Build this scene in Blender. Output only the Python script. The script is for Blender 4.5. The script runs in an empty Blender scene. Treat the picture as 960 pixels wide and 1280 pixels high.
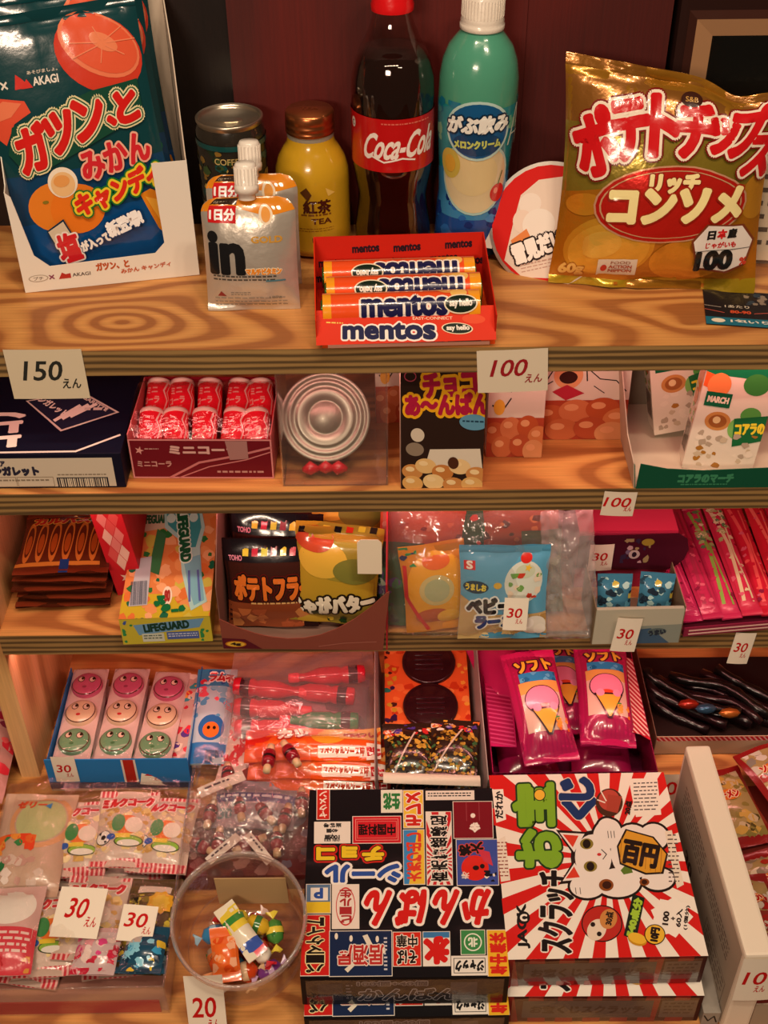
import bpy, bmesh, math, random
from mathutils import Vector, Matrix, noise
S = bpy.context.scene
COL = S.collection
random.seed(5)
PI = math.pi
def R(a): return math.radians(a)

# ---------------------------------------------------------------- camera, world, lights, exposure
cd = bpy.data.cameras.new('camera'); cam = bpy.data.objects.new('camera', cd); COL.objects.link(cam)
cam.location = (0, 0, 0.46)
cd.sensor_fit = 'VERTICAL'; cd.sensor_height = 36.0; cd.lens = 1520 * 36.0 / 1280
cd.clip_start = 0.02; cd.clip_end = 20
cam.matrix_world = Matrix.Translation((0, 0, 0.46)) @ Matrix.Rotation(R(90 - 39.2), 4, 'X') @ Matrix.Rotation(R(-0.55), 4, 'Z')
S.camera = cam
S.view_settings.view_transform = 'Standard'; S.view_settings.look = 'None'
S.view_settings.exposure = -0.14; S.view_settings.gamma = 1.0
S.view_settings.use_curve_mapping = False
W = bpy.data.worlds.new('shop'); S.world = W; W.use_nodes = True
W.node_tree.nodes['Background'].inputs[0].default_value = (1.0, 0.62, 0.40, 1)
W.node_tree.nodes['Background'].inputs[1].default_value = 0.06
def area(name, loc, aim, sx, sy, power, col):
    l = bpy.data.lights.new(name, 'AREA'); l.shape = 'RECTANGLE'; l.size = sx; l.size_y = sy
    l.energy = power; l.color = col
    o = bpy.data.objects.new(name, l); COL.objects.link(o); o.location = loc
    o.rotation_euler = (Vector(aim) - Vector(loc)).to_track_quat('-Z', 'Y').to_euler()
    return o
WARM = (1.0, 0.77, 0.56)
for i in range(5): area('ceiling_lamp', (-0.55+0.22*i, -0.02+0.02*i, 1.72), (-0.1+0.06*i, 0.75, -0.2), 0.09, 0.07, 4.3, WARM)
for i in range(2): area('ceiling_lamp', (0.50+0.22*i, -0.30, 1.55), (0.1, 0.75, -0.2), 0.08, 0.08, 5.0, WARM)
area('counter_lamp', (-0.35, -0.55, 0.62), (-0.1, 0.75, -0.3), 0.35, 0.12, 8.5, (1.0, 0.74, 0.55))

# LED strips under the front edges of the boards (their housings are built with the shelf)
for z_, p_ in ((-0.0265, 0.28), (-0.1565, 0.30), (-0.3145, 0.55)):
    area('shelf_led', (0.03, 0.768, z_), (0.03, 0.83, z_-0.12), 0.74, 0.006, p_, (1.0, 0.36, 0.32))

# ---------------------------------------------------------------- materials
def lin(h):
    h = h.lstrip('#'); c = [int(h[i:i+2], 16)/255 for i in (0, 2, 4)]
    return [x/12.92 if x <= 0.04045 else ((x+0.055)/1.055)**2.4 for x in c] + [1]
MC = {}
FIN = {'h': (0.24, 0.45, 0.4), 't': (0.42, 0.7, 0.1), 'p': (0.5, 0, 0.05), 'm': (0.75, 0, 0), 'g': (0.2, 0, 0.5), 'f': (0.3, 0.55, 0.35), 's': (0.28, 0.95, 0.0), 'k': (0.28, 0, 0.3)}
def mat(hexc, fin='p'):
    k = (hexc, fin)
    if k in MC: return MC[k]
    m = bpy.data.materials.new('print_' + hexc.strip('#') + fin); m.use_nodes = True
    nt = m.node_tree; b = nt.nodes['Principled BSDF']
    r, me, co = FIN[fin]
    b.inputs['Specular IOR Level'].default_value = 0.14 if fin in 'pm' else 0.45
    b.inputs['Base Color'].default_value = lin(hexc); b.inputs['Roughness'].default_value = r
    b.inputs['Metallic'].default_value = me; b.inputs['Coat Weight'].default_value = co; b.inputs['Coat Roughness'].default_value = 0.08
    if fin in 'fgkh':
        tc = nt.nodes.new('ShaderNodeTexCoord'); no = nt.nodes.new('ShaderNodeTexNoise'); bu = nt.nodes.new('ShaderNodeBump')
        no.inputs['Scale'].default_value = 90; no.inputs['Detail'].default_value = 3
        bu.inputs['Strength'].default_value = 0.35 if fin != 'g' else 0.12; bu.inputs['Distance'].default_value = 0.002
        nt.links.new(tc.outputs['Object'], no.inputs['Vector']); nt.links.new(no.outputs['Fac'], bu.inputs['Height'])
        nt.links.new(bu.outputs['Normal'], b.inputs['Normal']); nt.links.new(bu.outputs['Normal'], b.inputs['Coat Normal'])
    elif fin in 'pm':
        tc = nt.nodes.new('ShaderNodeTexCoord'); no = nt.nodes.new('ShaderNodeTexNoise'); mr = nt.nodes.new('ShaderNodeMapRange')
        no.inputs['Scale'].default_value = 40; mr.inputs['To Min'].default_value = r-0.08; mr.inputs['To Max'].default_value = r+0.08
        nt.links.new(tc.outputs['Object'], no.inputs['Vector']); nt.links.new(no.outputs['Fac'], mr.inputs['Value'])
        nt.links.new(mr.outputs['Result'], b.inputs['Roughness'])
    MC[k] = m; return m
def clear(name, tint=(1, 1, 1), op=0.0, rough=0.05, bump=0.0, gl=0.9):
    """thin clear plastic film: see-through with a Fresnel sheen"""
    k = ('clear', name)
    if k in MC: return MC[k]
    m = bpy.data.materials.new(name); m.use_nodes = True; nt = m.node_tree; nt.nodes.clear()
    out = nt.nodes.new('ShaderNodeOutputMaterial'); tr = nt.nodes.new('ShaderNodeBsdfTransparent'); g = nt.nodes.new('ShaderNodeBsdfGlossy')
    df = nt.nodes.new('ShaderNodeBsdfDiffuse'); mx = nt.nodes.new('ShaderNodeMixShader'); mx2 = nt.nodes.new('ShaderNodeMixShader')
    fr = nt.nodes.new('ShaderNodeLayerWeight'); fr.inputs['Blend'].default_value = 0.5
    pw = nt.nodes.new('ShaderNodeMath'); pw.operation = 'POWER'; pw.inputs[1].default_value = 3.2; nt.links.new(fr.outputs['Facing'], pw.inputs[0])
    ma = nt.nodes.new('ShaderNodeMath'); ma.operation = 'MULTIPLY_ADD'; ma.inputs[1].default_value = 0.75; ma.inputs[2].default_value = 0.06; nt.links.new(pw.outputs[0], ma.inputs[0])
    tr.inputs['Color'].default_value = (*tint, 1); g.inputs['Roughness'].default_value = rough
    g.inputs['Color'].default_value = (gl, gl, gl, 1)
    df.inputs['Color'].default_value = (*tint, 1); mx2.inputs[0].default_value = op
    nt.links.new(tr.outputs[0], mx2.inputs[1]); nt.links.new(df.outputs[0], mx2.inputs[2])
    nt.links.new(ma.outputs[0], mx.inputs[0]); nt.links.new(mx2.outputs[0], mx.inputs[1]); nt.links.new(g.outputs[0], mx.inputs[2])
    nt.links.new(mx.outputs[0], out.inputs[0])
    if bump:
        tc = nt.nodes.new('ShaderNodeTexCoord'); no = nt.nodes.new('ShaderNodeTexNoise'); bu = nt.nodes.new('ShaderNodeBump')
        no.inputs['Scale'].default_value = 38; no.inputs['Detail'].default_value = 4; no.inputs['Distortion'].default_value = 1.2
        bu.inputs['Strength'].default_value = bump; bu.inputs['Distance'].default_value = 0.004
        nt.links.new(tc.outputs['Object'], no.inputs['Vector']); nt.links.new(no.outputs['Fac'], bu.inputs['Height'])
        nt.links.new(bu.outputs['Normal'], fr.inputs['Normal']); nt.links.new(bu.outputs['Normal'], g.inputs['Normal'])
    MC[k] = m; return m
CLEAR = lambda: clear('clear_film', (0.99, 0.985, 0.98), 0.0, 0.08, 0.9)
CELLO = lambda: clear('crinkled_cellophane', (0.97, 0.96, 0.95), 0.04, 0.10, 1.0)
RIGID = lambda: clear('clear_rigid_plastic', (0.985, 0.97, 0.96), 0.015, 0.04, 0.15)
def liquid(name, col, rough=0.02):
    k = ('liq', name)
    if k in MC: return MC[k]
    m = bpy.data.materials.new(name); m.use_nodes = True; b = m.node_tree.nodes['Principled BSDF']
    b.inputs['Base Color'].default_value = (*col, 1); b.inputs['Roughness'].default_value = rough
    b.inputs['Coat Weight'].default_value = 1.0; b.inputs['Coat Roughness'].default_value = 0.02
    MC[k] = m; return m
def wood(name, ca, cb, cc, scale, ringy=9.0, axis='x', knots=(), rough=0.5):
    m = bpy.data.materials.new(name); m.use_nodes = True; nt = m.node_tree; b = nt.nodes['Principled BSDF']
    N = nt.nodes.new; L = nt.links.new
    tc = N('ShaderNodeTexCoord'); mp = N('ShaderNodeMapping'); L(tc.outputs['Object'], mp.inputs['Vector'])
    mp.inputs['Scale'].default_value = scale
    no = N('ShaderNodeTexNoise'); no.inputs['Scale'].default_value = 1.0; no.inputs['Detail'].default_value = 1.2; no.inputs['Roughness'].default_value = 0.35
    no.inputs['Distortion'].default_value = 0.1
    L(mp.outputs[0], no.inputs['Vector'])
    mu = N('ShaderNodeMath'); mu.operation = 'MULTIPLY'; mu.inputs[1].default_value = ringy * 6.283; L(no.outputs['Fac'], mu.inputs[0])
    acc = mu.outputs[0]
    for kx, ky, amp, sx, sy in knots:      # growth rings about a knot
        vm = N('ShaderNodeVectorMath'); vm.operation = 'SUBTRACT'; vm.inputs[1].default_value = (kx, ky, 0); L(tc.outputs['Object'], vm.inputs[0])
        vs_ = N('ShaderNodeVectorMath'); vs_.operation = 'MULTIPLY'; vs_.inputs[1].default_value = (sx, sy, 0); L(vm.outputs[0], vs_.inputs[0])
        ln = N('ShaderNodeVectorMath'); ln.operation = 'LENGTH'; L(vs_.outputs[0], ln.inputs[0])
        ng = N('ShaderNodeMath'); ng.operation = 'MULTIPLY'; ng.inputs[1].default_value = -1; L(ln.outputs['Value'], ng.inputs[0])
        ex = N('ShaderNodeMath'); ex.operation = 'EXPONENT'; L(ng.outputs[0], ex.inputs[0])
        ad = N('ShaderNodeMath'); ad.operation = 'MULTIPLY_ADD'; ad.inputs[1].default_value = amp*6.283; L(ex.outputs[0], ad.inputs[0]); L(acc, ad.inputs[2]); acc = ad.outputs[0]
    si = N('ShaderNodeMath'); si.operation = 'SINE'; L(acc, si.inputs[0])
    ramp = N('ShaderNodeValToRGB'); L(si.outputs[0], ramp.inputs[0])
    e = ramp.color_ramp.elements; e[0].color = lin(ca); e[0].position = 0.0; e[1].color = lin(cb); e[1].position = 0.85
    x = e.new(0.5); x.color = lin(cc)
    mr = N('ShaderNodeMapRange'); mr.inputs['From Min'].default_value = -1; L(si.outputs[0], mr.inputs['Value']); L(mr.outputs[0], ramp.inputs[0])
    # fine fibre
    mp2 = N('ShaderNodeMapping'); L(tc.outputs['Object'], mp2.inputs['Vector'])
    mp2.inputs['Scale'].default_value = {'x': (14, 500, 300), 'y': (500, 14, 300), 'z': (400, 400, 12)}[axis]
    n2 = N('ShaderNodeTexNoise'); n2.inputs['Scale'].default_value = 1.0; L(mp2.outputs[0], n2.inputs['Vector'])
    mx = N('ShaderNodeMix'); mx.data_type = 'RGBA'; mx.blend_type = 'MULTIPLY'; mx.inputs[0].default_value = 0.45
    L(ramp.outputs[0], mx.inputs[6]); L(n2.outputs['Fac'], mx.inputs[7])
    g = N('ShaderNodeHueSaturation'); g.inputs['Value'].default_value = 1.35; L(mx.outputs[2], g.inputs['Color'])
    L(g.outputs[0], b.inputs['Base Color'])
    b.inputs['Roughness'].default_value = rough
    bu = N('ShaderNodeBump'); bu.inputs['Strength'].default_value = 0.15; bu.inputs['Distance'].default_value = 0.001
    L(n2.outputs['Fac'], bu.inputs['Height']); L(bu.outputs[0], b.inputs['Normal'])
    return m
WOOD = wood('shelf_ply_face', '#cd9250', '#9c6030', '#bd8044', (4.5, 13, 4), 8, knots=((-0.193, 0.040, 3.2, 16, 30), (0.225, 0.030, 4.5, 8, 16), (0.02, 0.16, 3, 7, 14)))
def ply_edge():
    """the stacked plies seen on a cut plywood edge"""
    m = bpy.data.materials.new('shelf_ply_edge'); m.use_nodes = True; nt = m.node_tree; b = nt.nodes['Principled BSDF']; N = nt.nodes.new; L = nt.links.new
    tc = N('ShaderNodeTexCoord'); mp = N('ShaderNodeMapping'); mp.inputs['Scale'].default_value = (6, 1, 150); L(tc.outputs['Object'], mp.inputs[0])
    no = N('ShaderNodeTexNoise'); no.inputs['Scale'].default_value = 1.0; no.inputs['Detail'].default_value = 3; L(mp.outputs[0], no.inputs['Vector'])
    sx = N('ShaderNodeSeparateXYZ'); L(tc.outputs['Object'], sx.inputs[0])
    mu = N('ShaderNodeMath'); mu.operation = 'MULTIPLY_ADD'; mu.inputs[1].default_value = 6.283/0.0058; L(sx.outputs['Z'], mu.inputs[0])
    n2 = N('ShaderNodeMath'); n2.operation = 'MULTIPLY'; n2.inputs[1].default_value = 6.5; L(no.outputs['Fac'], n2.inputs[0]); L(n2.outputs[0], mu.inputs[2])
    si = N('ShaderNodeMath'); si.operation = 'SINE'; L(mu.outputs[0], si.inputs[0])
    mr = N('ShaderNodeMapRange'); mr.inputs['From Min'].default_value = -1; L(si.outputs[0], mr.inputs[0])
    ramp = N('ShaderNodeValToRGB'); e = ramp.color_ramp.elements; e[0].color = lin('#54401f'); e[0].position = 0.05; e[1].color = lin('#9c7c48'); e[1].position = 0.8; x = e.new(0.45); x.color = lin('#82643a'); L(mr.outputs[0], ramp.inputs[0])
    mx = N('ShaderNodeMix'); mx.data_type = 'RGBA'; mx.blend_type = 'MULTIPLY'; mx.inputs[0].default_value = 0.5; L(ramp.outputs[0], mx.inputs[6]); L(no.outputs['Fac'], mx.inputs[7])
    g = N('ShaderNodeHueSaturation'); g.inputs['Value'].default_value = 1.25; L(mx.outputs[2], g.inputs['Color']); L(g.outputs[0], b.inputs['Base Color']); b.inputs['Roughness'].default_value = 0.7
    return m
EDGE = ply_edge()
PANEL = wood('side_panel_ply', '#dcb27c', '#b08450', '#d0a66c', (14, 10, 3), 4.0, 'z')
BACKW = wood('back_panel_ply', '#c47a4e', '#8a4a2c', '#b4683f', (12, 12, 3), 5.0, 'z')
REDW = wood('red_lacquer_wall', '#5c0e06', '#480c07', '#550d07', (5, 5, 2), 3.0, 'z', rough=0.6)
DARKW = wood('dark_stained_wall', '#1d0b08', '#120806', '#190a07', (5, 5, 2), 3.0, 'z', rough=0.42)

# ---------------------------------------------------------------- flat print (2-D) laid on real surfaces
GC = {}
def glyphs(s):
    if s in GC: return GC[s]
    c = bpy.data.curves.new('t', 'FONT'); c.body = s; c.size = 1; c.resolution_u = 3; c.fill_mode = 'BOTH'; c.offset = 0.012
    o = bpy.data.objects.new('t', c); COL.objects.link(o)
    dg = bpy.context.evaluated_depsgraph_get()
    m = bpy.data.meshes.new_from_object(o.evaluated_get(dg))
    vs = [(v.co.x, v.co.y) for v in m.vertices]; fs = [tuple(p.vertices) for p in m.polygons]
    bpy.data.objects.remove(o); bpy.data.curves.remove(c); bpy.data.meshes.remove(m)
    if not vs: vs = [(0, 0), (1, 0), (0, 1)]; fs = []
    x0 = min(v[0] for v in vs); x1 = max(v[0] for v in vs); y0 = min(v[1] for v in vs); y1 = max(v[1] for v in vs)
    w = max(x1-x0, 1e-6); h = max(y1-y0, 1e-6)
    vs = [((a-x0)/w-0.5, (b-y0)/h-0.5) for a, b in vs]
    GC[s] = (vs, fs, w/h); return GC[s]
def homog(quad, w, h):
    """layout quad (tl, tr, br, bl) -> face (0..w, 0..h), v up"""
    dst = [(0, h), (w, h), (w, 0), (0, 0)]
    A = []; Bv = []
    for (x, y), (u, v) in zip(quad, dst):
        A.append([x, y, 1, 0, 0, 0, -u*x, -u*y]); Bv.append(u)
        A.append([0, 0, 0, x, y, 1, -v*x, -v*y]); Bv.append(v)
    n = 8
    M = [r + [b] for r, b in zip(A, Bv)]
    for i in range(n):
        p = max(range(i, n), key=lambda k: abs(M[k][i])); M[i], M[p] = M[p], M[i]
        for k in range(n):
            if k != i:
                f = M[k][i]/M[i][i]
                for j in range(i, n+1): M[k][j] -= f*M[i][j]
    H = [M[i][n]/M[i][i] for i in range(n)] + [1]
    def f(x, y):
        d = H[6]*x+H[7]*y+1
        return ((H[0]*x+H[1]*y+H[2])/d, (H[3]*x+H[4]*y+H[5])/d)
    return f
def clip(poly, x0, y0, x1, y1):
    for ax, lim, sg in ((0, x0, 1), (0, x1, -1), (1, y0, 1), (1, y1, -1)):
        out = []
        for i in range(len(poly)):
            a = poly[i]; b = poly[(i+1) % len(poly)]
            da = (a[ax]-lim)*sg; db = (b[ax]-lim)*sg
            if da >= 0: out.append(a)
            if (da > 0 and db < 0) or (da < 0 and db > 0):
                t = da/(da-db); out.append((a[0]+(b[0]-a[0])*t, a[1]+(b[1]-a[1])*t))
        poly = out
        if len(poly) < 3: return []
    return poly
class Art:
    """print design for one face of size w x h metres; coordinates are the design's own units, y down"""
    def __init__(s, w, h, quad=None, fin='p'):
        s.w, s.h, s.fin = w, h, fin; s.ops = []; s.L = 1
        if quad is None: quad = [(0, 0), (w*1000, 0), (w*1000, h*1000), (0, h*1000)]
        elif len(quad) == 2: (a, b), (c, d) = quad; quad = [(a, b), (c, b), (c, d), (a, d)]
        s.f = homog(quad, w, h); s.quad = quad
    def put(s, vs, fs, col, fin=None):
        uv = [s.f(x, y) for x, y in vs]
        s.ops.append((uv, fs, col, s.L, fin or s.fin))
    def up(s): s.L += 1; return s
    def poly(s, pts, col, fin=None, keep=False):
        s.put(pts, [tuple(range(len(pts)))], col, fin)
        if not keep: s.L += 1
        return s
    def rect(s, x0, y0, x1, y1, col, fin=None, keep=False): return s.poly([(x0, y0), (x1, y0), (x1, y1), (x0, y1)], col, fin, keep)
    def full(s, col, fin=None):
        s.ops.append(([(0, 0), (s.w, 0), (s.w, s.h), (0, s.h)], [(0, 1, 2, 3)], col, s.L, fin or s.fin)); s.L += 1; return s
    def ell(s, cx, cy, rx, ry, col, rot=0, n=28, a0=0, a1=360, fin=None, keep=False):
        pts = []; cr, sr = math.cos(R(rot)), math.sin(R(rot))
        full = abs(a1-a0) >= 360
        for i in range(n if full else n+1):
            t = R(a0+(a1-a0)*i/n); a, b = rx*math.cos(t), ry*math.sin(t)
            pts.append((cx+a*cr-b*sr, cy+a*sr+b*cr))
        return s.poly(pts, col, fin, keep)
    def ring(s, cx, cy, rx, ry, th, col, rot=0, n=36):
        vs = []; fs = []; cr, sr = math.cos(R(rot)), math.sin(R(rot))
        for i in range(n):
            t = 2*PI*i/n
            for k in (1, 1-th):
                a, b = rx*k*math.cos(t), ry*k*math.sin(t); vs.append((cx+a*cr-b*sr, cy+a*sr+b*cr))
            j = (i+1) % n; fs.append((2*i, 2*i+1, 2*j+1, 2*j))
        s.put(vs, fs, col); s.L += 1; return s
    def frame(s, x0, y0, x1, y1, t, col):
        s.rect(x0, y0, x1, y0+t, col, keep=True); s.rect(x0, y1-t, x1, y1, col, keep=True)
        s.rect(x0, y0, x0+t, y1, col, keep=True); return s.rect(x1-t, y0, x1, y1, col)
    def line(s, pts, t, col, keep=False):
        for (a, b), (c, d) in zip(pts, pts[1:]):
            l = math.hypot(c-a, d-b) or 1; nx, ny = -(d-b)/l*t/2, (c-a)/l*t/2
            ex, ey = (c-a)/l*t*0.3, (d-b)/l*t*0.3
            s.poly([(a+nx-ex, b+ny-ey), (c+nx+ex, d+ny+ey), (c-nx+ex, d-ny+ey), (a-nx-ex, b-ny-ey)], col, keep=True)
        if not keep: s.L += 1
        return s
    def t(s, txt, cx, cy, w, h, col, rot=0, b=0, out=None, skew=0, keep=False):
        """text fitted in w x h about cx, cy; rot counter-clockwise; b stroke gain; out = [(colour, width)...] outermost first"""
        vs, fs, asp = glyphs(txt)
        if w is None: w = h*asp
        if h is None: h = w/asp
        cr, sr = math.cos(R(rot)), math.sin(R(rot))
        base = []
        for a, c in vs:
            x, y = a*w + skew*c*h, c*h
            base.append((cx+x*cr-y*sr, cy-(x*sr+y*cr)))
        def stamp(r, n, col):
            if r <= 0: s.put(base, fs, col); return
            for i in range(n):
                dx, dy = r*math.cos(2*PI*i/n+0.4), r*math.sin(2*PI*i/n+0.4)
                s.put([(x+dx, y+dy) for x, y in base], fs, col)
        for oc, ow in (out or []):
            stamp(b+ow, 20 if b+ow > 3 else 10, oc)
            if b+ow > 3: stamp((b+ow)*0.55, 8, oc)
            s.L += 1
        if b:
            if b > 2: stamp(b*0.5, 8, col)
            stamp(b, 16 if b > 2 else 8, col); s.put(base, fs, col)
        else: stamp(0, 1, col)
        if not keep: s.L += 1
        return s
    def v(s, txt, x0, y0, x1, y1, col, flip=False, b=0, out=None, rot=0):
        """column of characters, top to bottom (bottom to top and upside down when flip)"""
        n = len(txt); hh = (y1-y0)/n
        for i, ch in enumerate(txt):
            cy = y0+hh*(i+0.5) if not flip else y1-hh*(i+0.5)
            s.t(ch, (x0+x1)/2, cy, (x1-x0), hh*0.86, col, rot=180 if flip else rot, b=b, out=out)
        return s
    def burst(s, cx, cy, x0, y0, x1, y1, n, col, ph=0, k=0.5):
        Rr = 3*max(x1-x0, y1-y0)
        for i in range(n):
            a = 2*PI*(i+ph)/n; c = 2*PI*(i+ph+k)/n
            p = clip([(cx, cy), (cx+Rr*math.cos(a), cy+Rr*math.sin(a)), (cx+Rr*math.cos(c), cy+Rr*math.sin(c))], x0, y0, x1, y1)
            if p: s.poly(p, col, keep=True)
        s.L += 1; return s
    def fine(s, x0, y0, x1, y1, n, col, seed=1, k=0.45):
        """rows of print too small to read"""
        rd = random.Random(seed); hh = (y1-y0)/n
        for i in range(n):
            x = x0; y = y0+i*hh
            while x < x1-hh*0.3:
                w = min(hh*rd.uniform(0.5, 1.6), x1-x); s.rect(x, y, x+w, y+hh*k, col, keep=True); x += w+hh*0.35
        s.L += 1; return s
    def bars(s, x0, y0, x1, y1, col='#1a1a1a', seed=3):
        rd = random.Random(seed); x = x0
        while x < x1:
            w = (x1-x0)*rd.choice((0.012, 0.02, 0.03)); s.rect(x, y0, min(x+w, x1), y1, col, keep=True); x += w+(x1-x0)*rd.choice((0.012, 0.02, 0.028))
        s.L += 1; return s
    def blobs(s, x0, y0, x1, y1, n, cols, r0, r1, seed=1):
        rd = random.Random(seed)
        for i in range(n):
            cx, cy = rd.uniform(x0, x1), rd.uniform(y0, y1); a = rd.uniform(r0, r1)
            k = 9; ph = rd.random()*6
            pts = [(cx+a*rd.uniform(0.6, 1.15)*math.cos(ph+2*PI*j/k), cy+a*rd.uniform(0.5, 1)*math.sin(ph+2*PI*j/k)) for j in range(k)]
            pts = clip(pts, x0, y0, x1, y1)
            if pts: s.poly(pts, rd.choice(cols), keep=(i % 24 != 23))
        s.L += 1; return s
    def star(s, cx, cy, r, n, col, k=0.6, ph=0):
        return s.poly([(cx+r*(1 if i % 2 == 0 else k)*math.cos(PI*i/n+ph), cy+r*(1 if i % 2 == 0 else k)*math.sin(PI*i/n+ph)) for i in range(2*n)], col)

# ---------------------------------------------------------------- mesh building
class B:
    def __init__(s): s.v = []; s.f = []; s.m = []; s.sm = []; s.mats = []
    def mi(s, m):
        if isinstance(m, tuple): m = mat(*m)
        elif isinstance(m, str): m = mat(m)
        if m not in s.mats: s.mats.append(m)
        return s.mats.index(m)
    def add(s, vs, fs, m, smooth=False):
        k = len(s.v); i = s.mi(m); s.v += [tuple(p) for p in vs]
        for f in fs: s.f.append(tuple(a+k for a in f)); s.m.append(i); s.sm.append(smooth)
        return s
    def box(s, x0, y0, z0, x1, y1, z1, m, M=None):
        vs = [Vector((x, y, z)) for z in (z0, z1) for x, y in ((x0, y0), (x1, y0), (x1, y1), (x0, y1))]
        if M: vs = [M @ v for v in vs]
        return s.add(vs, [(3, 2, 1, 0), (4, 5, 6, 7), (0, 1, 5, 4), (1, 2, 6, 5), (2, 3, 7, 6), (3, 0, 4, 7)], m)
    def bbox(s, x0, y0, z0, x1, y1, z1, m, r=0.001, M=None):
        """box with small chamfered edges"""
        bm = bmesh.new(); bmesh.ops.create_cube(bm, size=1)
        for v in bm.verts: v.co = Vector(((x0+x1)/2+v.co.x*(x1-x0), (y0+y1)/2+v.co.y*(y1-y0), (z0+z1)/2+v.co.z*(z1-z0)))
        bmesh.ops.bevel(bm, geom=bm.edges[:], offset=r, segments=2, profile=0.6, affect='EDGES')
        return s.bm(bm, m, M)
    def bm(s, bm, m, M=None, smooth=False):
        bm.verts.ensure_lookup_table(); bm.verts.index_update()
        s.add([(M @ v.co) if M else v.co.copy() for v in bm.verts], [tuple(v.index for v in f.verts) for f in bm.faces], m, smooth); bm.free(); return s
    def lathe(s, prof, m, n=40, M=None, cap=True):
        vs = []; fs = []
        for r, z in prof:
            for i in range(n): vs.append(Vector((r*math.cos(2*PI*i/n), r*math.sin(2*PI*i/n), z)))
        for k in range(len(prof)-1):
            for i in range(n):
                j = (i+1) % n; fs.append((k*n+i, k*n+j, (k+1)*n+j, (k+1)*n+i))
        if M: vs = [M @ v for v in vs]
        s.add(vs, fs, m, True)
        if cap:
            q = len(prof)-1
            if prof[0][0] > 1e-5: s.add(vs[:n], [tuple(reversed(range(n)))], m)
            if prof[q][0] > 1e-5: s.add(vs[q*n:], [tuple(range(n))], m)
        return s
    def tube(s, pts, r, m, n=8, rr=None):
        vs = []; fs = []
        pts = [Vector(p) for p in pts]
        for k, p in enumerate(pts):
            d = (pts[min(k+1, len(pts)-1)]-pts[max(k-1, 0)]).normalized()
            a = d.orthogonal().normalized() if k == 0 else (a - d*a.dot(d)).normalized()
            c = d.cross(a); q = rr[k] if rr else r
            for i in range(n): vs.append(p+a*q*math.cos(2*PI*i/n)+c*q*math.sin(2*PI*i/n))
        for k in range(len(pts)-1):
            for i in range(n):
                j = (i+1) % n; fs.append((k*n+i, k*n+j, (k+1)*n+j, (k+1)*n+i))
        fs.append(tuple(reversed(range(n)))); fs.append(tuple(range((len(pts)-1)*n, len(pts)*n)))
        return s.add(vs, fs, m, True)
    def prism(s, pts, fn, t, m):
        """outline pts (u, v) as a plate of thickness t; fn(u, v, h) -> point"""
        n = len(pts)
        vs = [fn(u, v, 0) for u, v in pts]+[fn(u, v, -t) for u, v in pts]
        return s.add(vs, [tuple(range(n)), tuple(reversed(range(n, 2*n)))]+[(i, i+n, (i+1) % n+n, (i+1) % n) for i in range(n)], m)
    def sheet(s, fn, nu, nv, m, smooth=True, closed=False):
        vs = [fn(i/nu, j/nv) for j in range(nv+1) for i in range(nu+1)]
        fs = [(j*(nu+1)+i, j*(nu+1)+i+1, (j+1)*(nu+1)+i+1, (j+1)*(nu+1)+i) for j in range(nv) for i in range(nu)]
        return s.add(vs, fs, m, smooth)
    def art(s, A, fn, eps=0.00012, grid=None, smooth=None):
        """lay print on a surface fn(u, v, h) -> point; grid = cell size for curved surfaces"""
        if smooth is None: smooth = grid is not None
        ops = []; MU = eps/26; done = []
        for uv, fs, col, L, fin in A.ops:
            if any(u < -1e-7 or u > A.w+1e-7 or v < -1e-7 or v > A.h+1e-7 for u, v in uv):
                nv = []; nf = []
                for f in fs:
                    p = [uv[i] for i in f]
                    if len(p) > 4 or any(u < 0 or u > A.w or v < 0 or v > A.h for u, v in p): p = clip(p, 0, 0, A.w, A.h)
                    if len(p) >= 3: nf.append(tuple(range(len(nv), len(nv)+len(p)))); nv += p
                uv, fs = nv, nf
            if not fs: continue
            # stack only where prints really overlap, so the ink stays thin
            x0 = min(p[0] for p in uv); x1 = max(p[0] for p in uv); y0 = min(p[1] for p in uv); y1 = max(p[1] for p in uv)
            lev = 1; mic = 0
            for q0, q1, r0, r1, l_, v_, m_ in done:
                if x0 < q1 and x1 > q0 and y0 < r1 and y1 > r0:
                    if l_ < L: lev = max(lev, v_+1)
                    elif v_ >= lev: lev = v_; mic = max(mic, m_+1)
            mic %= 25
            done.append((x0, x1, y0, y1, L, lev, mic))
            ops.append((uv, fs, col, lev, fin, mic*MU))
        if not grid:
            for uv, fs, col, L, fin, mu in ops: s.add([fn(u, v, L*eps+mu) for u, v in uv], fs, mat(col, fin), smooth)
            return s
        by = {}
        for op in ops: by.setdefault((op[2], op[3], op[4]), []).append(op)
        for (col, L, fin), ops in by.items():
            bm = bmesh.new()
            for uv, fs, _c, _l, _f, mu in ops:
                vv = [bm.verts.new((u, v, mu)) for u, v in uv]
                for f in fs:
                    try: bm.faces.new([vv[i] for i in f])
                    except ValueError: pass
            if not bm.verts: bm.free(); continue
            us = [v.co.x for v in bm.verts]; vs_ = [v.co.y for v in bm.verts]
            for ax, lo, hi in ((0, min(us), max(us)), (1, min(vs_), max(vs_))):
                k = math.ceil(lo/grid+1e-4)
                while k*grid < hi:
                    co = [0, 0, 0]; no = [0, 0, 0]; co[ax] = k*grid; no[ax] = 1
                    bmesh.ops.bisect_plane(bm, geom=bm.verts[:]+bm.edges[:]+bm.faces[:], plane_co=co, plane_no=no, dist=1e-7)
                    k += 1
            bm.verts.index_update()
            s.add([fn(v.co.x, v.co.y, L*eps+v.co.z) for v in bm.verts], [tuple(v.index for v in f.verts) for f in bm.faces], mat(col, fin), smooth)
            bm.free()
        return s
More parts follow.
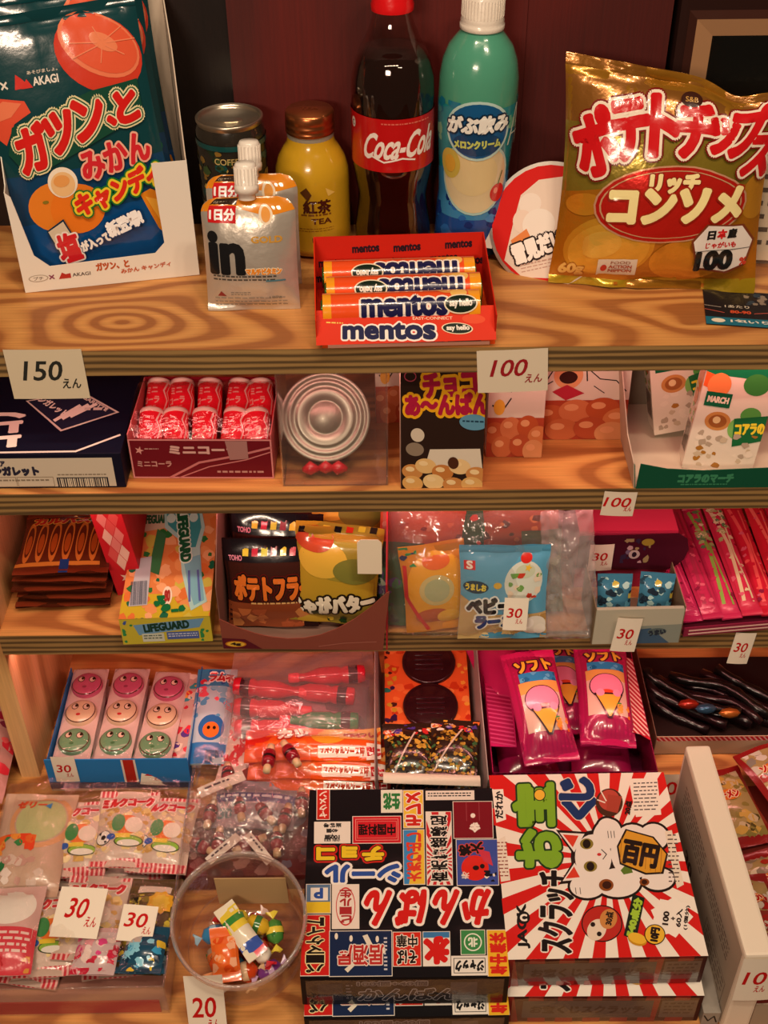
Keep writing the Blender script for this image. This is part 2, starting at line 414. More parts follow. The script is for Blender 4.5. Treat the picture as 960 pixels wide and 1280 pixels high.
    def obj(s, name, parent=None, loc=None, rot=None):
        me = bpy.data.meshes.new(name); me.from_pydata(s.v, [], s.f)
        for m in s.mats: me.materials.append(m)
        me.polygons.foreach_set('material_index', s.m); me.polygons.foreach_set('use_smooth', s.sm); me.update()
        o = bpy.data.objects.new(name, me); COL.objects.link(o)
        if parent: o.parent = parent
        if loc: o.location = loc
        if rot: o.rotation_euler = [R(a) for a in rot]
        return o
def tag(o, label, cat, group=None, kind=None):
    o['label'] = label; o['category'] = cat
    if group: o['group'] = group
    if kind: o['kind'] = kind
    return o
def thing(name, label, cat, loc, rot=(0, 0, 0), group=None):
    o = bpy.data.objects.new(name, None); COL.objects.link(o); o.empty_display_size = 0.01
    o.location = loc; o.rotation_euler = [R(a) for a in rot]
    return tag(o, label, cat, group)
def struct(name, b, **k):
    o = b.obj(name, **k); o['kind'] = 'structure'; return o
def copy_thing(root, loc, rot, label):
    r = root.copy(); COL.objects.link(r); r.location = loc; r.rotation_euler = [R(a) for a in rot]; r['label'] = label
    for ch in list(root.children):
        c = ch.copy(); COL.objects.link(c); c.parent = r; c.matrix_parent_inverse = ch.matrix_parent_inverse.copy()
        for g in list(ch.children):
            d = g.copy(); COL.objects.link(d); d.parent = c
    return r
TOP = lambda x0, y0, z: (lambda u, v, h: (x0+u, y0+v, z+h))
FRONT = lambda x0, y, z0: (lambda u, v, h: (x0+u, y-h, z0+v))

def bagfn(w, h, T, seed=0, wr=1.0, seal=0.007, pinch=0.05, side=-1, top=None):
    """surface of a pillow pack standing in the xz plane; front bulges to -y"""
    def f(u, v, hh=0.0, sd=side):
        a = max(-1, min(1, 2*u/w-1)); b = max(-1, min(1, (v-seal)/(h-2*seal)*2-1)) if seal < v < h-seal else (1 if v > h/2 else -1)
        prof = (1-abs(a)**2.6)**0.75*(1-abs(b)**2.2)**0.6
        t = T*prof
        edge = (0.35+0.65*max(abs(a), abs(b))**2)*(1-abs(a)**8)
        n = noise.noise(Vector((u*38, v*26, seed*3.1)))+0.5*noise.noise(Vector((u*90, v*60, seed+9)))
        rad = noise.noise(Vector((u*120, v*14, seed+4)))*max(0, abs(b)-0.35)
        t += wr*(0.0011*n*edge+0.0022*rad*prof**0.3)*(T/0.02)**0.4*min(1, T*3/0.02)
        crimp = 0.0
        if v <= seal or v >= h-seal: crimp = 0.00025*math.sin(v*5000)+wr*0.0013*math.sin(u*55+seed)+0.0007*wr*math.sin(u*140+seed*2)
        x = (u-w/2)*(1-pinch*(1-b*b)*abs(a))
        return Vector((x, (t+hh)*sd+crimp, v+(top(u/w)*(v/h)**3 if top else 0)))
    return f
def bag(name, w, h, T, base, art=None, seed=0, wr=1.0, loc=(0, 0, 0), rot=(0, 0, 0), fin='f', grid=0.004, back=0.45, sealcol=None, parent=None, seal=0.007, pinch=0.05, cell=0.0028, top=None):
    fn = bagfn(w, h, T, seed, wr, seal, pinch, top=top); bk = bagfn(w, h, T*back, seed+5, wr, seal, pinch, top=top)
    b = B(); nu, nv = max(6, int(w/cell)), max(6, int(h/cell))
    body = mat(base, fin) if isinstance(base, str) else base
    b.sheet(lambda a, c: fn(a*w, c*h, 0, -1), nu, nv, body)
    b.sheet(lambda a, c: bk((1-a)*w, c*h, 0.0003, 1), nu//2, nv//2, body)
    if art: b.art(art, lambda u, v, hh: fn(u, v, hh, -1), eps=0.00022, grid=grid)
    o = b.obj(name, parent, loc, rot)
    if sealcol:
        for z0 in (0.0, h-seal):
            q = B(); q.sheet(lambda a, c: fn(a*w, z0+0.0003+c*(seal-0.0006), 0.0006, -1), nu, 4, mat(sealcol, fin)); q.obj('crimped_seal', o)
    return o
def card(txt, loc, rot, w=0.024, h=0.034, label='', two='えん', col='#c41616', group='handwritten price cards', parent=None, paper='#f2ead8', curl=0.0006, big=0.62, dy=0):
    b = B()
    cu = lambda u, v, hh: (u-w/2, -hh-curl*math.sin(u/w*3), v)
    b.sheet(lambda a, c: cu(a*w, c*h, 0), 8, 2, (paper, 'm')); b.sheet(lambda a, c: cu((1-a)*w, c*h, -0.0003), 8, 2, (paper, 'm'))
    A = Art(w, h, [(0, 0), (100, 0), (100, 100), (0, 100)], 'm')
    hh = 30 if h > w*1.15 else 40
    cy = 46 if h > w*1.15 else 42
    A.t(txt, 46, cy+dy, 100*big, hh, col, skew=0.18, b=0.15)
    A.t(two, 66 if h > w*1.15 else 80, cy+dy+(hh*0.85 if h > w*1.15 else 26), 30 if h > w*1.15 else 24, hh*0.5, col, skew=0.1, b=0.1)
    b.art(A, cu, grid=0.006 if curl > 0.001 else None)
    o = b.obj('price_card', parent, loc, rot)
    return tag(o, label, 'price card', group)

# ================================================================ the shelf unit and the wall
shelf = thing('display_shelf', 'plywood shelf unit carrying all the sweets and drinks', 'shelf', (0, 0.75, 0))
def board(x0, x1, z0, z1, y1, y0=0.0):
    b = B(); b.box(x0, y0, z0, x1, y1, z1, WOOD)
    b.add([(x0, y0-0.0004, z0), (x1, y0-0.0004, z0), (x1, y0-0.0004, z1), (x0, y0-0.0004, z1)], [(0, 1, 2, 3)], EDGE)
    return b
board(-0.45, 0.45, -0.021, 0.0, 0.55).obj('shelf_board', shelf)
board(-0.45, 0.45, -0.151, -0.130, 0.195).obj('shelf_board', shelf)
board(-0.335, 0.45, -0.309, -0.286, 0.195).obj('shelf_board', shelf)
b = B(); b.box(-0.5, -0.32, -0.502, 0.5, 0.195, -0.480, WOOD); b.obj('base_board', shelf)
b = B(); b.box(-0.353, 0.002, -0.480, -0.335, 0.195, -0.151, PANEL); b.obj('side_panel', shelf)
b = B(); b.box(-0.448, 0.002, -0.130, -0.430, 0.195, -0.021, PANEL); b.obj('side_panel', shelf)
b = B(); b.box(0.43, 0.002, -0.480, 0.448, 0.195, -0.021, PANEL); b.obj('side_panel', shelf)
b = B(); b.box(-0.5, 0.195, -0.502, 0.5, 0.203, -0.0215, BACKW); b.obj('back_panel', shelf)
b = B(); b.box(-0.115, 0.948, 0.0, 0.112, 0.966, 0.6, REDW); b.obj('wall_back'); bpy.data.objects['wall_back']['kind'] = 'structure'
b = B(); b.box(-0.6, 0.952, 0.0, -0.115, 0.970, 0.6, DARKW); struct('wall_left', b)
b = B(); b.box(0.1124, 0.950, 0.0, 0.222, 0.966, 0.6, REDW); struct('wall_right', b)
b = B(); b.box(0.204, 0.966, 0.0, 0.222, 1.30, 0.6, DARKW); struct('trim_1', b)
b = B(); b.box(0.222, 1.28, 0.0, 0.7, 1.30, 0.6, DARKW); struct('wall_recess', b)
b = B(); b.box(-1.6, -1.2, -0.80, 1.6, 1.4, -0.78, ('#6a4a34', 'm')); struct('floor', b)

for z_ in (-0.021, -0.151, -0.309):
    b = B(); b.box(-0.33, 0.010, z_-0.005, 0.42, 0.017, z_, ('#8a7a68', 'm')); b.obj('light_strip', shelf)

# ================================================================ top shelf
# --- white display carton of teal candy bags
ct = thing('display_carton', 'white card display carton holding teal mikan candy bags', 'carton', (-0.275, 0.836, 0.0003), (0, 0, 11.5))
CW, CD = 0.134, 0.092
b = B(); pts = [(0, 0), (CW, 0), (CW, 0.094), (CW-0.026, 0.094), (CW-0.024, 0.030), (CW-0.032, 0.022), (0.022, 0.020), (0.012, 0.030), (0.004, 0.078), (0, 0.082)]
b.prism(pts, lambda u, v, h: (u, -h, v), -0.0008, ('#ece6da', 'm'))
A = Art(CW, 0.094, [(0, 205), (215, 205), (215, 365), (0, 365)])
A.ell(19, 346, 12, 5, '#b8aa98').ell(19, 346, 10.5, 4, '#ece6da').t('プチ', 19, 346, 12, 5, '#7a6a5a')
A.t('×', 35, 346, 7, 7, '#8a3a5a').poly([(43, 350), (48, 341), (52, 344), (58, 343), (58, 350)], '#b8352c').t('AKAGI', 71, 346, 22, 5, '#4a3a34').t('ガツン、と', 110, 338, 40, 11, '#c05828', rot=2, b=0.5)
A.t('みかん キャンディ', 150, 346, 62, 7, '#c8603a', rot=4, b=0.2)
b.art(A, lambda u, v, h: (u, -0.0009-h, v)); b.obj('front_panel', ct)
b = B(); b.prism([(0, 0), (CD, 0), (CD, 0.17), (0.012, 0.082), (0, 0.082)], lambda u, v, h: (h, u, v), -0.0008, ('#e6dfd2', 'm')); b.obj('side_panel', ct)
b = B(); b.prism([(0, 0), (CD, 0), (CD, 0.19), (0.03, 0.165), (0.006, 0.094), (0, 0.094)], lambda u, v, h: (CW-0.0008+h, u, v), -0.0008, ('#d9c8b4', 'm')); b.obj('side_panel', ct)
b = B(); b.box(0.001, CD-0.0008, 0, CW-0.001, CD, 0.19, ('#d9c8b4', 'm')); b.obj('back_panel', ct)
b = B(); b.box(0.001, 0.001, 0, CW-0.001, CD-0.001, 0.0008, ('#d9c8b4', 'm')); b.obj('carton_base', ct)
def mikan_art():
    A = Art(0.124, 0.192, [(-8, 42), (194, 42), (214, 345), (10, 345)], 'g')
    A.full('#0c3f45').poly([(-8, 215), (205, 215), (214, 345), (10, 345)], '#0e3f66').poly([(-6, 275), (209, 262), (214, 345), (10, 345)], '#0b4a86')
    A.ell(145, 96, 54, 39, '#d6402c', rot=30).ell(147, 87, 51, 30, '#f0825c', rot=32).ell(148, 86, 47, 26.5, '#e8603f', rot=32).ell(152, 84, 18, 8, '#f08a60', rot=32)
    for a in (0, 50, 95, 150, 200, 260, 310): A.line([(150+6*math.cos(R(a)), 85+4*math.sin(R(a))), (149+40*math.cos(R(a)), 86+19*math.sin(R(a)))], 1.2, '#f28f68', keep=True)
    A.up(); A.poly([(0, 135), (20, 126), (48, 132), (53, 145), (30, 155), (14, 178), (0, 165)], '#e5553a').poly([(2, 138), (22, 129), (44, 134), (28, 147), (4, 152)], '#f0825c')
    A.ell(8, 113, 10, 8, '#f0cfa8').t('プチ', 8, 113, 12, 6, '#b84a28').t('×', 28, 113, 9, 9, '#f0e8dc')
    A.poly([(40, 119), (44, 103), (50, 108), (59, 118)], '#d8352c').poly([(48, 119), (56, 109), (62, 119)], '#d8352c').t('AKAGI', 78, 113, 30, 9, '#f6f0e6', b=0.2).t('あそびましょ。', 76, 103, 36, 4, '#e8dccc')
    A.ell(62, 256, 38, 30, '#e8862a').ell(86, 262, 34, 30, '#ea7d22').ell(48, 248, 4, 2, '#8a7a28').ell(74, 228, 18.5, 18, '#f6ead6').ell(74, 230, 15, 14.5, '#efc48a').ell(73, 226, 10, 7, '#e8a45c')
    A.poly([(166, 258), (180, 254), (205, 268), (212, 300), (196, 322), (182, 304)], '#e08a1e').poly([(172, 262), (186, 268), (196, 292), (188, 300)], '#f2b03c')
    A.poly([(14, 188), (26, 158), (128, 132), (186, 128), (188, 168), (142, 182), (36, 218)], '#174b3a')
    for lay_ in (('#e9dfae', 7.5), ('#1b5a3c', 5.6), ('#f3e7c0', 4.0), ('#d8201c', 2.4)):
        for ch, x, y, w_, h_ in (('ガ', 46, 184, 38, 50), ('ツ', 83, 171, 34, 44), ('ン', 120, 160, 36, 44), ('、', 147, 168, 8, 9), ('と', 168, 155, 26, 34)): A.t(ch, x, y, w_, h_, lay_[0], rot=11, b=lay_[1], skew=0.1, keep=True)
        A.up()
    A.t('みかん', 144, 208, 88, 34, '#d42a34', rot=9, b=1.2, out=[('#f0b8a0', 2.2)])
    A.t('キャンディ', 140, 246, 112, 28, '#e0301e', rot=13, b=1.6, skew=0.1, out=[('#1e7a34', 4.6), ('#f0d838', 2.6)])
    A.poly([(42, 282), (66, 270), (84, 318), (58, 330)], '#14324a').poly([(44, 283), (65, 273), (82, 317), (60, 327)], '#d9c9b0').t('塩', 66, 306, 26, 36, '#d42028', rot=8, b=1.4, out=[('#f2e8e0', 2)])
    A.t('が入って', 100, 304, 38, 13, '#f6f4ee', rot=14, b=0.8, out=[('#0e3f76', 1)]).t('新登場!', 140, 288, 46, 19, '#ffffff', rot=14, b=1.2, out=[('#0c3a70', 1.6)])
    return A
spots = [((0.0665, 0.012, 0.007), (-9, -5, 0), 'frontmost teal candy bag with large red lettering in the white carton'),
         ((0.0685, 0.038, 0.0125), (-9, -4, 0), 'second teal candy bag behind the frontmost one in the white carton'),
         ((0.070, 0.060, 0.021), (-9, -3, 0), 'rearmost teal candy bag in the white carton')]
m0 = Matrix.Translation((-0.275, 0.836, 0)) @ Matrix.Rotation(R(11.5), 4, 'Z')
first = None
for (l, r, lab) in spots:
    M = m0 @ Matrix.Translation(l)
    if first is None:
        first = bag('candy_bag', 0.124, 0.192, 0.008, '#0c3f45', mikan_art(), 3, 1.0, tuple(M.translation), (r[0], r[1], 11.5), 'g', 0.005, sealcol='#0c3f45')
        tag(first, lab, 'candy bag', 'teal candy bags in the carton')
    else:
        o = copy_thing(first, tuple(M.translation), (r[0], r[1], 11.5), lab)

# --- coffee can
can = thing('drink_can', 'dark camouflage coffee can with a silver lid behind the pouches', 'can', (-0.115, 0.908, 0.0002))
b = B(); b.lathe([(0.020, 0), (0.0245, 0.002), (0.0262, 0.006), (0.0264, 0.010), (0.0264, 0.097), (0.0262, 0.101), (0.0245, 0.106)], ('#2a2620', 'g'), 48)
A = Art(2*PI*0.0264, 0.086, [(0, 0), (166, 0), (166, 86), (0, 86)], 'g')
A.blobs(0, 2, 166, 84, 260, ['#39512c', '#17301f', '#8a6a2c', '#c0a050', '#101510', '#0f4a48'], 2, 5, 3)
A.rect(0, 0, 166, 4, '#104a4a').t('COFFEE', 125, 12, 22, 5, '#c8b070')
cyl = lambda rr, z0: (lambda u, v, h: ((rr+h)*math.cos(u/rr), (rr+h)*math.sin(u/rr), z0+v))
b.art(A, cyl(0.0265, 0.010), grid=0.004); b.obj('can_body', can)
b = B(); b.lathe([(0.0247, 0.1055), (0.0258, 0.108), (0.0258, 0.1098), (0.0245, 0.1105), (0.0235, 0.108), (0.0225, 0.1062), (0.0, 0.1062)], ('#c8bca8', 's'), 48, cap=False); b.obj('can_lid', can)
b = B(); b.prism([(0.007*math.cos(t)*(1.5 if math.cos(t) > 0 else 1), 0.005*math.sin(t)) for t in [i*2*PI/16 for i in range(16)]], lambda u, v, h: (u, v-0.004, 0.1082+h), 0.0008, ('#d0c4b0', 's')); b.obj('pull_tab', bpy.data.objects['can_lid'])

# --- jelly pouches
def pouch(name, label, loc, rot):
    t = thing(name, label, 'drink pouch', loc, rot, 'jelly drink pouches')
    w, h = 0.069, 0.0855
    fn = bagfn(w, h, 0.010, 11, 1.0, 0.004, 0.02)
    def pf(u, v, hh=0, sd=-1):
        p = fn(u, v, hh, sd); r = 0.013
        if v > h-r:   # rounded shoulders
            k = (v-(h-r))/r; lim = w/2-r+r*math.sqrt(max(0, 1-k*k)); p.x = p.x/(w/2)*lim
        return p
    b = B(); fo = mat('#d5cfc4', 'f')
    b.sheet(lambda a, c: pf(a*w, c*h), 36, 40, ('#cfc9bd', 'f')); b.sheet(lambda a, c: pf((1-a)*w, c*h, 0.0003, 1) * 1, 20, 24, ('#cfc9bd', 'f'))
    A = Art(w, h, [(253, 240), (376, 240), (376, 388), (253, 388)], 'g')
    A.poly([(253, 240), (376, 240), (376, 256), (340, 262), (300, 252), (253, 258)], '#e08a1c').ell(338, 260, 9, 12, '#f0e2c8').ell(338, 260, 6, 9, '#e8a04a')
    A.rect(262, 241, 299, 249, '#3a2a20').t('マルチビタミン', 280, 245, 32, 4, '#e8d8b8').rect(262, 250, 299, 270, '#cc1c20').t('1日分', 281, 260, 33, 13, '#ffffff', b=0.6)
    A.t('in', 284, 308, 44, 51, '#17181a', b=2.6)
    A.t('GOLD', 338, 290, 40, 8, '#c8963c', b=0.4).t('マルチビタミン', 332, 331, 46, 8, '#e8902c', b=0.6, out=[('#f3e6c8', 0.8)])
    A.fine(264, 337, 348, 346, 2, '#4a4640', 3).rect(334, 343, 360, 345, '#4a7a8a').poly([(268, 366), (273, 359), (280, 366)], '#8a2a2a').fine(286, 360, 312, 366, 2, '#8a8478', 2).fine(264, 368, 360, 384, 3, '#9c9486', 5, 0.3).t('180g', 345, 368, 16, 4, '#7a7468')
    b.art(A, lambda u, v, hh: pf(u, v, hh), eps=0.0002, grid=0.004); b.obj('pouch_body', t)
    b = B(); b.lathe([(0.0062, 0.084), (0.0062, 0.0885), (0.0085, 0.0888), (0.0088, 0.092), (0.0088, 0.0935), (0.0082, 0.0945), (0.0078, 0.108), (0.0066, 0.110), (0.0, 0.1103)], ('#efe8dc', 'k'), 32)
    for i in range(20):
        a = 2*PI*i/20; b.box(-0.0004, 0.0077, 0.0955, 0.0004, 0.0084, 0.107, ('#efe8dc', 'k'), Matrix.Rotation(a, 4, 'Z'))
    b.obj('spout_cap', t.children[0])
    return t
pouch('jelly_pouch', 'front silver and orange jelly drink pouch with white cap', (-0.096, 0.806, 0.0004), (-9, 0, 0))
pouch('jelly_pouch', 'second jelly drink pouch standing behind the front one', (-0.0965, 0.845, 0.0004), (-9, 0, 0))

# --- yellow tea bottle
tea = thing('tea_bottle', 'yellow milk tea bottle with an orange metal cap beside the pouches', 'bottle', (-0.054, 0.912, 0.0002))
b = B(); b.lathe([(0.022, 0), (0.0275, 0.003), (0.029, 0.009), (0.029, 0.062), (0.0285, 0.068), (0.026, 0.076), (0.0215, 0.084), (0.0185, 0.0885), (0.0178, 0.094)], ('#c79c22', 'g'), 48)
A = Art(0.060, 0.06, [(0, 0), (60, 0), (60, 60), (0, 60)], 'g')
A.t('紅茶', 33, 18, 22, 11, '#4a1e14', b=0.3).t('TEA', 36, 30, 16, 4.5, '#5a2c18', b=0.15).fine(20, 24, 44, 27, 1, '#7a4a1c', 2).fine(16, 36, 46, 40, 2, '#8a5a1c', 3, 0.25).t('Milk', 34, 46, 12, 4, '#6a3c18').poly([(20, 6), (25, 2), (29, 8), (26, 13)], '#5a3418').poly([(40, 3), (48, 8), (42, 10)], '#e8c060')
b.art(A, lambda u, v, h: ((0.0291+h)*math.sin((u-0.03)/0.029+0.05), -(0.0291+h)*math.cos((u-0.03)/0.029+0.05), 0.004+v), grid=0.004); b.obj('bottle_body', tea)
b = B(); b.lathe([(0.0178, 0.0915), (0.0182, 0.094), (0.0178, 0.0965)], ('#9a9484', 'k'), 40); b.obj('neck_ring', [c for c in tea.children if c.name.startswith('bottle_body')][0])
b = B(); b.lathe([(0.0182, 0.096), (0.0192, 0.097), (0.0192, 0.099), (0.0184, 0.100), (0.0192, 0.1015), (0.0192, 0.1035), (0.0186, 0.1045), (0.0190, 0.106), (0.0188, 0.111), (0.0175, 0.113), (0.0, 0.1132)], ('#c87a4a', 's'), 40)
A = Art(0.02, 0.008); A.t('TEA', 10, 4, 14, 5, '#6a3018'); b.art(A, TOP(-0.010, -0.004, 0.1133)); b.obj('screw_cap', tea)

# --- cola bottle
cola = thing('cola_bottle', 'dark cola bottle with a red cap and red label', 'bottle', (0.0095, 0.908, 0.0002))
b = B(); b.lathe([(0.024, 0), (0.029, 0.004), (0.0305, 0.012), (0.0300, 0.022), (0.0275, 0.040), (0.0272, 0.050), (0.0300, 0.066), (0.0310, 0.074), (0.0310, 0.118), (0.0314, 0.128), (0.0308, 0.140), (0.028, 0.151), (0.0245, 0.1585), (0.0, 0.1588)], liquid('cola', (0.012, 0.004, 0.003)), 64, cap=False)
b.obj('cola_liquid', cola)
b = B(); b.lathe([(0.0305, 0.012), (0.0303, 0.022), (0.0278, 0.040), (0.0275, 0.050), (0.0303, 0.066), (0.0313, 0.074), (0.0313, 0.118), (0.0317, 0.128), (0.0311, 0.140), (0.0284, 0.151), (0.0245, 0.160), (0.0200, 0.168), (0.0165, 0.176), (0.0142, 0.184), (0.0132, 0.190), (0.0132, 0.194)], clear('bottle_pet', (0.92, 0.84, 0.80), 0.0, 0.03, 0.0), 64, cap=False); b.obj('bottle_shell', cola)
b = B()
for i in range(5):
    a = 2*PI*i/5+0.3; b.lathe([(0.0, -0.010), (0.006, -0.006), (0.009, 0.0), (0.008, 0.006), (0.0, 0.010)], liquid('cola', (0.012, 0.004, 0.003)), 12, Matrix.Translation((0.0215*math.cos(a), 0.0215*math.sin(a), 0.0102)))
b.obj('bottle_foot', cola)
b = B(); b.lathe([(0.0318, 0.0765), (0.0318, 0.1175)], ('#c01518', 'g'), 64, cap=False)
A = Art(0.098, 0.041, [(0, 0), (98, 0), (98, 41), (0, 41)], 'g')
A.t('Coca-Cola', 56, 20, 60, 20, '#f6ece4', skew=0.35, b=0.3, rot=3).line([(32, 29), (42, 33), (56, 30), (66, 32)], 1.3, '#f6ece4').ell(12, 8, 3, 4, '#e8e0d8').t('C', 12, 8, 3, 4, '#2a2020').fine(40, 3, 80, 5, 1, '#e07060', 3, 0.5)
b.art(A, lambda u, v, h: ((0.0319+h)*math.sin((u-0.049)/0.0318), -(0.0319+h)*math.cos((u-0.049)/0.0318), 0.0765+v), grid=0.004); b.obj('bottle_label', cola)
b = B(); b.lathe([(0.0155, 0.187), (0.0158, 0.191), (0.0150, 0.193), (0.0150, 0.206), (0.0140, 0.208), (0.0, 0.208)], ('#e0141a', 'k'), 40); b.obj('bottle_cap', cola)

# --- green-blue soda bottle
so = thing('soda_bottle', 'pale green and blue soda bottle with a white cap', 'bottle', (0.0715, 0.906, 0.0002), (0, 1.0, 0))
prof = [(0.022, 0), (0.0265, 0.003), (0.0285, 0.010), (0.0275, 0.030), (0.0262, 0.050), (0.0270, 0.070), (0.0290, 0.100), (0.0298, 0.125), (0.0295, 0.140), (0.0275, 0.152), (0.0235, 0.162), (0.0180, 0.169), (0.0150, 0.173), (0.0140, 0.178)]
def rad(z, k=0.0):
    for (r0, a), (r1, c) in zip(prof, prof[1:]):
        if a <= z <= c: return r0+(r1-r0)*(z-a)/(c-a)+k
    return prof[-1][0]+k
b = B(); b.lathe(prof, ('#4f9c80', 'g'), 64)
A = Art(0.092, 0.150, [(0, 0), (92, 0), (92, 150), (0, 150)], 'g')
A.rect(0, 30, 92, 150, '#1f8f9a').rect(0, 100, 92, 150, '#1c4a92').poly([(0, 86), (20, 78), (46, 90), (70, 80), (92, 88), (92, 118), (0, 118)], '#3a86b8')
A.blobs(0, 26, 92, 60, 40, ['#2a9a9c', '#7cc0a0', '#1a7a98', '#48a890'], 3, 7, 3).blobs(0, 100, 92, 148, 36, ['#1a3a86', '#2a66b0', '#123072', '#4a8ac8'], 3, 8, 7)
A.ell(46, 84, 29, 30, '#a9cfc8').ell(46, 84, 27, 28, '#d8c9a0').ell(44, 80, 20, 18, '#dccb98').ell(25, 74, 9, 12, '#c8b450').ell(25, 74, 5, 7, '#d8a83c')
A.ell(46, 46, 24, 23, '#b9dcd6').ell(46, 46, 22, 21, '#145a90').ell(46, 56, 18, 9, '#0f4470')
A.ell(66, 97, 7, 7.5, '#cc2c26').ell(64, 95, 2, 2.5, '#f0907c').line([(66, 90), (69, 80)], 1, '#3a6a2a')
A.t('がぶ飲み', 46, 41, 44, 13, '#f2f6f0', skew=0.15, b=0.7, rot=4, out=[('#10304a', 1.4)]).t('メロンクリーム', 46, 56, 34, 6, '#c8d870', rot=3, b=0.4).line([(72, 60), (79, 30), (84, 62)], 1.5, '#d8e8d8').line([(74, 52), (84, 52)], 1.2, '#d8e8d8')
b.art(A, lambda u, v, h: (rad(0.004+v, 0.0002+h)*math.sin((u-0.046)/0.0285-0.03), -rad(0.004+v, 0.0002+h)*math.cos((u-0.046)/0.0285-0.03), 0.004+v), grid=0.004); b.obj('bottle_body', so)
b = B(); b.lathe([(0.0160, 0.174), (0.0164, 0.175), (0.0164, 0.1775), (0.0156, 0.1785), (0.0160, 0.180), (0.0154, 0.182), (0.0152, 0.197), (0.0140, 0.199), (0.0, 0.199)], ('#efe6d8', 'k'), 40)
for i in range(40): b.box(-0.0003, 0.0150, 0.183, 0.0003, 0.0156, 0.196, ('#efe6d8', 'k'), Matrix.Rotation(2*PI*i/40, 4, 'Z'))
b.obj('bottle_cap', so)

# --- tray of mint rolls
mt = thing('sweets_tray', 'open orange card tray of mint rolls at the shelf edge', 'tray', (-0.047, 0.7465, 0.0075), (-3, 0, 2.5))
TW, TD = 0.128, 0.082; OR = ('#dd3010', 'p'); IR = ('#c82414', 'p')
b = B(); b.box(0, 0, 0, TW, TD, 0.0012, OR); b.obj('tray_floor', mt)
b = B(); b.prism([(0, 0), (TW, 0), (TW, 0.021), (TW-0.006, 0.026), (0.006, 0.026), (0, 0.021)], lambda u, v, h: (u, -0.004+h+v*0.62, v*0.72), 0.0008, OR)
A = Art(TW, 0.026, [(392, 388), (622, 373), (622, 416), (398, 438)]); A.full('#e0320f').ell(430, 412, 24, 9, '#f07a1c').ell(598, 392, 16, 8, '#f3a07c').ell(598, 392, 13, 6, '#e8502c')
A.t('mentos', 494, 413, 118, 21, '#161a4a', rot=3.5, b=1.4, out=[('#f8efe6', 2.2)]).ell(579, 405, 18, 7.5, '#f2e2c0').ell(579, 405, 16.5, 6.5, '#12241a').t('say hello', 580, 405, 26, 8, '#f4ece0', rot=4, b=0.3).t('EASY-CONNECT', 550, 393, 48, 4, '#f8d8b8', rot=3).fine(410, 404, 434, 408, 1, '#f0d060', 2)
b.art(A, lambda u, v, h: (u, -0.004-h-0.0002+v*0.62, v*0.72+h)); b.obj('front_lip', mt)
b = B(); b.prism([(0, 0), (TW, 0), (TW, 0.042), (0, 0.042)], lambda u, v, h: (u, TD+h+v*0.12, v), 0.0008, IR)
A = Art(TW, 0.040, [(0, 0), (230, 0), (230, 62), (0, 62)])
for x, y in ((70, 12), (126, 12), (196, 10), (24, 28), (102, 28), (176, 26), (18, 46), (80, 46), (150, 44), (212, 30)): A.t('mentos', x, y, 36, 8, '#2a1420', b=0.5, rot=2, keep=True)
b.art(A, lambda u, v, h: (u, TD-h-0.0009+v*0.12, v)); b.obj('back_flap', mt)
for x, s in ((0.0, 1), (TW, -1)):
    b = B(); b.prism([(0.0, 0), (TD, 0), (TD+0.004, 0.042), (-0.004, 0.019)], lambda u, v, h: (x+s*h, u, v), -0.0008, OR if s > 0 else IR); b.obj('side_flap', mt)
def roll_art(flip, k):
    A = Art(0.112, 0.062, [(0, 0), (112, 0), (112, 62), (0, 62)], 'g'); A.full('#f0521c')
    A.rect(0, 0, 6, 62, '#f4a01c', keep=True).rect(104, 0, 112, 62, '#f4a01c'); A.rect(0, 16, 112, 19, '#ef8a60').ell(90, 15, 9, 7, '#f0a04c').ell(97, 22, 6, 5, '#f6c060').ell(10, 48, 7, 8, '#f3a030').ell(20, 52, 5, 5, '#3c7a30')
    A.t('mentos', 68 if flip else 58, 31, 60, 14, '#1a1a4a', rot=180 if flip else 0, b=0.9, out=[('#f8ece0', 1.5)])
    A.ell(32 if flip else 98, 31, 12, 7, '#f4e6c8').ell(32 if flip else 98, 31, 11, 6, '#14261a').t('say hello', 32 if flip else 98, 31, 16, 6, '#f4ece0', rot=180 if flip else 0, b=0.2)
    A.t('EASY-CONNECT', 44, 44, 26, 3.5, '#f8e0c0').bars(80, 3, 96, 8, '#2a3050').rect(78, 2, 98, 3, '#f4efe4')
    return A
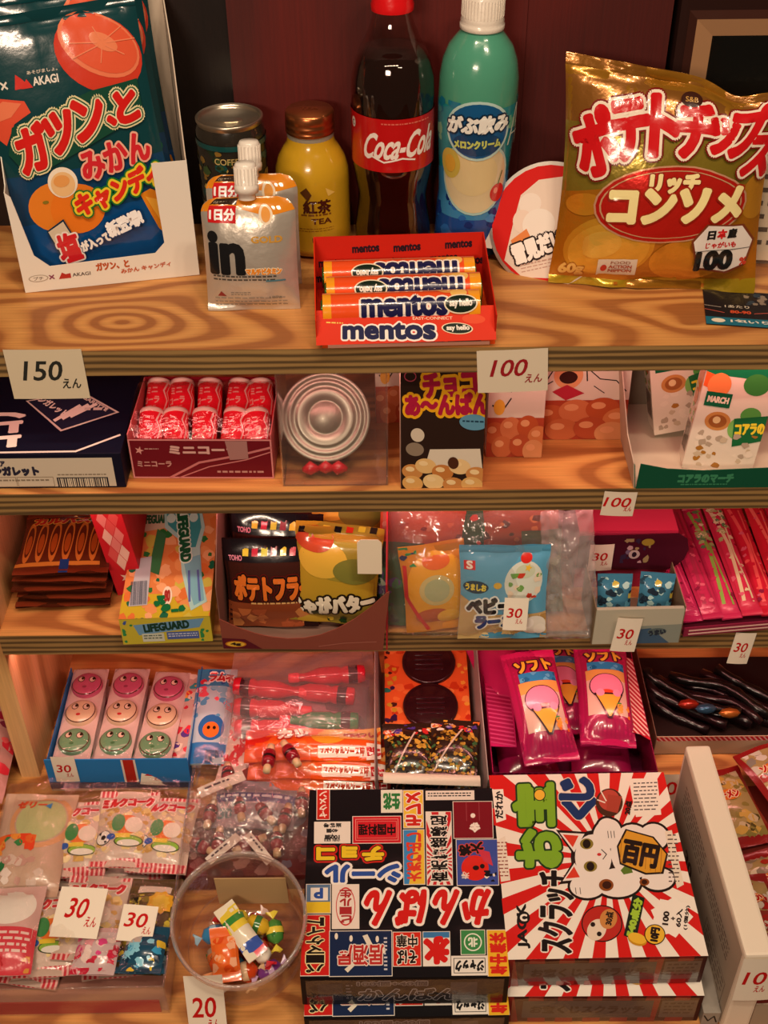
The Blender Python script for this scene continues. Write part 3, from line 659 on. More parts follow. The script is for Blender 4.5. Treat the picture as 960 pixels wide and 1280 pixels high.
for k, (y, z, rx, xo, lab) in enumerate(((0.0200, 0.0140, 5, 0.0055, 'front mint roll half hidden by the orange tray lip'), (0.0415, 0.0170, 30, 0.0085, 'middle mint roll in the orange tray'), (0.0680, 0.0175, 25, 0.007, 'back mint roll with upside-down navy lettering'))):
    Mw = mt.matrix_basis.copy() if False else (Matrix.Translation((-0.047, 0.7465, 0.0075)) @ Matrix.Rotation(R(2.5), 4, 'Z') @ Matrix.Rotation(R(-3), 4, 'X'))
    p = Mw @ Vector((xo, y, z))
    t = thing('mint_roll', lab, 'sweets', tuple(p), (-3, 0, 2.5), 'mint rolls in the orange tray')
    r0 = 0.0122
    b = B(); Mx = Matrix.Rotation(R(90), 4, 'Y'); b.lathe([(0.006, 0.0), (r0, 0.0012), (r0, 0.1108), (0.006, 0.112)], ('#f0521c', 'g'), 32, Mx)
    b.art(roll_art(k > 0, k), lambda u, v, h: (u, -(r0+h+0.0001)*math.sin(R(52)-(v-0.031)/r0), (r0+h+0.0001)*math.cos(R(52)-(v-0.031)/r0)) , grid=0.0022); b.obj('wrapper', t)
    for x0 in (-0.0015, 0.1115):
        b = B(); b.lathe([(0.0, 0), (0.0075, 0.0), (0.0085, 0.001), (0.0075, 0.002), (0.0, 0.002)], ('#3d7a34', 'f'), 16, Matrix.Translation((x0, 0, 0)) @ Mx); b.obj('twisted_end', t)
# second tray beneath it
u2 = thing('sweets_tray', 'lower orange tray under the open tray of mint rolls', 'tray', (-0.043, 0.7505, 0.0003), (0, 0, 1.5))
b = B(); b.box(0, 0, 0, 0.124, 0.086, 0.0065, ('#e2521a', 'p')); A = Art(0.124, 0.0065, [(0, 0), (124, 0), (124, 6.5), (0, 6.5)]); A.t('mentos', 60, 3.4, 56, 6, '#161a4a', rot=0, b=0.5).ell(102, 3, 12, 3, '#14261a'); b.art(A, FRONT(0, 0, 0)); b.obj('tray_body', u2)
b = B(); b.box(0.004, -0.0012, 0.0004, 0.120, -0.0004, 0.0030, ('#f2b8a0', 'p')); b.obj('front_lip', u2)

# --- ice mochi cup
cup = thing('ice_cup', 'white and red rounded ice mochi tub leaning behind the chip bag', 'ice tub', (0.131, 0.872, 0.0345), (62, -20, -14))
b = B(); b.lathe([(0.0, -0.024), (0.036, -0.024), (0.041, -0.018), (0.045, 0.0), (0.0475, 0.002), (0.0475, 0.0035)], ('#eadfd2', 'k'), 56, cap=False); b.obj('tub_base', cup)
b = B(); b.lathe([(0.0478, 0.0035), (0.0478, 0.0050), (0.0, 0.0055)], ('#f2e9de', 'k'), 56)
A = Art(0.094, 0.094, [(0, 0), (94, 0), (94, 94), (0, 94)], 'p')
A.ell(47, 47, 45, 45, '#d4201c').poly([(8, 66), (20, 40), (30, 20), (46, 12), (66, 14), (80, 30), (84, 60), (74, 80), (46, 88), (20, 82)], '#ecd8c8')
A.ell(36, 28, 9, 8, '#f4e6da').ell(28, 40, 8, 9, '#f2dccc').ell(40, 45, 13, 12, '#f6ebe0').poly([(16, 52), (30, 46), (34, 60), (18, 62)], '#e88a4c')
A.t('雪見だいふく', 46, 60, 60, 15, '#fff6ee', rot=8, b=0.9, out=[('#2a1a18', 1.4)]).fine(20, 72, 70, 80, 3, '#c8a090', 4, 0.3)
b.art(A, TOP(-0.047, -0.047, 0.0058)); b.obj('tub_lid', cup)
b = B(); b.add([(-0.046, 0.01, 0.0050), (-0.0475, -0.008, 0.0050), (-0.058, -0.004, 0.0046), (-0.056, 0.008, 0.0046)], [(0, 1, 2, 3)], ('#eadfd2', 'k')); b.obj('pull_tab', cup)

# --- consomme chip bag
A = Art(0.156, 0.164, [(686, 80), (930, 98), (942, 372), (684, 352)], 'h')
A.full('#a8761f').rect(680, 60, 950, 175, '#996428').poly([(680, 150), (950, 150), (950, 250), (680, 250)], '#94802a').poly([(680, 232), (760, 222), (950, 222), (950, 380), (680, 380)], '#c07c1c').poly([(680, 340), (950, 352), (950, 380), (680, 380)], '#b89a20')
A.ell(752, 300, 56, 42, '#dba02e', rot=-6).ell(752, 303, 50, 36, '#e8b13c', rot=-6).ell(742, 296, 26, 18, '#efc050', rot=-10).ell(850, 320, 46, 30, '#d99428').ell(925, 240, 20, 30, '#d8982c').ell(716, 245, 24, 14, '#dc9a2a').ell(880, 300, 30, 16, '#c47a1c')
A.ell(820, 245, 93, 49, '#f0b890').ell(820, 245, 90.5, 47, '#d8261c')
A.ring(820, 245, 86, 43, 0.025, '#f0c090')
A.fin = 'g'
pos = [('ポ', 722, 172, 46, 72, 20), ('テ', 762, 156, 42, 64, 12), ('ト', 801, 150, 30, 68, 2), ('チ', 836, 154, 42, 62, 0), ('ッ', 868, 156, 30, 46, -4), ('プ', 898, 148, 42, 70, -6), ('ス', 918, 186, 34, 50, -10)]
for lay in (0, 1, 2):
    for ch, x, y, w_, h_, r_ in pos:
        if ch == 'ト': pass
        if lay == 0: A.t(ch, x, y, w_, h_, '#7a1010', rot=r_, b=8.5, keep=True)
        elif lay == 1: A.t(ch, x, y, w_, h_, '#f1e3cf', rot=r_, b=6.5, keep=True)
        else: A.t(ch, x, y, w_, h_, '#d0161c', rot=r_, b=3.2, keep=True)
    A.up()
A.t('リッチ', 820, 218, 56, 22, '#f8e8a8', b=1.6, out=[('#8a2012', 1.4)]).t('コンソメ', 826, 245, 158, 42, '#f7e9a6', b=3, out=[('#a02812', 2)])
A.ell(828, 118, 12, 9, '#3a1a10').t('S&B', 828, 118, 14, 6, '#c89a50').t('60g', 710, 332, 30, 18, '#e8b860', b=0.8, out=[('#b06a20', 1)])
A.poly([(850, 292), (866, 270), (914, 274), (932, 296), (924, 330), (900, 340), (862, 332)], '#7a3a20').poly([(853, 293), (868, 272), (912, 276), (929, 297), (921, 328), (898, 337), (864, 329)], '#ece4dc')
A.t('日', 874, 285, 9, 11, '#1c1c1c', b=0.7).t('本', 887, 284, 11, 12, '#cc1a1c', b=0.7).t('産', 900, 284, 11, 12, '#1c1c1c', b=0.7).t('じゃがいも', 888, 299, 38, 8, '#cc1a1c', b=0.3).line([(856, 306), (926, 306)], 0.8, '#2a2a2a').t('100', 882, 320, 44, 25, '#161616', b=2).t('%', 920, 324, 9, 10, '#cc3a2a', b=0.5)
A.rect(742, 316, 790, 340, '#e8ddcc').ell(750, 329, 4, 5, '#c82018').t('FOOD', 770, 321, 24, 4, '#9a5a3a').t('ACTION', 770, 327, 28, 4.5, '#b04a2a', b=0.2).t('NIPPON', 770, 333, 28, 4.5, '#b04a2a', b=0.2)
chip = bag('chip_bag', 0.156, 0.164, 0.026, '#a8741f', A, 21, 2.3, (0.2065, 0.834, 0.0006), (-14, 0, -7), 'h', 0.006, sealcol='#9c6826', seal=0.008, pinch=0.06, cell=0.0024, top=lambda a: 0.004-0.022*a-0.009*math.exp(-((a-0.80)/0.12)**2))
tag(chip, 'gold consomme potato chip bag with large red lettering', 'chip bag')

# --- television behind the chips
tv = thing('television', 'small dark boxy television with a sloping beige screen frame', 'television', (0.248, 0.955, 0.001))
b = B(); b.bbox(-0.02, 0.0, 0, 0.24, 0.22, 0.185, ('#2a1410', 'm'), 0.006); b.obj('cabinet', tv)
def ringp(x0, z0, x1, z1, y, X0, Z0, X1, Z1, Y): 
    a = [(x0, y, z0), (x1, y, z0), (x1, y, z1), (x0, y, z1)]; c = [(X0, Y, Z0), (X1, Y, Z0), (X1, Y, Z1), (X0, Y, Z1)]
    return a+c, [(i, (i+1) % 4, (i+1) % 4+4, i+4) for i in range(4)]
b = B(); b.add(*ringp(-0.006, 0.010, 0.215, 0.163, -0.0030, 0.008, 0.024, 0.201, 0.150, -0.0008), ('#a9805c', 'm')); b.add(*ringp(-0.012, 0.004, 0.221, 0.169, -0.0005, -0.006, 0.010, 0.215, 0.163, -0.0030), ('#3a1c14', 'm')); b.obj('screen_frame', tv)
b = B(); b.box(0.008, -0.0009, 0.024, 0.201, -0.0004, 0.150, ('#0c0e0d', 'g')); b.obj('screen', [c for c in tv.children if c.name.startswith('screen_frame')][0])

# --- acrylic stand of notice sheets and leaflet on the right
st = thing('notice_stand', 'clear acrylic stand with a printed notice at the right edge', 'stand', (0.279, 0.872, 0.0003), (0, 0, -8))
b = B(); b.prism([(0, 0.004), (0.09, 0.004), (0.09, 0.09), (0, 0.09)], lambda u, v, h: (u, -h+v*0.12, v), 0.0006, ('#e4d8c0', 'm'))
A = Art(0.09, 0.086, [(0, 0), (90, 0), (90, 86), (0, 86)], 'm'); A.fine(4, 8, 84, 80, 7, '#5a4a3c', 9, 0.35); b.art(A, lambda u, v, h: (u, -h-0.0002+(v+0.004)*0.12, v+0.004)); b.obj('notice_sheet', st)
b = B(); b.box(-0.003, -0.003, 0.0, 0.095, 0.030, 0.003, RIGID()); b.prism([(-0.003, 0.003), (0.095, 0.003), (0.095, 0.096), (-0.003, 0.096)], lambda u, v, h: (u, -0.002+v*0.12-h, v), 0.001, RIGID()); b.tube([(-0.003, 0.010, 0.0975), (0.095, 0.010, 0.0975)], 0.0022, RIGID()); b.obj('acrylic_holder', st)
lf = B(); lf.box(0, 0, 0, 0.075, 0.052, 0.0006, ('#1f1a1e', 'p')); A = Art(0.075, 0.052, [(0, 0), (75, 0), (75, 52), (0, 52)]); A.rect(0, 41, 75, 52, '#1b6a80').ell(9, 46, 5, 3, '#e8dcc4').t('80-90', 26, 32, 15, 4, '#d05030', b=0.2).t('1あたり', 24, 24, 18, 4, '#d8ccb8').line([(0, 30), (14, 34)], 0.6, '#d86050').line([(36, 33), (75, 24)], 0.6, '#d86050').line([(0, 24), (12, 26)], 0.5, '#c8b8a8').t('1包いりJapan', 42, 46, 48, 5, '#e8e0d0', b=0.2).blobs(30, 2, 74, 20, 20, ['#5a4a44', '#8a7a6a', '#2c3a48'], 2, 4, 4)
lf.art(A, TOP(0, 0, 0.0006)); o = lf.obj('leaflet', None, (0.238, 0.778, 0.0005), (0, 0, -9)); tag(o, 'dark leaflet with a teal band lying at the shelf edge', 'leaflet')

# ================================================================ second shelf, top surface z = -0.130
Z2 = -0.1298
cg = thing('sweet_box', 'navy box of sugar sticks with white lettering and a barcode end', 'box', (-0.203, 0.757, Z2), (0, 0, 0))
b = B(); b.bbox(-0.19, 0, 0, 0, 0.135, 0.0335, ('#101226', 'p'), 0.0008)
A = Art(0.188, 0.133, [(-75, 430), (172, 430), (158, 572), (-120, 572)])
A.line([(-20, 571), (108, 570), (156, 545)], 2.6, '#e8e0d4').t('ココア', 14, 532, 62, 62, '#efe8dc', rot=90, b=1.6, skew=-0.1).t('ORION', 4, 490, 36, 11, '#e8e0d4', rot=90, b=0.8)
A.poly([(44, 491), (106, 477), (152, 510), (88, 539)], '#d8d0c4').poly([(47, 492), (105, 479.5), (148, 510), (89, 536)], '#23253c')
A.t('シガレット', 76, 500, 40, 10, '#f0e8dc', rot=-38, b=0.4).t('CIGARETTE', 120, 494, 44, 5, '#d8d0c4', rot=-36, b=0.2)
for i in range(3): A.line([(80+i*9, 522-i*3), (106+i*9, 500-i*1)], 4.5, '#efe8dc', keep=True)
A.up(); A.fine(112, 503, 138, 512, 1, '#d8d0c4', 3)
b.art(A, TOP(-0.189, 0.001, 0.0336))
A = Art(0.188, 0.0335, [(-135, 572), (160, 572), (160, 613), (-135, 613)])
A.rect(-135, 577, 150, 611, '#cfc3ae').t('シガレット', 30, 592, 55, 10, '#2a2a3c', b=1).t('ココア', 8, 583, 22, 6, '#3a3a4a', b=0.4).frame(0, 599, 28, 611, 0.6, '#8a7a64').frame(29, 599, 74, 611, 0.6, '#8a7a64').fine(4, 602, 70, 606, 1, '#8a7c68', 2).rect(78, 600, 141, 612, '#22222c').bars(80, 601, 139, 611, '#d8ccb4').fine(80, 596, 140, 599, 1, '#8a7c68', 5)
b.art(A, FRONT(-0.189, 0, 0)); b.obj('box_lid', cg)

# mini cola box: card tray under a clear lid, ten red rolls standing in two rows
ck = thing('sweet_box', 'dark red open box holding red mini cola bottles beside the navy box', 'box', (-0.199, 0.770, Z2), (0, 0, -1.2))
KW, KD, KH = 0.112, 0.082, 0.038
b = B(); b.box(0, 0, 0, KW, KD, 0.001, ('#7a1220', 'p')); b.obj('box_floor', ck)
b = B(); b.box(0, -0.0008, 0, KW, 0, KH, ('#6e1420', 'p'))
A = Art(KW, KH, [(162, 545), (345, 545), (345, 601), (162, 601)])
A.frame(162, 545, 345, 601, 2, '#d88a88').line([(210, 600), (250, 578), (300, 568), (345, 556)], 3, '#c87878', keep=True).line([(222, 600), (262, 584), (310, 574), (345, 562)], 1.6, '#c87878').t('ミニコーラ', 258, 560, 88, 11, '#d8a8a0', b=0.9).star(175, 561, 6, 5, '#d89890', 0.4).t('ミニコーラ', 192, 580, 44, 8, '#c89088', b=0.3).poly([(286, 547), (314, 547), (314, 572), (290, 574)], '#a87874').fine(272, 590, 332, 596, 1, '#c09088', 3).fine(182, 558, 200, 561, 1, '#c89a90', 2)
b.art(A, FRONT(0, -0.0008, 0)); b.obj('front_panel', ck)
for x in (0, KW-0.0008):
    b = B(); b.box(x, 0, 0, x+0.0008, KD, KH+0.004, ('#c86a6c', 'p')); b.obj('side_panel', ck)
b = B(); b.box(0, KD-0.0008, 0, KW, KD, KH+0.004, ('#7a1220', 'p')); b.obj('back_panel', ck)
b = B(); b.sheet(lambda a, c: (0.001+a*(KW-0.002), 0.0005+c*(KD-0.001), KH+0.024*math.sin(PI*min(1, c*1.0))*0.7+0.0006*math.sin(a*40+c*9)), 24, 16, CLEAR()); b.obj('clear_film', ck)
def cola_roll(loc, rot, lab):
    t = thing('mini_cola', lab, 'sweets', loc, rot, 'mini cola rolls in the dark red box')
    b = B(); b.lathe([(0.0065, 0), (0.0098, 0.0012), (0.0102, 0.003), (0.0102, 0.034), (0.0095, 0.036), (0.0068, 0.0368)], ('#f01c34', 'g'), 28)
    A = Art(0.034, 0.030, [(0, 0), (34, 0), (34, 30), (0, 30)], 'g')
    A.line([(26, 0), (23, 8), (27, 16), (24, 30)], 1.3, '#f0c0b8').line([(29, 0), (26, 9), (30, 17), (27, 30)], 0.6, '#f0c0b8').t('ミニ', 13, 8, 10, 6, '#f0a8a0', b=0.2).t('コーラ', 13, 17, 14, 6, '#f0a8a0', b=0.2).fine(8, 22, 19, 26, 2, '#e88880', 3)
    b.art(A, lambda u, v, h: ((0.0103+h)*math.sin((u-0.017)/0.0102), -(0.0103+h)*math.cos((u-0.017)/0.0102), 0.003+v), grid=0.003); b.obj('wrapper', t)
    b = B(); b.lathe([(0.0103, 0.0325), (0.0105, 0.034), (0.0100, 0.0365), (0.0075, 0.0373), (0.0, 0.0373)], ('#f0d8cc', 'g'), 28); b.obj('white_cap', t.children[0])
    return t
mk = Matrix.Translation((-0.199, 0.770, Z2)) @ Matrix.Rotation(R(-1.2), 4, 'Z')
words = ['leftmost', 'second from left', 'middle', 'second from right', 'rightmost']
roll0 = None
for row in (0, 1):
    for i in range(5):
        p = mk @ Vector((0.0118+i*0.0220, 0.012+row*0.0375, 0.0155 if row == 0 else 0.0185))
        lab = f'{words[i]} red mini cola roll in the {"front" if row == 0 else "back"} row of the red box'
        if roll0 is None: roll0 = cola_roll(tuple(p), (-62, 0, -1), lab)
        else: copy_thing(roll0, tuple(p), (-62 if row == 0 else -60, 0, (-3, 4, 1, -5, 6)[i]), lab)

# clear case with a ringed tin lid
cc = thing('clear_case', 'clear plastic case holding the round ringed tin', 'case', (-0.079, 0.757, Z2), (0, 0, 0))
b = B(); b.box(0, 0, 0, 0.082, 0.075, 0.0008, RIGID()); b.box(0, -0.0006, 0, 0.082, 0, 0.104, RIGID()); b.box(0, 0, 0, 0.0006, 0.075, 0.104, RIGID()); b.box(0.0814, 0, 0, 0.082, 0.075, 0.104, RIGID()); b.obj('case_shell', cc)
b = B()
for pts in ([(0, 0, 0), (0.082, 0, 0), (0.082, 0, 0.104), (0, 0, 0.104), (0, 0, 0)], [(0, 0.075, 0), (0, 0, 0)], [(0.082, 0.075, 0), (0.082, 0, 0)]): b.tube(pts, 0.0009, RIGID(), 6)
b.obj('case_edges', cc)
tn = thing('round_tin', 'round silver tin lid with concentric rings in the clear case', 'tin', (-0.0455, 0.790, -0.0875), (56, 0, 1))
b = B(); b.lathe([(0.0, -0.010), (0.034, -0.010), (0.0352, -0.004), (0.0355, 0.0), (0.0348, 0.0012), (0.0325, 0.0008), (0.0318, -0.0006), (0.0300, -0.0006), (0.0292, 0.0008), (0.0268, 0.0008), (0.0260, -0.0008), (0.0235, -0.0008), (0.0226, 0.0006), (0.0215, 0.0008), (0.0150, 0.0006), (0.0140, -0.0012), (0.0125, -0.0012), (0.0115, 0.0002), (0.0, 0.0003)], ('#a9aa9c', 't'), 72, cap=False); b.obj('tin_lid', tn)
ry = B()
for k, (x, z, r_) in enumerate(((0.0, 0, 0.006), (0.012, 0.001, 0.0055), (0.022, 0.0, 0.006))): ry.tube([(x-0.006, 0.002*k, 0.006), (x, 0, 0.008+z), (x+0.007, 0.001, 0.006)], r_, ('#c8142a', 'g'), 10, [0.002, r_, 0.002])
o = ry.obj('ribbon_sweet', None, (-0.058, 0.768, Z2+0.0012)); tag(o, 'red wrapped sweet lying in the clear case below the tin', 'sweets')

# bread-snack boxes
def char_free(A): return A
bx = thing('snack_box', 'dark brown choco bread snack box leaning at the shelf front', 'box', (0.0135, 0.752, Z2), (-7, 0, 1.5))
b = B(); b.bbox(0, 0, 0, 0.064, 0.022, 0.118, ('#d9cdb8', 'p'), 0.0008)
A = Art(0.064, 0.118, [(500, 455), (608, 452), (603, 606), (496, 616)])
A.full('#2c1c16').ell(512, 483, 8, 6, '#b8485c').ell(512, 483, 6.8, 4.8, '#2c1c16')
A.t('チョコ', 562, 491, 66, 27, '#a81a3c', rot=5, b=1.6, out=[('#e8a81c', 3.4)]).t('あ〜んぱん', 558, 513, 106, 23, '#a81a3c', rot=3, b=1.6, out=[('#e8a81c', 3.2)])
A.t('ブルボン', 556, 464, 44, 6, '#c81c28', b=0.4).ell(520, 550, 9, 8, '#cfc2ae').ell(516, 567, 12, 8, '#8a7a68').ell(592, 532, 18, 9, '#5b93b0').fine(578, 530, 606, 534, 1, '#1c3a50', 3)
A.poly([(528, 590), (536, 566), (600, 562), (604, 592)], '#d8ccb8')
for x, y, c in ((512, 594, '#c88a4a'), (530, 586, '#e0b878'), (552, 592, '#c07a3c'), (574, 584, '#e6c48c'), (596, 592, '#c98a4c'), (512, 608, '#dca860'), (540, 604, '#e8c88c'), (566, 606, '#c8884a'), (590, 604, '#ddae68')): A.ell(x, y, 14, 9, c).ell(x-3, y-3, 6, 3, '#edd09a')
A.ell(566, 580, 7, 7, '#4a2818')
b.art(A, FRONT(0, 0, 0)); b.obj('box_body', bx)
def bun_box(label, loc, rot, w, h, flip):
    t = thing('snack_box', label, 'box', loc, rot)
    b = B(); b.bbox(0, 0, 0, w, 0.020, h, ('#d9cfc0', 'p'), 0.0008)
    A = Art(w, h, [(0, 0), (100, 0), (100, 120), (0, 120)])
    A.full('#d6cbbb').rect(0, 74, 100, 120, '#a8432c').poly([(0, 8), (10, 4), (20, 8), (32, 4), (46, 9), (60, 5), (60, 0), (0, 0)], '#c8303a')
    if flip:
        A.ell(48, 20, 18, 14, '#8a4a2c').ell(48, 20, 11, 8, '#3c1c12').ell(80, 14, 16, 13, '#a8623a').ell(80, 14, 9, 7, '#3c1c12').line([(6, 22), (28, 28), (40, 44)], 2, '#2a2220').line([(8, 60), (26, 66), (40, 52)], 2, '#2a2220').ell(20, 62, 10, 9, '#e0a83c').rect(0, 0, 30, 8, '#3c78a8')
    else:
        A.fine(58, 16, 94, 42, 4, '#9a7a5c', 3, 0.3).line([(8, 50), (16, 36), (12, 20), (24, 10), (46, 10), (56, 22), (50, 36), (52, 52)], 1.4, '#2a2220').ell(31, 46, 16, 15, '#d89a6c').ell(31, 48, 10, 7, '#3a1c18').poly([(14, 64), (30, 56), (50, 66), (30, 74)], '#b02a3c').line([(54, 40), (66, 50), (84, 52), (96, 64)], 1.2, '#2a2220').line([(4, 58), (14, 52)], 1.2, '#2a2220').line([(60, 58), (72, 66)], 1, '#2a2220')
    for x, y, c in ((14, 92, '#b85a34'), (42, 86, '#c8744a'), (72, 84, '#b4532e'), (92, 96, '#c87848'), (28, 108, '#c06a40'), (60, 106, '#b05030'), (84, 112, '#d09060')): A.ell(x, y, 19, 13, c).ell(x-5, y-4, 8, 4, '#dc9a6c')
    b.art(A, FRONT(0, 0, 0)); b.obj('box_body', t); return t
bun_box('brown and white bun snack box half behind the 100 yen card', (0.083, 0.793, Z2), (-6, 0, -1), 0.045, 0.094, True)
bun_box('white and red bun snack box at the shelf back', (0.126, 0.816, Z2), (-5, 0, 0), 0.073, 0.096, False)
bun_box('dull red bun snack box behind the clear case', (-0.006, 0.842, Z2), (-3, 0, 2), 0.040, 0.092, True)

# green tray with two biscuit packs
gt = thing('card_tray', 'green and white card tray holding two koala-less biscuit packs', 'tray', (0.1975, 0.750, Z2), (0, 0, 0))
gt['label'] = 'green edged white card tray under the two biscuit packs'
GW, GD = 0.135, 0.115
b = B(); b.box(0, 0, 0, GW, GD, 0.0008, ('#cdbfa8', 'm')); b.obj('tray_floor', gt)
b = B(); b.prism([(0, 0), (GW, 0), (GW, 0.026), (0.10, 0.019), (0.05, 0.017), (0.022, 0.019), (0.001, 0.024)], lambda u, v, h: (u, -h, v), -0.0008, ('#10513a', 'p'))
A = Art(GW, 0.026, [(795, 585), (1010, 585), (1010, 615), (795, 615)]); A.t('コアラのマーチ', 880, 604, 68, 9, '#3c8a64', b=0.8).fine(850, 610, 908, 613, 1, '#3c8a64', 2); b.art(A, lambda u, v, h: (u, -0.0009-h, v)); b.obj('front_panel', gt)
b = B(); b.prism([(0, 0), (GD, 0), (GD, 0.085), (GD*0.55, 0.085), (0.030, 0.030), (0, 0.024)], lambda u, v, h: (-0.0008-h-v*0.12, u, v), -0.0008, ('#b8ab98', 'm')); b.prism([(0, 0), (GD, 0), (GD, 0.022), (0, 0.022)], lambda u, v, h: (-0.0002-h-v*0.12, u, v), -0.0006, ('#10513a', 'p')); b.obj('side_panel', gt)
b = B(); b.box(-0.01, GD, 0, GW, GD+0.0008, 0.085, ('#8a7d6c', 'm')); b.obj('back_panel', gt)
def koala_art(seed):
    A = Art(0.055, 0.098, [(0, 0), (55, 0), (55, 98), (0, 98)], 'g'); A.full('#e2d6c2')
    A.rect(0, 0, 55, 16, '#147a4a').poly([(0, 14), (14, 18), (12, 30), (0, 26)], '#e2632c').ell(12, 24, 9, 10, '#e8894c').ell(40, 20, 10, 9, '#3c8a3c').rect(4, 30, 24, 42, '#14603c').t('MARCH', 14, 36, 16, 5, '#e8dcc4', b=0.3).ell(18, 54, 10, 8, '#c88a4a').ell(18, 54, 7, 5.5, '#9c5c2c').ell(17, 53, 3, 3, '#e8c890')
    A.ell(42, 46, 8, 7, '#58a048').ell(34, 58, 7, 9, '#7cb85c').poly([(30, 50), (55, 44), (55, 66), (34, 74)], '#1c6a3a').t('コアラの', 44, 57, 22, 9, '#f0d838', rot=10, b=0.5).blobs(4, 62, 52, 94, 26, ['#c8b89c', '#b0a08a', '#e8dcc8', '#a8742c'], 2, 4, seed)
    return A
def biscuit(label, loc, rot, side):
    t = thing('biscuit_pack', label, 'biscuit pack', loc, rot, 'biscuit packs in the green tray')
    b = B(); b.prism([(0, 0), (0.055, 0), (0.055, 0.098), (0, 0.098)], lambda u, v, h: (u, -h+v*0.05, v), -0.022, ('#e2d6c2', 'g')) if False else b.bbox(0, 0, 0, 0.055, 0.024, 0.098, ('#e2d6c2', 'g'), 0.002)
    b.art(koala_art(side), FRONT(0, 0, 0))
    A = Art(0.024, 0.098, [(0, 0), (24, 0), (24, 98), (0, 98)], 'g'); A.rect(0, 0, 24, 14, '#147a4a').poly([(4, 16), (20, 14), (20, 34), (4, 30)], '#e07a44').ell(12, 40, 6, 7, '#c8703c').bars(4, 62, 20, 86, '#2a2420').blobs(3, 46, 21, 60, 8, ['#7cb85c', '#c88a4a'], 2, 4, 2)
    b.art(A, lambda u, v, h: (-h, 0.024-u, v)); b.obj('pack_body', t)
    b = B(); b.prism([(0, 0.0), (0.055, 0.0), (0.050, 0.010), (0.005, 0.010)], lambda u, v, h: (u, 0.012+h, 0.098+v), 0.0008, ('#147a4a', 'g')); b.obj('top_fin', t)
    return t
biscuit('back biscuit pack leaning left in the green tray', (0.2225, 0.812, Z2+0.006), (-8, -9, 4), 3)
biscuit('front green and white biscuit pack with a leafy label', (0.238, 0.774, Z2+0.0015), (-10, 6, -6), 8)

# ================================================================ third shelf, z = -0.286
Z3 = -0.2858
def slim_art(w, h, base, cols, seed, txt=None, tc='#f0e0a0', to='#2a1410', n=30):
    A = Art(w, h, [(0, 0), (100*w/h, 0), (100*w/h, 100), (0, 100)], 'g'); W_ = 100*w/h; A.full(base)
    A.blobs(0, 30, W_, 96, n, cols, 3, 9, seed)
    if txt: A.t(txt, W_/2, 24, W_*0.85, 20, tc, b=1, out=[(to, 2)])
    return A
# pile of dark orange snack packs on the left
for k in range(5):
    z = Z3+0.0005+k*0.0082
    A = Art(0.075, 0.075, [(0, 0), (75, 0), (75, 75), (0, 75)], 'g'); A.full('#5a2614')
    for i in range(6): A.ring(8+i*12, 36, 4.6, 26, 0.25, '#c0702c'); A.ell(8+i*12, 40, 2.6, 12, '#a8521e')
    A.rect(0, 62, 75, 66, '#c07a30').rect(40, 60, 48, 75, '#1c3a78').t('カルパス', 34, 8, 50, 10, '#b82a1c', b=0.8, out=[('#d8a040', 1)])
    o = bag('snack_pack', 0.083, 0.080, 0.0052, '#4a2012', A if k == 4 else None, 30+k, 0.8, (-0.284+0.002*math.sin(k*2), 0.780+k*0.0015, z+0.0053), (-88, 0, (3, -2, 1, -3, 2)[k]), 'g', 0.005, sealcol='#6a2a16', back=0.3, cell=0.004)
    tag(o, ['lowest dark orange snack pack of the left pile', 'second lowest snack pack of the left pile', 'middle snack pack of the left pile', 'second highest snack pack of the left pile', 'topmost dark snack pack with orange ovals, left pile'][k], 'snack pack', 'pile of dark orange snack packs')
o = bag('snack_pack', 0.095, 0.050, 0.010, '#3a2a14', slim_art(0.095, 0.05, '#2c2414', ['#6a6a2a', '#8a5a7a', '#3a5a2c', '#7a3a1c'], 4), 61, 1, (-0.275, 0.866, Z3+0.030), (-25, 0, 4), 'g', 0.005); tag(o, 'dim olive snack pack at the back behind the left pile', 'snack pack')

# diamond box and lifeguard box
dm = thing('sweet_box', 'red box with pink and white diamonds squeezed beside the dinosaur-green box', 'box', (-0.2395, 0.800, Z3), (0, -6, 3))
dm['label'] = 'narrow red box with a pink and white diamond pattern'
b = B(); b.bbox(0, 0, 0, 0.026, 0.095, 0.098, ('#c4202c', 'p'), 0.0008)
A = Art(0.026, 0.098, [(0, 0), (26, 0), (26, 98), (0, 98)]); A.full('#c8232f')
for r_ in range(6):
    for c_ in range(3): A.poly([(c_*10+(r_ % 2)*5-2, r_*10), (c_*10+4.5+(r_ % 2)*5-2, r_*10+5+5), (c_*10+(r_ % 2)*5-2, r_*10+20), (c_*10-4.5+(r_ % 2)*5-2, r_*10+10)] if c_*10+(r_ % 2)*5-6.5 > 0 and c_*10+(r_ % 2)*5+2.5 < 26 else [(0, 0), (0.1, 0), (0, 0.1)], ['#e8c4b4', '#e08a84', '#d85a58'][(r_+c_) % 3], keep=True)
A.up(); A.star(13, 78, 6, 5, '#f0d8c8', 0.4)
b.art(A, FRONT(0, 0, 0))
A2 = Art(0.026, 0.095, [(0, 0), (26, 0), (26, 95), (0, 95)]); A2.full('#d8636a')
for r_ in range(8):
    for c_ in range(2): A2.poly([(7+c_*12, r_*12), (12.5+c_*12, r_*12+6), (7+c_*12, r_*12+12), (1.5+c_*12, r_*12+6)], ['#f0d0c0', '#c8232f'][(r_+c_) % 2], keep=True)
b.art(A2, TOP(0, 0, 0.098)); b.obj('box_body', dm)
lg = thing('sweet_box', 'tall yellow, green and orange sweet box lying beside the chip carton', 'box', (-0.2245, 0.738, Z3), (0, 0, 2.5))
b = B(); b.bbox(0, 0, 0, 0.0765, 0.150, 0.0295, ('#c8b23c', 'p'), 0.0008)
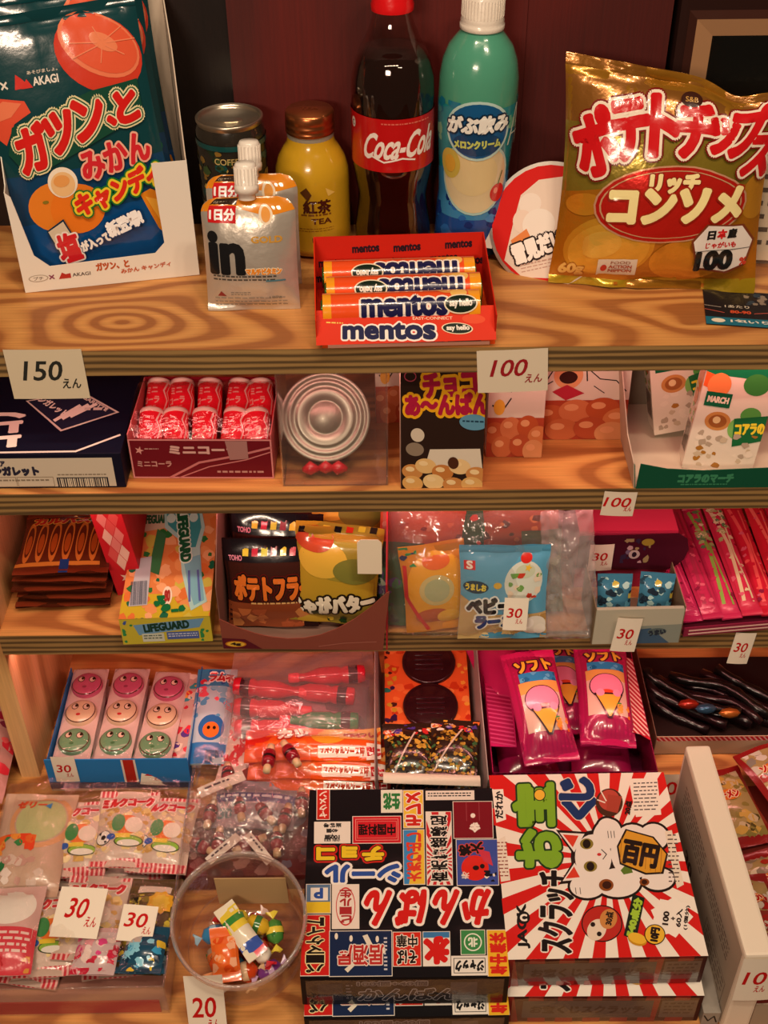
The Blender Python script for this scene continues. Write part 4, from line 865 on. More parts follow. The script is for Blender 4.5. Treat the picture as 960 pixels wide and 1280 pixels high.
A = Art(0.0765, 0.150, [(165, 636), (275, 636), (266, 778), (146, 772)]); A.full('#d8894c')
A.poly([(140, 740), (275, 752), (275, 790), (140, 790)], '#c8b42c').blobs(146, 640, 276, 780, 60, ['#e09a5c', '#d87a3c', '#e8b07c', '#c8c050'], 5, 11, 3).blobs(146, 640, 276, 780, 26, ['#2c7a3c', '#1c6a4a'], 3, 7, 8)
A.poly([(168, 640), (214, 640), (212, 662), (166, 668)], '#c8bca0').t('LIFEGUARD', 190, 652, 38, 10, '#1c5a3c', b=0.6).poly([(192, 664), (204, 672), (196, 722), (182, 716)], '#3c7a4c').poly([(168, 700), (186, 698), (182, 758), (158, 758)], '#b8c0c8').bars(160, 728, 181, 757, '#3c4a5c')
A.poly([(200, 640), (250, 640), (256, 665), (250, 690), (254, 730), (262, 760), (240, 770), (226, 720), (222, 680), (202, 664)], '#a8d8d4').poly([(203, 643), (247, 643), (251, 665), (244, 690), (228, 690), (224, 676), (206, 660)], '#3c9ca4').ell(210, 652, 6, 6, '#c8ece4').ell(240, 652, 6, 6, '#c8ece4').poly([(228, 705), (250, 700), (258, 758), (244, 764), (236, 740)], '#7ab8c8').line([(236, 720), (238, 758)], 3, '#5a6ab0').line([(248, 720), (252, 758)], 3, '#5a6ab0')
A.t('LIFEGUARD', 228, 676, 64, 13, '#155a38', rot=-83, b=1, out=[('#d8f0e0', 1.6)]).ell(208, 749, 6.5, 12, '#efe4cc').t('80', 208, 749, 7, 14, '#a0302c', b=0.6).blobs(180, 748, 240, 770, 6, ['#14703c'], 4, 7, 6)
b.art(A, TOP(0, 0, 0.0296))
A = Art(0.0765, 0.0295, [(142, 774), (266, 774), (266, 808), (142, 808)]); A.full('#c2b638').poly([(160, 782), (258, 776), (250, 788), (166, 796)], '#6a9cc4').t('LIFEGUARD', 205, 785, 62, 10, '#123a2c', rot=4, b=0.7).rect(170, 794, 200, 805, '#c8d0c0').rect(204, 793, 248, 803, '#4a62a8').fine(172, 796, 198, 803, 2, '#5a6a5c', 2).fine(206, 795, 246, 801, 2, '#c8d0e0', 5).blobs(144, 776, 164, 806, 6, ['#2c8a4c', '#3c5aa0'], 2, 4, 4).blobs(250, 790, 265, 807, 6, ['#2c8a4c'], 2, 5, 4)
b.art(A, FRONT(0, 0, 0)); b.obj('box_body', lg)

# chip carton with dark packs
cb = thing('carton', 'maroon card carton with a scooped front full of chip packs', 'carton', (-0.138, 0.733, Z3), (0, 0, -1.8))
FW, FD = 0.136, 0.120
pts = [(0, 0), (FW, 0), (FW+0.006, 0.075)] + [(FW+0.004-i*(FW+0.004)/10, 0.014+0.060*abs(((FW-i*FW/10)-FW*0.42)/(FW*0.58))**2.0*(1 if i < 6 else 0.78)) for i in range(0, 11)]
b = B(); b.prism(pts, lambda u, v, h: (u, -h-v*0.10, v), -0.0008, ('#8a4a3c', 'p'))
A = Art(FW, 0.014, [(282, 790), (478, 790), (478, 814), (282, 814)]); A.poly([(282, 790), (310, 792), (330, 814), (282, 814)], '#5a1424').ell(298, 803, 13, 7, '#c87a1c').ell(298, 803, 11, 5.5, '#e8c040').t('4g', 298, 803, 12, 7, '#2a1a18', b=0.6).line([(400, 806), (430, 798), (470, 794)], 2, '#a8685a')
b.art(A, lambda u, v, h: (u, -0.0009-h-v*0.10, v)); b.obj('front_panel', cb)
b = B(); b.prism([(0, 0), (FD, 0), (FD, 0.115), (0.04, 0.115), (0, 0.070)], lambda u, v, h: (-h, u, v), -0.0008, ('#7a5a50', 'm')); b.obj('side_panel', cb)
b = B(); b.prism([(0, 0), (FD, 0), (FD, 0.115), (0.04, 0.115), (0, 0.075)], lambda u, v, h: (FW+0.004-h, u, v), -0.0012, ('#a8202c', 'p')); b.obj('side_panel', cb)
b = B(); b.box(0, 0, 0, FW, FD, 0.0008, ('#8a6a5c', 'm')); b.obj('carton_floor', cb)
b = B(); b.prism([(0, 0), (0.020, 0), (0.020, 0.030), (0.017, 0.033), (0.003, 0.033), (0, 0.030)], lambda u, v, h: (u, -h, v), 0.0008, ('#e6dac2', 'm')); o = b.obj('paper_flap', cb, (0.1155, 0.012, 0.076), (-8, 0, 0)); o['label'] = 'blank cream paper flap'
def fry_art():
    A = Art(0.078, 0.085, [(275, 700), (382, 700), (382, 795), (275, 795)], 'g'); A.full('#3a1a14').rect(275, 700, 382, 722, '#161218')
    for i in range(8): A.poly([(300+i*11, 706), (307+i*11, 706), (306+i*11, 716), (299+i*11, 716)], ['#d8c83c', '#b82840', '#c8d048', '#8a2a3c'][i % 4], keep=True)
    A.up(); A.t('TOHO', 290, 718, 16, 5, '#d88aa0', b=0.2).t('ポテトフライ', 332, 748, 92, 26, '#e0742a', b=1.4, out=[('#5a1410', 2.6), ('#14100f', 1.6)]).rect(275, 765, 382, 795, '#8a4426').fine(305, 764, 360, 768, 1, '#e0b070', 2).blobs(280, 772, 380, 794, 14, ['#b8683a', '#a05030', '#c88048'], 5, 10, 3)
    return A
fr0 = None
for k, (lx, ly, lz, rx, ry, lab) in enumerate(((0.042, 0.022, 0.004, -14, -2, 'front dark potato fry pack with orange lettering in the carton'), (0.043, 0.036, 0.018, -18, 3, 'second dark potato fry pack behind the front one'), (0.044, 0.052, 0.030, -24, -4, 'third dark potato fry pack in the carton'), (0.046, 0.072, 0.036, -30, 3, 'rear brown potato fry pack in the carton'))):
    loc = (-0.138+lx, 0.733+ly, Z3+lz)
    if fr0 is None: fr0 = tag(bag('chip_pack', 0.078, 0.085, 0.009, '#241414', fry_art(), 71, 1.1, loc, (rx, ry, -2), 'g', 0.005), lab, 'chip pack', 'dark fry packs in the carton')
    else: copy_thing(fr0, loc, (rx, ry, -2), lab)
def jaga(seed):
    A = Art(0.074, 0.095, [(380, 670), (470, 670), (470, 800), (380, 800)], 'g'); A.full('#b8962c').ell(430, 700, 42, 36, '#9a8a30').ell(410, 712, 26, 22, '#d8b040').ell(446, 722, 24, 16, '#7a7a34').ell(400, 690, 20, 14, '#b84a2c')
    A.rect(380, 768, 470, 800, '#8a7a2c').t('じゃがバター', 424, 770, 88, 26, '#f4ecd4', rot=12, b=1.6, out=[('#1c1a10', 2.4)]).blobs(382, 782, 468, 798, 12, ['#1c3a1c', '#c8a838'], 3, 6, 5)
    for i in range(7): A.poly([(384+i*12, 676-i), (391+i*12, 676-i), (390+i*12, 684-i), (383+i*12, 684-i)], ['#161218', '#c83020', '#d8c83c'][i % 3], keep=True)
    A.up(); return A
j0 = tag(bag('chip_pack', 0.074, 0.092, 0.011, '#a8862c', jaga(1), 81, 1.3, (-0.045, 0.752, Z3+0.010), (-14, 4, -6), 'g', 0.005), 'front olive buttered potato chip pack with white lettering', 'chip pack', 'olive potato packs in the carton')
copy_thing(j0, (-0.047, 0.790, Z3+0.034), (-26, 10, -3), 'rear olive buttered potato chip pack under the shelf above')

# snack packs in a big clear bag
def ramen():
    A = Art(0.076, 0.090, [(572, 685), (680, 685), (686, 808), (574, 808)], 'g'); A.full('#5aa4c8').rect(570, 770, 690, 810, '#c8a870').blobs(572, 772, 686, 806, 60, ['#e0c890', '#b89050', '#d8b878', '#8a6a3c'], 3, 7, 3).poly([(570, 745), (620, 770), (600, 808), (570, 808)], '#c0a46c')
    A.rect(577, 702, 591, 713, '#cc2020').t('S', 584, 707, 7, 9, '#f4e8d8', b=0.5).ell(592, 734, 16, 8, '#14384c').t('うましお', 592, 734, 26, 8, '#e8d848', b=0.4).ell(619, 731, 5, 4, '#d8b030').ell(651, 728, 24, 26, '#d8e0d4').ell(652, 699, 7, 6, '#d02c24').ell(652, 714, 12, 8, '#c8d4b8').blobs(632, 716, 674, 748, 12, ['#6aa04c', '#c8402c', '#e8d8c0'], 3, 6, 3).star(655, 710, 5, 5, '#e8c040', 0.45)
    A.t('ベビー', 610, 757, 56, 20, '#12181c', rot=4, b=1.8, out=[('#e8f0ec', 2)]).t('ラーメン', 626, 778, 62, 18, '#123c78', rot=6, b=1.8, out=[('#f0f0e4', 2.2)]).ell(668, 786, 16, 14, '#e8e4d8').ell(660, 782, 8, 8, '#f4f0e8').ell(676, 792, 8, 8, '#f0ece0')
    return A
rm = bag('ramen_snack_pack', 0.076, 0.090, 0.008, '#5aa4c8', ramen(), 91, 1.0, (0.1, 0.741, Z3+0.001), (-13, 0, 0), 'g', 0.004, sealcol='#4a94b8'); tag(rm, 'blue crunchy noodle snack pack in the clear bag', 'snack pack')
A = Art(0.056, 0.082, [(512, 675), (578, 675), (578, 790), (512, 790)], 'g'); A.full('#c8801c').ell(548, 730, 32, 46, '#e0a01c').ell(546, 732, 18, 20, '#c8b878').ell(546, 732, 13, 15, '#a8b084').ell(540, 768, 18, 12, '#b8541c').ell(556, 770, 12, 10, '#e8b030').ell(548, 696, 14, 10, '#d8641c').line([(516, 700), (514, 740), (534, 786)], 4, '#c8201c').blobs(512, 676, 530, 700, 6, ['#18345c', '#2c8a4a'], 3, 6, 3)
o = bag('snack_pack', 0.056, 0.080, 0.009, '#c8801c', A, 92, 1.2, (0.0465, 0.750, Z3+0.004), (-16, -4, 6), 'g', 0.005); tag(o, 'yellow and orange snack pack left of the blue noodle pack', 'snack pack')
for k, (x, y, z, w_, h_, bs, cs, lab, ry) in enumerate(((0.028, 0.790, 0.036, 0.075, 0.070, '#c8583c', ['#e0744c', '#b84a3c', '#d88a6c', '#8a2c2c'], 'coral red snack pack high in the clear bag, left of the green one', 6), (0.075, 0.800, 0.034, 0.060, 0.072, '#1c5a34', ['#2c7a44', '#c8b070', '#d8402c', '#164a30'], 'dark green snack pack behind the blue noodle pack', -8), (0.118, 0.796, 0.036, 0.072, 0.070, '#a8502c', ['#c8683c', '#5a3420', '#d88a4c', '#3a1c18'], 'orange and brown snack pack high in the clear bag, right', -3), (0.009, 0.758, 0.002, 0.040, 0.078, '#2c5a3c', ['#3c7a54', '#5a4a7a', '#b8c8b0', '#1c3c34'], 'green and purple snack pack at the left end of the clear bag', 4), (0.139, 0.770, 0.004, 0.034, 0.078, '#4c6a4a', ['#6a8a5c', '#8ab0b8', '#3c4a2c'], 'grey green snack pack at the right end of the clear bag', -4))):
    o = bag('snack_pack', w_, h_, 0.008, bs, slim_art(w_, h_, bs, cs, 5+k, n=26), 95+k, 1.3, (x, y, Z3+z), (-16, ry, 0), 'g', 0.006); tag(o, lab, 'snack pack', 'snack packs in the clear bag')
def film(name, label, loc, w, h, d, mtl, seed, rot=(0, 0, 0), amp=0.004, nu=46, nv=40, fold=1.0, cat='plastic bag', back=True, fu=1.0, fv=1.0):
    b = B()
    def f(u, v, sgn):
        a = 2*u-1
        y = -d*(1-abs(a)**3)*(0.45+0.55*math.sin(PI*min(1, v*1.05))**0.6)*sgn
        U_, V_ = u*fu, v*fv
        n = noise.noise(Vector((U_*7, V_*5, seed)))+0.6*noise.noise(Vector((U_*17, V_*9, seed+3)))+0.5*abs(noise.noise(Vector((U_*12+V_*6, V_*3, seed+7))))
        return Vector(((u-0.5)*w*(1-0.06*v)+0.3*amp*n, y+amp*n*fold, v*h*(1+0.02*math.sin(u*9))))
    b.sheet(lambda u, v: f(u, v, 1), nu, nv, mtl)
    if back: b.sheet(lambda u, v: f(1-u, v, -0.35), nu//2, nv//2, mtl)
    return tag(b.obj(name, None, loc, rot), label, cat)
film('clear_bag', 'large clear plastic bag around the blue and yellow snack packs', (0.068, 0.752, Z3+0.0005), 0.146, 0.118, 0.024, CELLO(), 1, (-14, 0, 0), 0.003)
film('cellophane_bag', 'crinkled clear cellophane bag between noodle pack and pale blue tray', (0.160, 0.742, Z3+0.001), 0.046, 0.118, 0.012, clear('milky_film', (0.93, 0.90, 0.89), 0.16, 0.10, 1.0), 5, (-16, -5, 0), 0.005, fold=0.9, fu=0.45, fv=2.2)

# maroon carton with a tab, pale tray of blue packs
mc = thing('card_carton', 'maroon carton with a rounded flap above the blue packs', 'carton', (0.1695, 0.803, Z3), (0, 0, 0))
b = B(); b.bbox(0, 0.0015, 0, 0.086, 0.085, 0.064, ('#a82c4c', 'p'), 0.0008); b.obj('carton_body', mc)
b = B(); pts = [(0, 0.026), (0.078, 0.022), (0.087, 0.026), (0.094, 0.034), (0.097, 0.046), (0.094, 0.058), (0.086, 0.064), (0, 0.062)]
b.prism(pts, lambda u, v, h: (u, h, v), 0.0008, ('#4a1428', 'p'))
A = Art(0.086, 0.036, [(722, 672), (845, 672), (845, 708), (722, 708)]); A.blobs(776, 676, 812, 704, 16, ['#7a6a8a', '#3a2c4a', '#a89a6c', '#c8a8b0'], 2, 5, 3).ell(808, 680, 8, 4, '#a89a3c').ell(793, 694, 7, 5, '#c8b8b8').ell(793, 694, 3, 3, '#2c1c2c'); b.art(A, lambda u, v, h: (u, -0.0009-h, 0.027+v)); b.obj('front_flap', mc)
b = B(); b.prism([(0, 0), (0.086, 0), (0.086, 0.080), (0, 0.080)], lambda u, v, h: (u, 0.003+v, 0.0643+h), 0.0004, ('#c8305a', 'p'))
A = Art(0.086, 0.078, [(0, 0), (86, 0), (86, 78), (0, 78)]); A.blobs(0, 0, 86, 40, 60, ['#e8c8b8', '#2a1420', '#e06070', '#b8c850', '#f0e0d0'], 2, 5, 5).rect(0, 44, 86, 78, '#d03a5c'); b.art(A, TOP(0, 0.003, 0.0648)); b.obj('carton_top', mc)
pt = thing('card_tray', 'pale grey card tray holding the light blue packs', 'tray', (0.1765, 0.737, Z3), (0, 0, 1))
b = B(); b.box(0, 0, 0, 0.074, 0.052, 0.0008, ('#8a7c64', 'm')); b.obj('tray_floor', pt)
b = B(); b.bbox(0, -0.004, 0, 0.074, 0.0, 0.040, ('#a8a694', 'p'), 0.001)
A = Art(0.074, 0.040, [(0, 0), (74, 0), (74, 40), (0, 40)]); A.full('#b8b6a4').poly([(26, 20), (74, 18), (74, 40), (26, 40)], '#8a948c').poly([(30, 24), (48, 22), (66, 40), (30, 40)], '#3c5a78').ell(54, 26, 8, 4, '#5a6a6c').t('うまい', 54, 27, 14, 6, '#243040', rot=10, b=0.4); b.art(A, FRONT(0, -0.004, 0)); b.obj('front_panel', pt)
for x in (-0.0008, 0.074):
    b = B(); b.box(x, -0.004, 0, x+0.0008, 0.052, 0.042, ('#7a6c54', 'm')); b.obj('side_panel', pt)
bl0 = None
for k, x in enumerate((0.197, 0.231)):
    A = Art(0.030, 0.048, [(0, 0), (30, 0), (30, 48), (0, 48)], 'g'); A.full('#3c7a98').blobs(0, 0, 30, 48, 40, ['#5aa4c0', '#2a4a5c', '#a8d0d0', '#c8b84c', '#1c2c3c'], 2, 4, 4)
    lab = ['left light blue pack in the pale tray', 'right light blue pack in the pale tray'][k]
    if bl0 is None: bl0 = tag(bag('sweet_pack', 0.030, 0.048, 0.006, '#3c7a98', A, 111, 0.6, (x, 0.754, Z3+0.002), (-20, 0, 0), 'g', 0.005), lab, 'sweet pack', 'light blue packs in the pale tray')
    else: copy_thing(bl0, (x, 0.755, Z3+0.002), (-20, 3, -3), lab)

# pink stick packs
sk = thing('stick_tray', 'flat dark red card tray under the pink stick packs', 'tray', (0.256, 0.742, Z3), (0, 0, 6))
b = B(); b.box(0, 0, 0, 0.15, 0.130, 0.004, ('#5a1428', 'p')); b.box(0, -0.001, 0, 0.15, 0, 0.010, ('#8a2444', 'p')); b.obj('tray_body', sk)
for j in range(2):
    b = B(); b.box(0.004, -0.0015, 0.002+j*0.004, 0.12, -0.0009, 0.0032+j*0.004, ('#d8b0a8', 'p')); b.obj('trim_strip', sk)
for k in range(8):
    cA, cB = [('#b8285a', '#e04a7a'), ('#c02c58', '#a83050'), ('#c8305c', '#88b04c'), ('#c83050', '#d8c8a0'), ('#c82038', '#e85a5c'), ('#d02438', '#f07068'), ('#c81c3c', '#e06a70'), ('#c02050', '#e88aa0')][k]
    A = Art(0.017, 0.135, [(0, 0), (17, 0), (17, 135), (0, 135)], 'g'); A.full(cA).rect(2, 10, 15, 125, cA); A.line([(4, 12), (8, 60), (5, 120)], 3, cB).line([(12, 14), (10, 70), (13, 122)], 1.6, cB).blobs(1, 8, 16, 122, 24, [cB, cA, cA, '#8a1c40', '#d8607a'], 1.2, 2.8, k)
    if k in (2, 3): A.blobs(2, 8, 15, 60, 18, ['#a8b878', '#e0d8b0', '#5a8a5c'], 2, 4, k+3)
    for i in range(3): A.rect(0, 2+i*2, 17, 2.9+i*2, '#e890a0', keep=True)
    A.up()
    o = bag('stick_pack', 0.0178, 0.135, 0.0068, cA, A, 120+k, 0.8, (0.2655+k*0.0172, 0.750+0.0015*k, Z3+0.0095+0.002*(k % 2)), (-82, 0, 8-k*1.0), 'g', 0.005, sealcol=cA, pinch=0.0, back=0.5, cell=0.003)
    tag(o, f'{["leftmost", "second", "third", "fourth", "fifth", "sixth", "seventh", "eighth"][k]} {["magenta", "dusky pink", "pink and green", "pink and cream", "bright red", "vivid red", "cherry red", "rosy"][k]} stick pack in the fan on the third shelf', 'stick pack', 'pink stick packs on the third shelf')

# ================================================================ bottom level, base board top z = -0.480
ZB = -0.4798
def lay(name, w, h, T, base, art, x, y, z, yaw=0, tilt=0, label='', cat='sweet pack', group=None, seed=0, wr=1.0, fin='g', grid=0.005, back=0.45, sealcol=None, cell=0.0032, seal=0.007, pinch=0.04, ry=0):
    o = bag(name, w, h, T, base, art, seed, wr, (x, y, z+T*back), (-90+tilt, ry, yaw), fin, grid, back, sealcol, None, seal, pinch, cell)
    return tag(o, label, cat, group)

# --- blue tray of three-face candy strips
bt = thing('card_tray', 'blue card tray with a red band, holding the round-face candy strips', 'tray', (-0.320, 0.735, ZB), (0, 0, 0))
b = B(); b.box(0, 0, 0, 0.134, 0.125, 0.0008, ('#b8a888', 'm')); b.obj('tray_floor', bt)
b = B(); b.bbox(0, 0, 0.004, 0.134, 0.0012, 0.0455, ('#2b7fc4', 'p'), 0.0004)
A = Art(0.134, 0.041, [(57, 945), (235, 945), (235, 983), (57, 983)]); A.full('#2b80c8').rect(152, 945, 170, 983, '#e8dccc').rect(154.5, 945, 167.5, 983, '#b82c20').poly([(57, 974), (235, 976), (235, 983), (57, 983)], '#14345c').blobs(90, 976, 150, 983, 10, ['#8ab0c8', '#1a2a3c'], 1, 3, 3)
b.art(A, FRONT(0, 0, 0.004)); b.obj('front_panel', bt)
for x in (0, 0.1332):
    b = B(); b.box(x, 0.0012, 0, x+0.0008, 0.125, 0.038, ('#2468a8', 'p')); b.obj('side_panel', bt)
def face_strip():
    t = thing('face_candy_strip', 'clear strip of three round face candies', 'sweets', (0, 0, 0), (0, 0, 0), 'face candy strips in the blue tray')
    w, h = 0.036, 0.118
    b = B(); b.bbox(-w/2, 0, 0, w/2, h, 0.0012, ('#d8bdb8', 'k'), 0.0005); b.obj('backing_card', t)
    for k, (c1, c2) in enumerate((('#6fa079', '#4c7c54'), ('#dcc0a0', '#b08868'), ('#c0587a', '#903c58'))):
        cy = 0.022+k*0.036
        b = B(); b.lathe([(0.0155, 0.0012), (0.0155, 0.0045), (0.0135, 0.0068), (0.009, 0.0080), (0.0, 0.0084)], (c1, 'g'), 32, Matrix.Translation((0, cy, 0)), cap=False)
        A = Art(0.032, 0.032, [(0, 0), (32, 0), (32, 32), (0, 32)], 'g')
        A.ring(16, 16, 14.6, 14.6, 0.05, '#5a3028').ell(10.5, 12, 3.4, 4, '#e8cdb8', rot=10).ell(21.5, 12.5, 3.4, 4, '#e8cdb8', rot=10).ring(10.5, 12, 3.4, 4, 0.2, '#3a2018').ring(21.5, 12.5, 3.4, 4, 0.2, '#3a2018').ell(11.8, 11, 1.5, 2, '#241410').ell(22.8, 11.4, 1.5, 2, '#241410').ell(15, 22, 2.2, 1.5, '#c02830' if k == 1 else c2)
        def dome(u, v, hh, cy=cy):
            x, y = u-0.016, v-0.016; r = min(math.hypot(x, y), 0.0154)
            z = 0.0084-0.0004*(r/0.009)**2 if r < 0.009 else (0.0080-0.0012*(r-0.009)/0.0045 if r < 0.0135 else 0.0068-0.0023*(r-0.0135)/0.002)
            return (x, cy+y, z+hh)
        b.art(A, dome, grid=0.0025); b.obj('face_candy', t)
    b = B(); b.sheet(lambda a, c: (-w/2+a*w, c*h, 0.0094+0.0008*noise.noise(Vector((a*9, c*22, 3)))-0.007*abs(2*a-1)**6-0.007*abs(2*c-1)**16), 14, 40, CLEAR()); b.obj('clear_wrapper', t)
    return t
fs0 = face_strip(); n_ = 0
for layer in range(4):
    for i, x in enumerate((-0.2995, -0.2605, -0.2225)):
        top = layer == 3
        yaw = (0.5, -1, -3)[i] if top else (1.5-i)*1.2*(-1)**layer
        loc = (x+(0.002*(-1)**layer if not top else 0), 0.740+(0.002*layer if top and i < 2 else 0.001), ZB+0.0012+layer*0.0093)
        lab = ('leftmost top strip of three round face candies', 'middle top strip of three round face candies', 'right top strip of three round face candies, lying highest')[i] if top else 'strip of three round face candies buried under the top ones'
        if n_ == 0: fs0.location = loc; fs0.rotation_euler = (0, 0, R(yaw)); fs0['label'] = lab
        else: copy_thing(fs0, loc, (0.5 if top else 0, 0, yaw), lab)
        n_ += 1
A = Art(0.040, 0.115, [(226, 826), (276, 826), (276, 945), (226, 945)], 'g'); A.full('#b8ccd8').rect(226, 826, 276, 852, '#3c8ab8').blobs(228, 828, 274, 850, 14, ['#d8e0e4', '#c83040', '#2c5a9c'], 2, 6, 2).t('ラムネ', 258, 838, 30, 14, '#c0242c', b=0.8, out=[('#f4ece4', 1.6)]).ell(254, 905, 16, 15, '#2c6ab0').ell(254, 908, 10, 9, '#e8722c').ell(251, 906, 2, 2, '#201410').ell(258, 906, 2, 2, '#201410').rect(232, 922, 274, 945, '#2c78b8').bars(250, 930, 272, 944, '#1a2430').blobs(226, 852, 276, 892, 26, ['#d8e4ec', '#5a9cc8', '#e85a6c', '#8ac0d8'], 3, 7, 4)
lay('sweet_pack', 0.040, 0.115, 0.008, '#a8c0cc', A, -0.172, 0.742, ZB+0.024, -1, 4, 'light blue sweet pack standing between the face strips and the red candies', seed=130)
A = Art(0.034, 0.110, [(228, 826), (266, 826), (266, 945), (228, 945)], 'g'); A.full('#c8a8a0').blobs(228, 826, 266, 945, 50, ['#d83040', '#e8d0c0', '#3c9ca8', '#e8a83c', '#c8283c', '#5a3c8a'], 3, 8, 12)
lay('sweet_pack', 0.034, 0.110, 0.007, '#c8a8a0', A, -0.1935, 0.746, ZB+0.018, -4, 4, 'multicoloured sweet pack partly under the right face strip', seed=131)
A = Art(0.036, 0.120, [(272, 860), (322, 860), (314, 985), (268, 985)], 'g'); A.full('#dcc4b8').blobs(268, 862, 322, 960, 34, ['#d82c38', '#e86a6a', '#f0dcd0', '#c8202c'], 3, 8, 14).t('すもも', 292, 950, 40, 14, '#c81c28', rot=70, b=1).t('30', 282, 960, 24, 10, '#c81c28', rot=20, b=0.6)
lay('sweet_pack', 0.036, 0.115, 0.008, '#dcc4b8', A, -0.143, 0.722, ZB+0.020, -6, 3, 'white and red sweet pack left of the orange sticks', seed=132)

# --- red sauce-bottle candies in a clear bag
def minibottle(label, loc, rot, col='#c41a30'):
    t = thing('candy_bottle', label, 'sweets', loc, rot, 'bottle-shaped candies in the clear bag')
    Mx = Matrix.Rotation(R(90), 4, 'Y')
    b = B(); b.lathe([(0.004, 0), (0.0085, 0.001), (0.0092, 0.006), (0.0092, 0.020), (0.0075, 0.024), (0.0092, 0.028), (0.0088, 0.046), (0.006, 0.054), (0.0042, 0.060), (0.0042, 0.068)], (col, 'g'), 20, Mx); b.obj('bottle_body', t)
    b = B(); b.lathe([(0.0094, 0.008), (0.0095, 0.0085), (0.0095, 0.0165), (0.0094, 0.017)], ('#3a1a22', 'g'), 20, Mx, cap=False); b.obj('bottle_band', t.children[0])
    b = B(); b.lathe([(0.0048, 0.066), (0.0052, 0.067), (0.0050, 0.076), (0.0, 0.077)], ('#e83848', 'g'), 16, Mx); b.obj('bottle_cap', t)
    return t
m1 = minibottle('red bottle candy pointing left at the top of the clear bag', (-0.020, 0.835, ZB+0.052), (0, 0, 184))
for loc, rot, lab in (((-0.150, 0.822, ZB+0.050), (0, 0, -8), 'red bottle candy pointing right at the top left of the clear bag'), ((-0.148, 0.798, ZB+0.046), (0, 0, -5), 'red bottle candy in the second row of the clear bag'), ((-0.030, 0.808, ZB+0.048), (0, 0, 172), 'red bottle candy lying under the topmost one on the right'), ((-0.146, 0.776, ZB+0.040), (0, 0, -2), 'lowest red bottle candy above the orange sticks')): copy_thing(m1, loc, rot, lab)
minibottle('green bottle candy above the orange sticks', (-0.026, 0.778, ZB+0.046), (0, 0, 178), '#2c7a4c')
A = Art(0.130, 0.100, [(0, 0), (130, 0), (130, 100), (0, 100)], 'g'); A.full('#a87078').blobs(0, 0, 130, 100, 40, ['#8a5a64', '#c88a90', '#6a2c3c'], 5, 12, 5).t('ミニボトル', 80, 16, 50, 12, '#3a2a4a', b=0.8)
lay('sweet_pack', 0.132, 0.100, 0.030, '#a87078', A, -0.083, 0.765, ZB+0.0, 0, 3, 'dusky pink pack lying under the bottle candies', seed=133, back=0.2)
film('clear_bag', 'clear plastic bag over the red bottle candies', (-0.083, 0.752, ZB+0.046), 0.150, 0.118, 0.024, clear('bottle_bag_film', (0.98, 0.95, 0.95), 0.08, 0.08, 1.0), 9, (-88, 0, 0), 0.003)

# --- orange stick packs
def ostick():
    A = Art(0.128, 0.036, [(318, 905), (470, 905), (470, 945), (318, 945)], 'g'); A.full('#e05a1c').poly([(318, 905), (356, 905), (344, 922), (318, 930)], '#c8281c').t('カツ', 372, 912, 34, 14, '#f0e0d0', rot=4, b=1, out=[('#b82018', 1.6)]).ell(412, 916, 20, 12, '#e8a02c').poly([(424, 905), (470, 905), (470, 922), (424, 922)], '#e8b05c').t('味わい', 448, 914, 38, 11, '#b83018', b=0.6).rect(400, 930, 454, 941, '#f0e6d8').t('スペシャルソース味', 427, 935.5, 50, 8, '#c8401c', b=0.4).rect(454, 926, 470, 945, '#f0e6d8').t('Big', 462, 936, 14, 11, '#c81c20', rot=8, b=0.6).blobs(330, 924, 396, 944, 10, ['#d84a18', '#e8702c'], 5, 10, 4)
    return A
os0 = lay('stick_pack', 0.128, 0.037, 0.006, '#e05a1c', ostick(), -0.069, 0.732, ZB+0.0415, 0.5, 3, 'topmost orange stick pack with white sauce flavour band', 'stick pack', 'orange stick packs', 141, back=0.4, pinch=0)
copy_thing(os0, (-0.0655, 0.7165, ZB+0.036), (-87, 0, -1.5), 'second orange stick pack just in front of the topmost')
copy_thing(os0, (-0.0635, 0.7035, ZB+0.028), (-87, 0, 0), 'lowest orange stick pack touching the black sign box')
bb = B(); bb.bbox(0, 0, 0, 0.140, 0.078, 0.028, ('#8a2c20', 'p'), 0.001); A = Art(0.140, 0.028, [(0, 0), (140, 0), (140, 28), (0, 28)]); A.t('ソースカツ', 70, 14, 80, 14, '#e8c8a8', b=0.8); bb.art(A, FRONT(0, 0, 0)); tag(bb.obj('sweet_box', None, (-0.136, 0.694, ZB), (0, 0, 0)), 'brick red box under the orange stick packs', 'box')

# --- grey carton with orange coin card and camouflage packs
gc = thing('carton', 'grey card carton holding an orange coin card and camouflage packs', 'carton', (-0.005, 0.694, ZB), (0, 0, 0))
GW2, GD2 = 0.091, 0.190
b = B(); b.box(0, 0, 0, GW2, GD2, 0.0008, ('#8c8078', 'm')); b.obj('carton_floor', gc)
for x, sgn in ((0, -1), (GW2, 1)):
    b = B(); b.add([(x, 0, 0), (x, GD2, 0), (x+sgn*0.006, GD2, 0.062), (x+sgn*0.006, 0, 0.062), (x-sgn*0.0009, 0, 0), (x-sgn*0.0009, GD2, 0), (x+sgn*0.0051, GD2, 0.062), (x+sgn*0.0051, 0, 0.062)], [(0, 1, 2, 3), (4, 7, 6, 5), (0, 3, 7, 4), (1, 5, 6, 2), (3, 2, 6, 7), (0, 4, 5, 1)], ('#a09690', 'm')); b.obj('side_panel', gc)
b = B(); b.box(0, 0, 0, GW2, 0.0009, 0.030, ('#a09690', 'm')); b.obj('front_panel', gc)
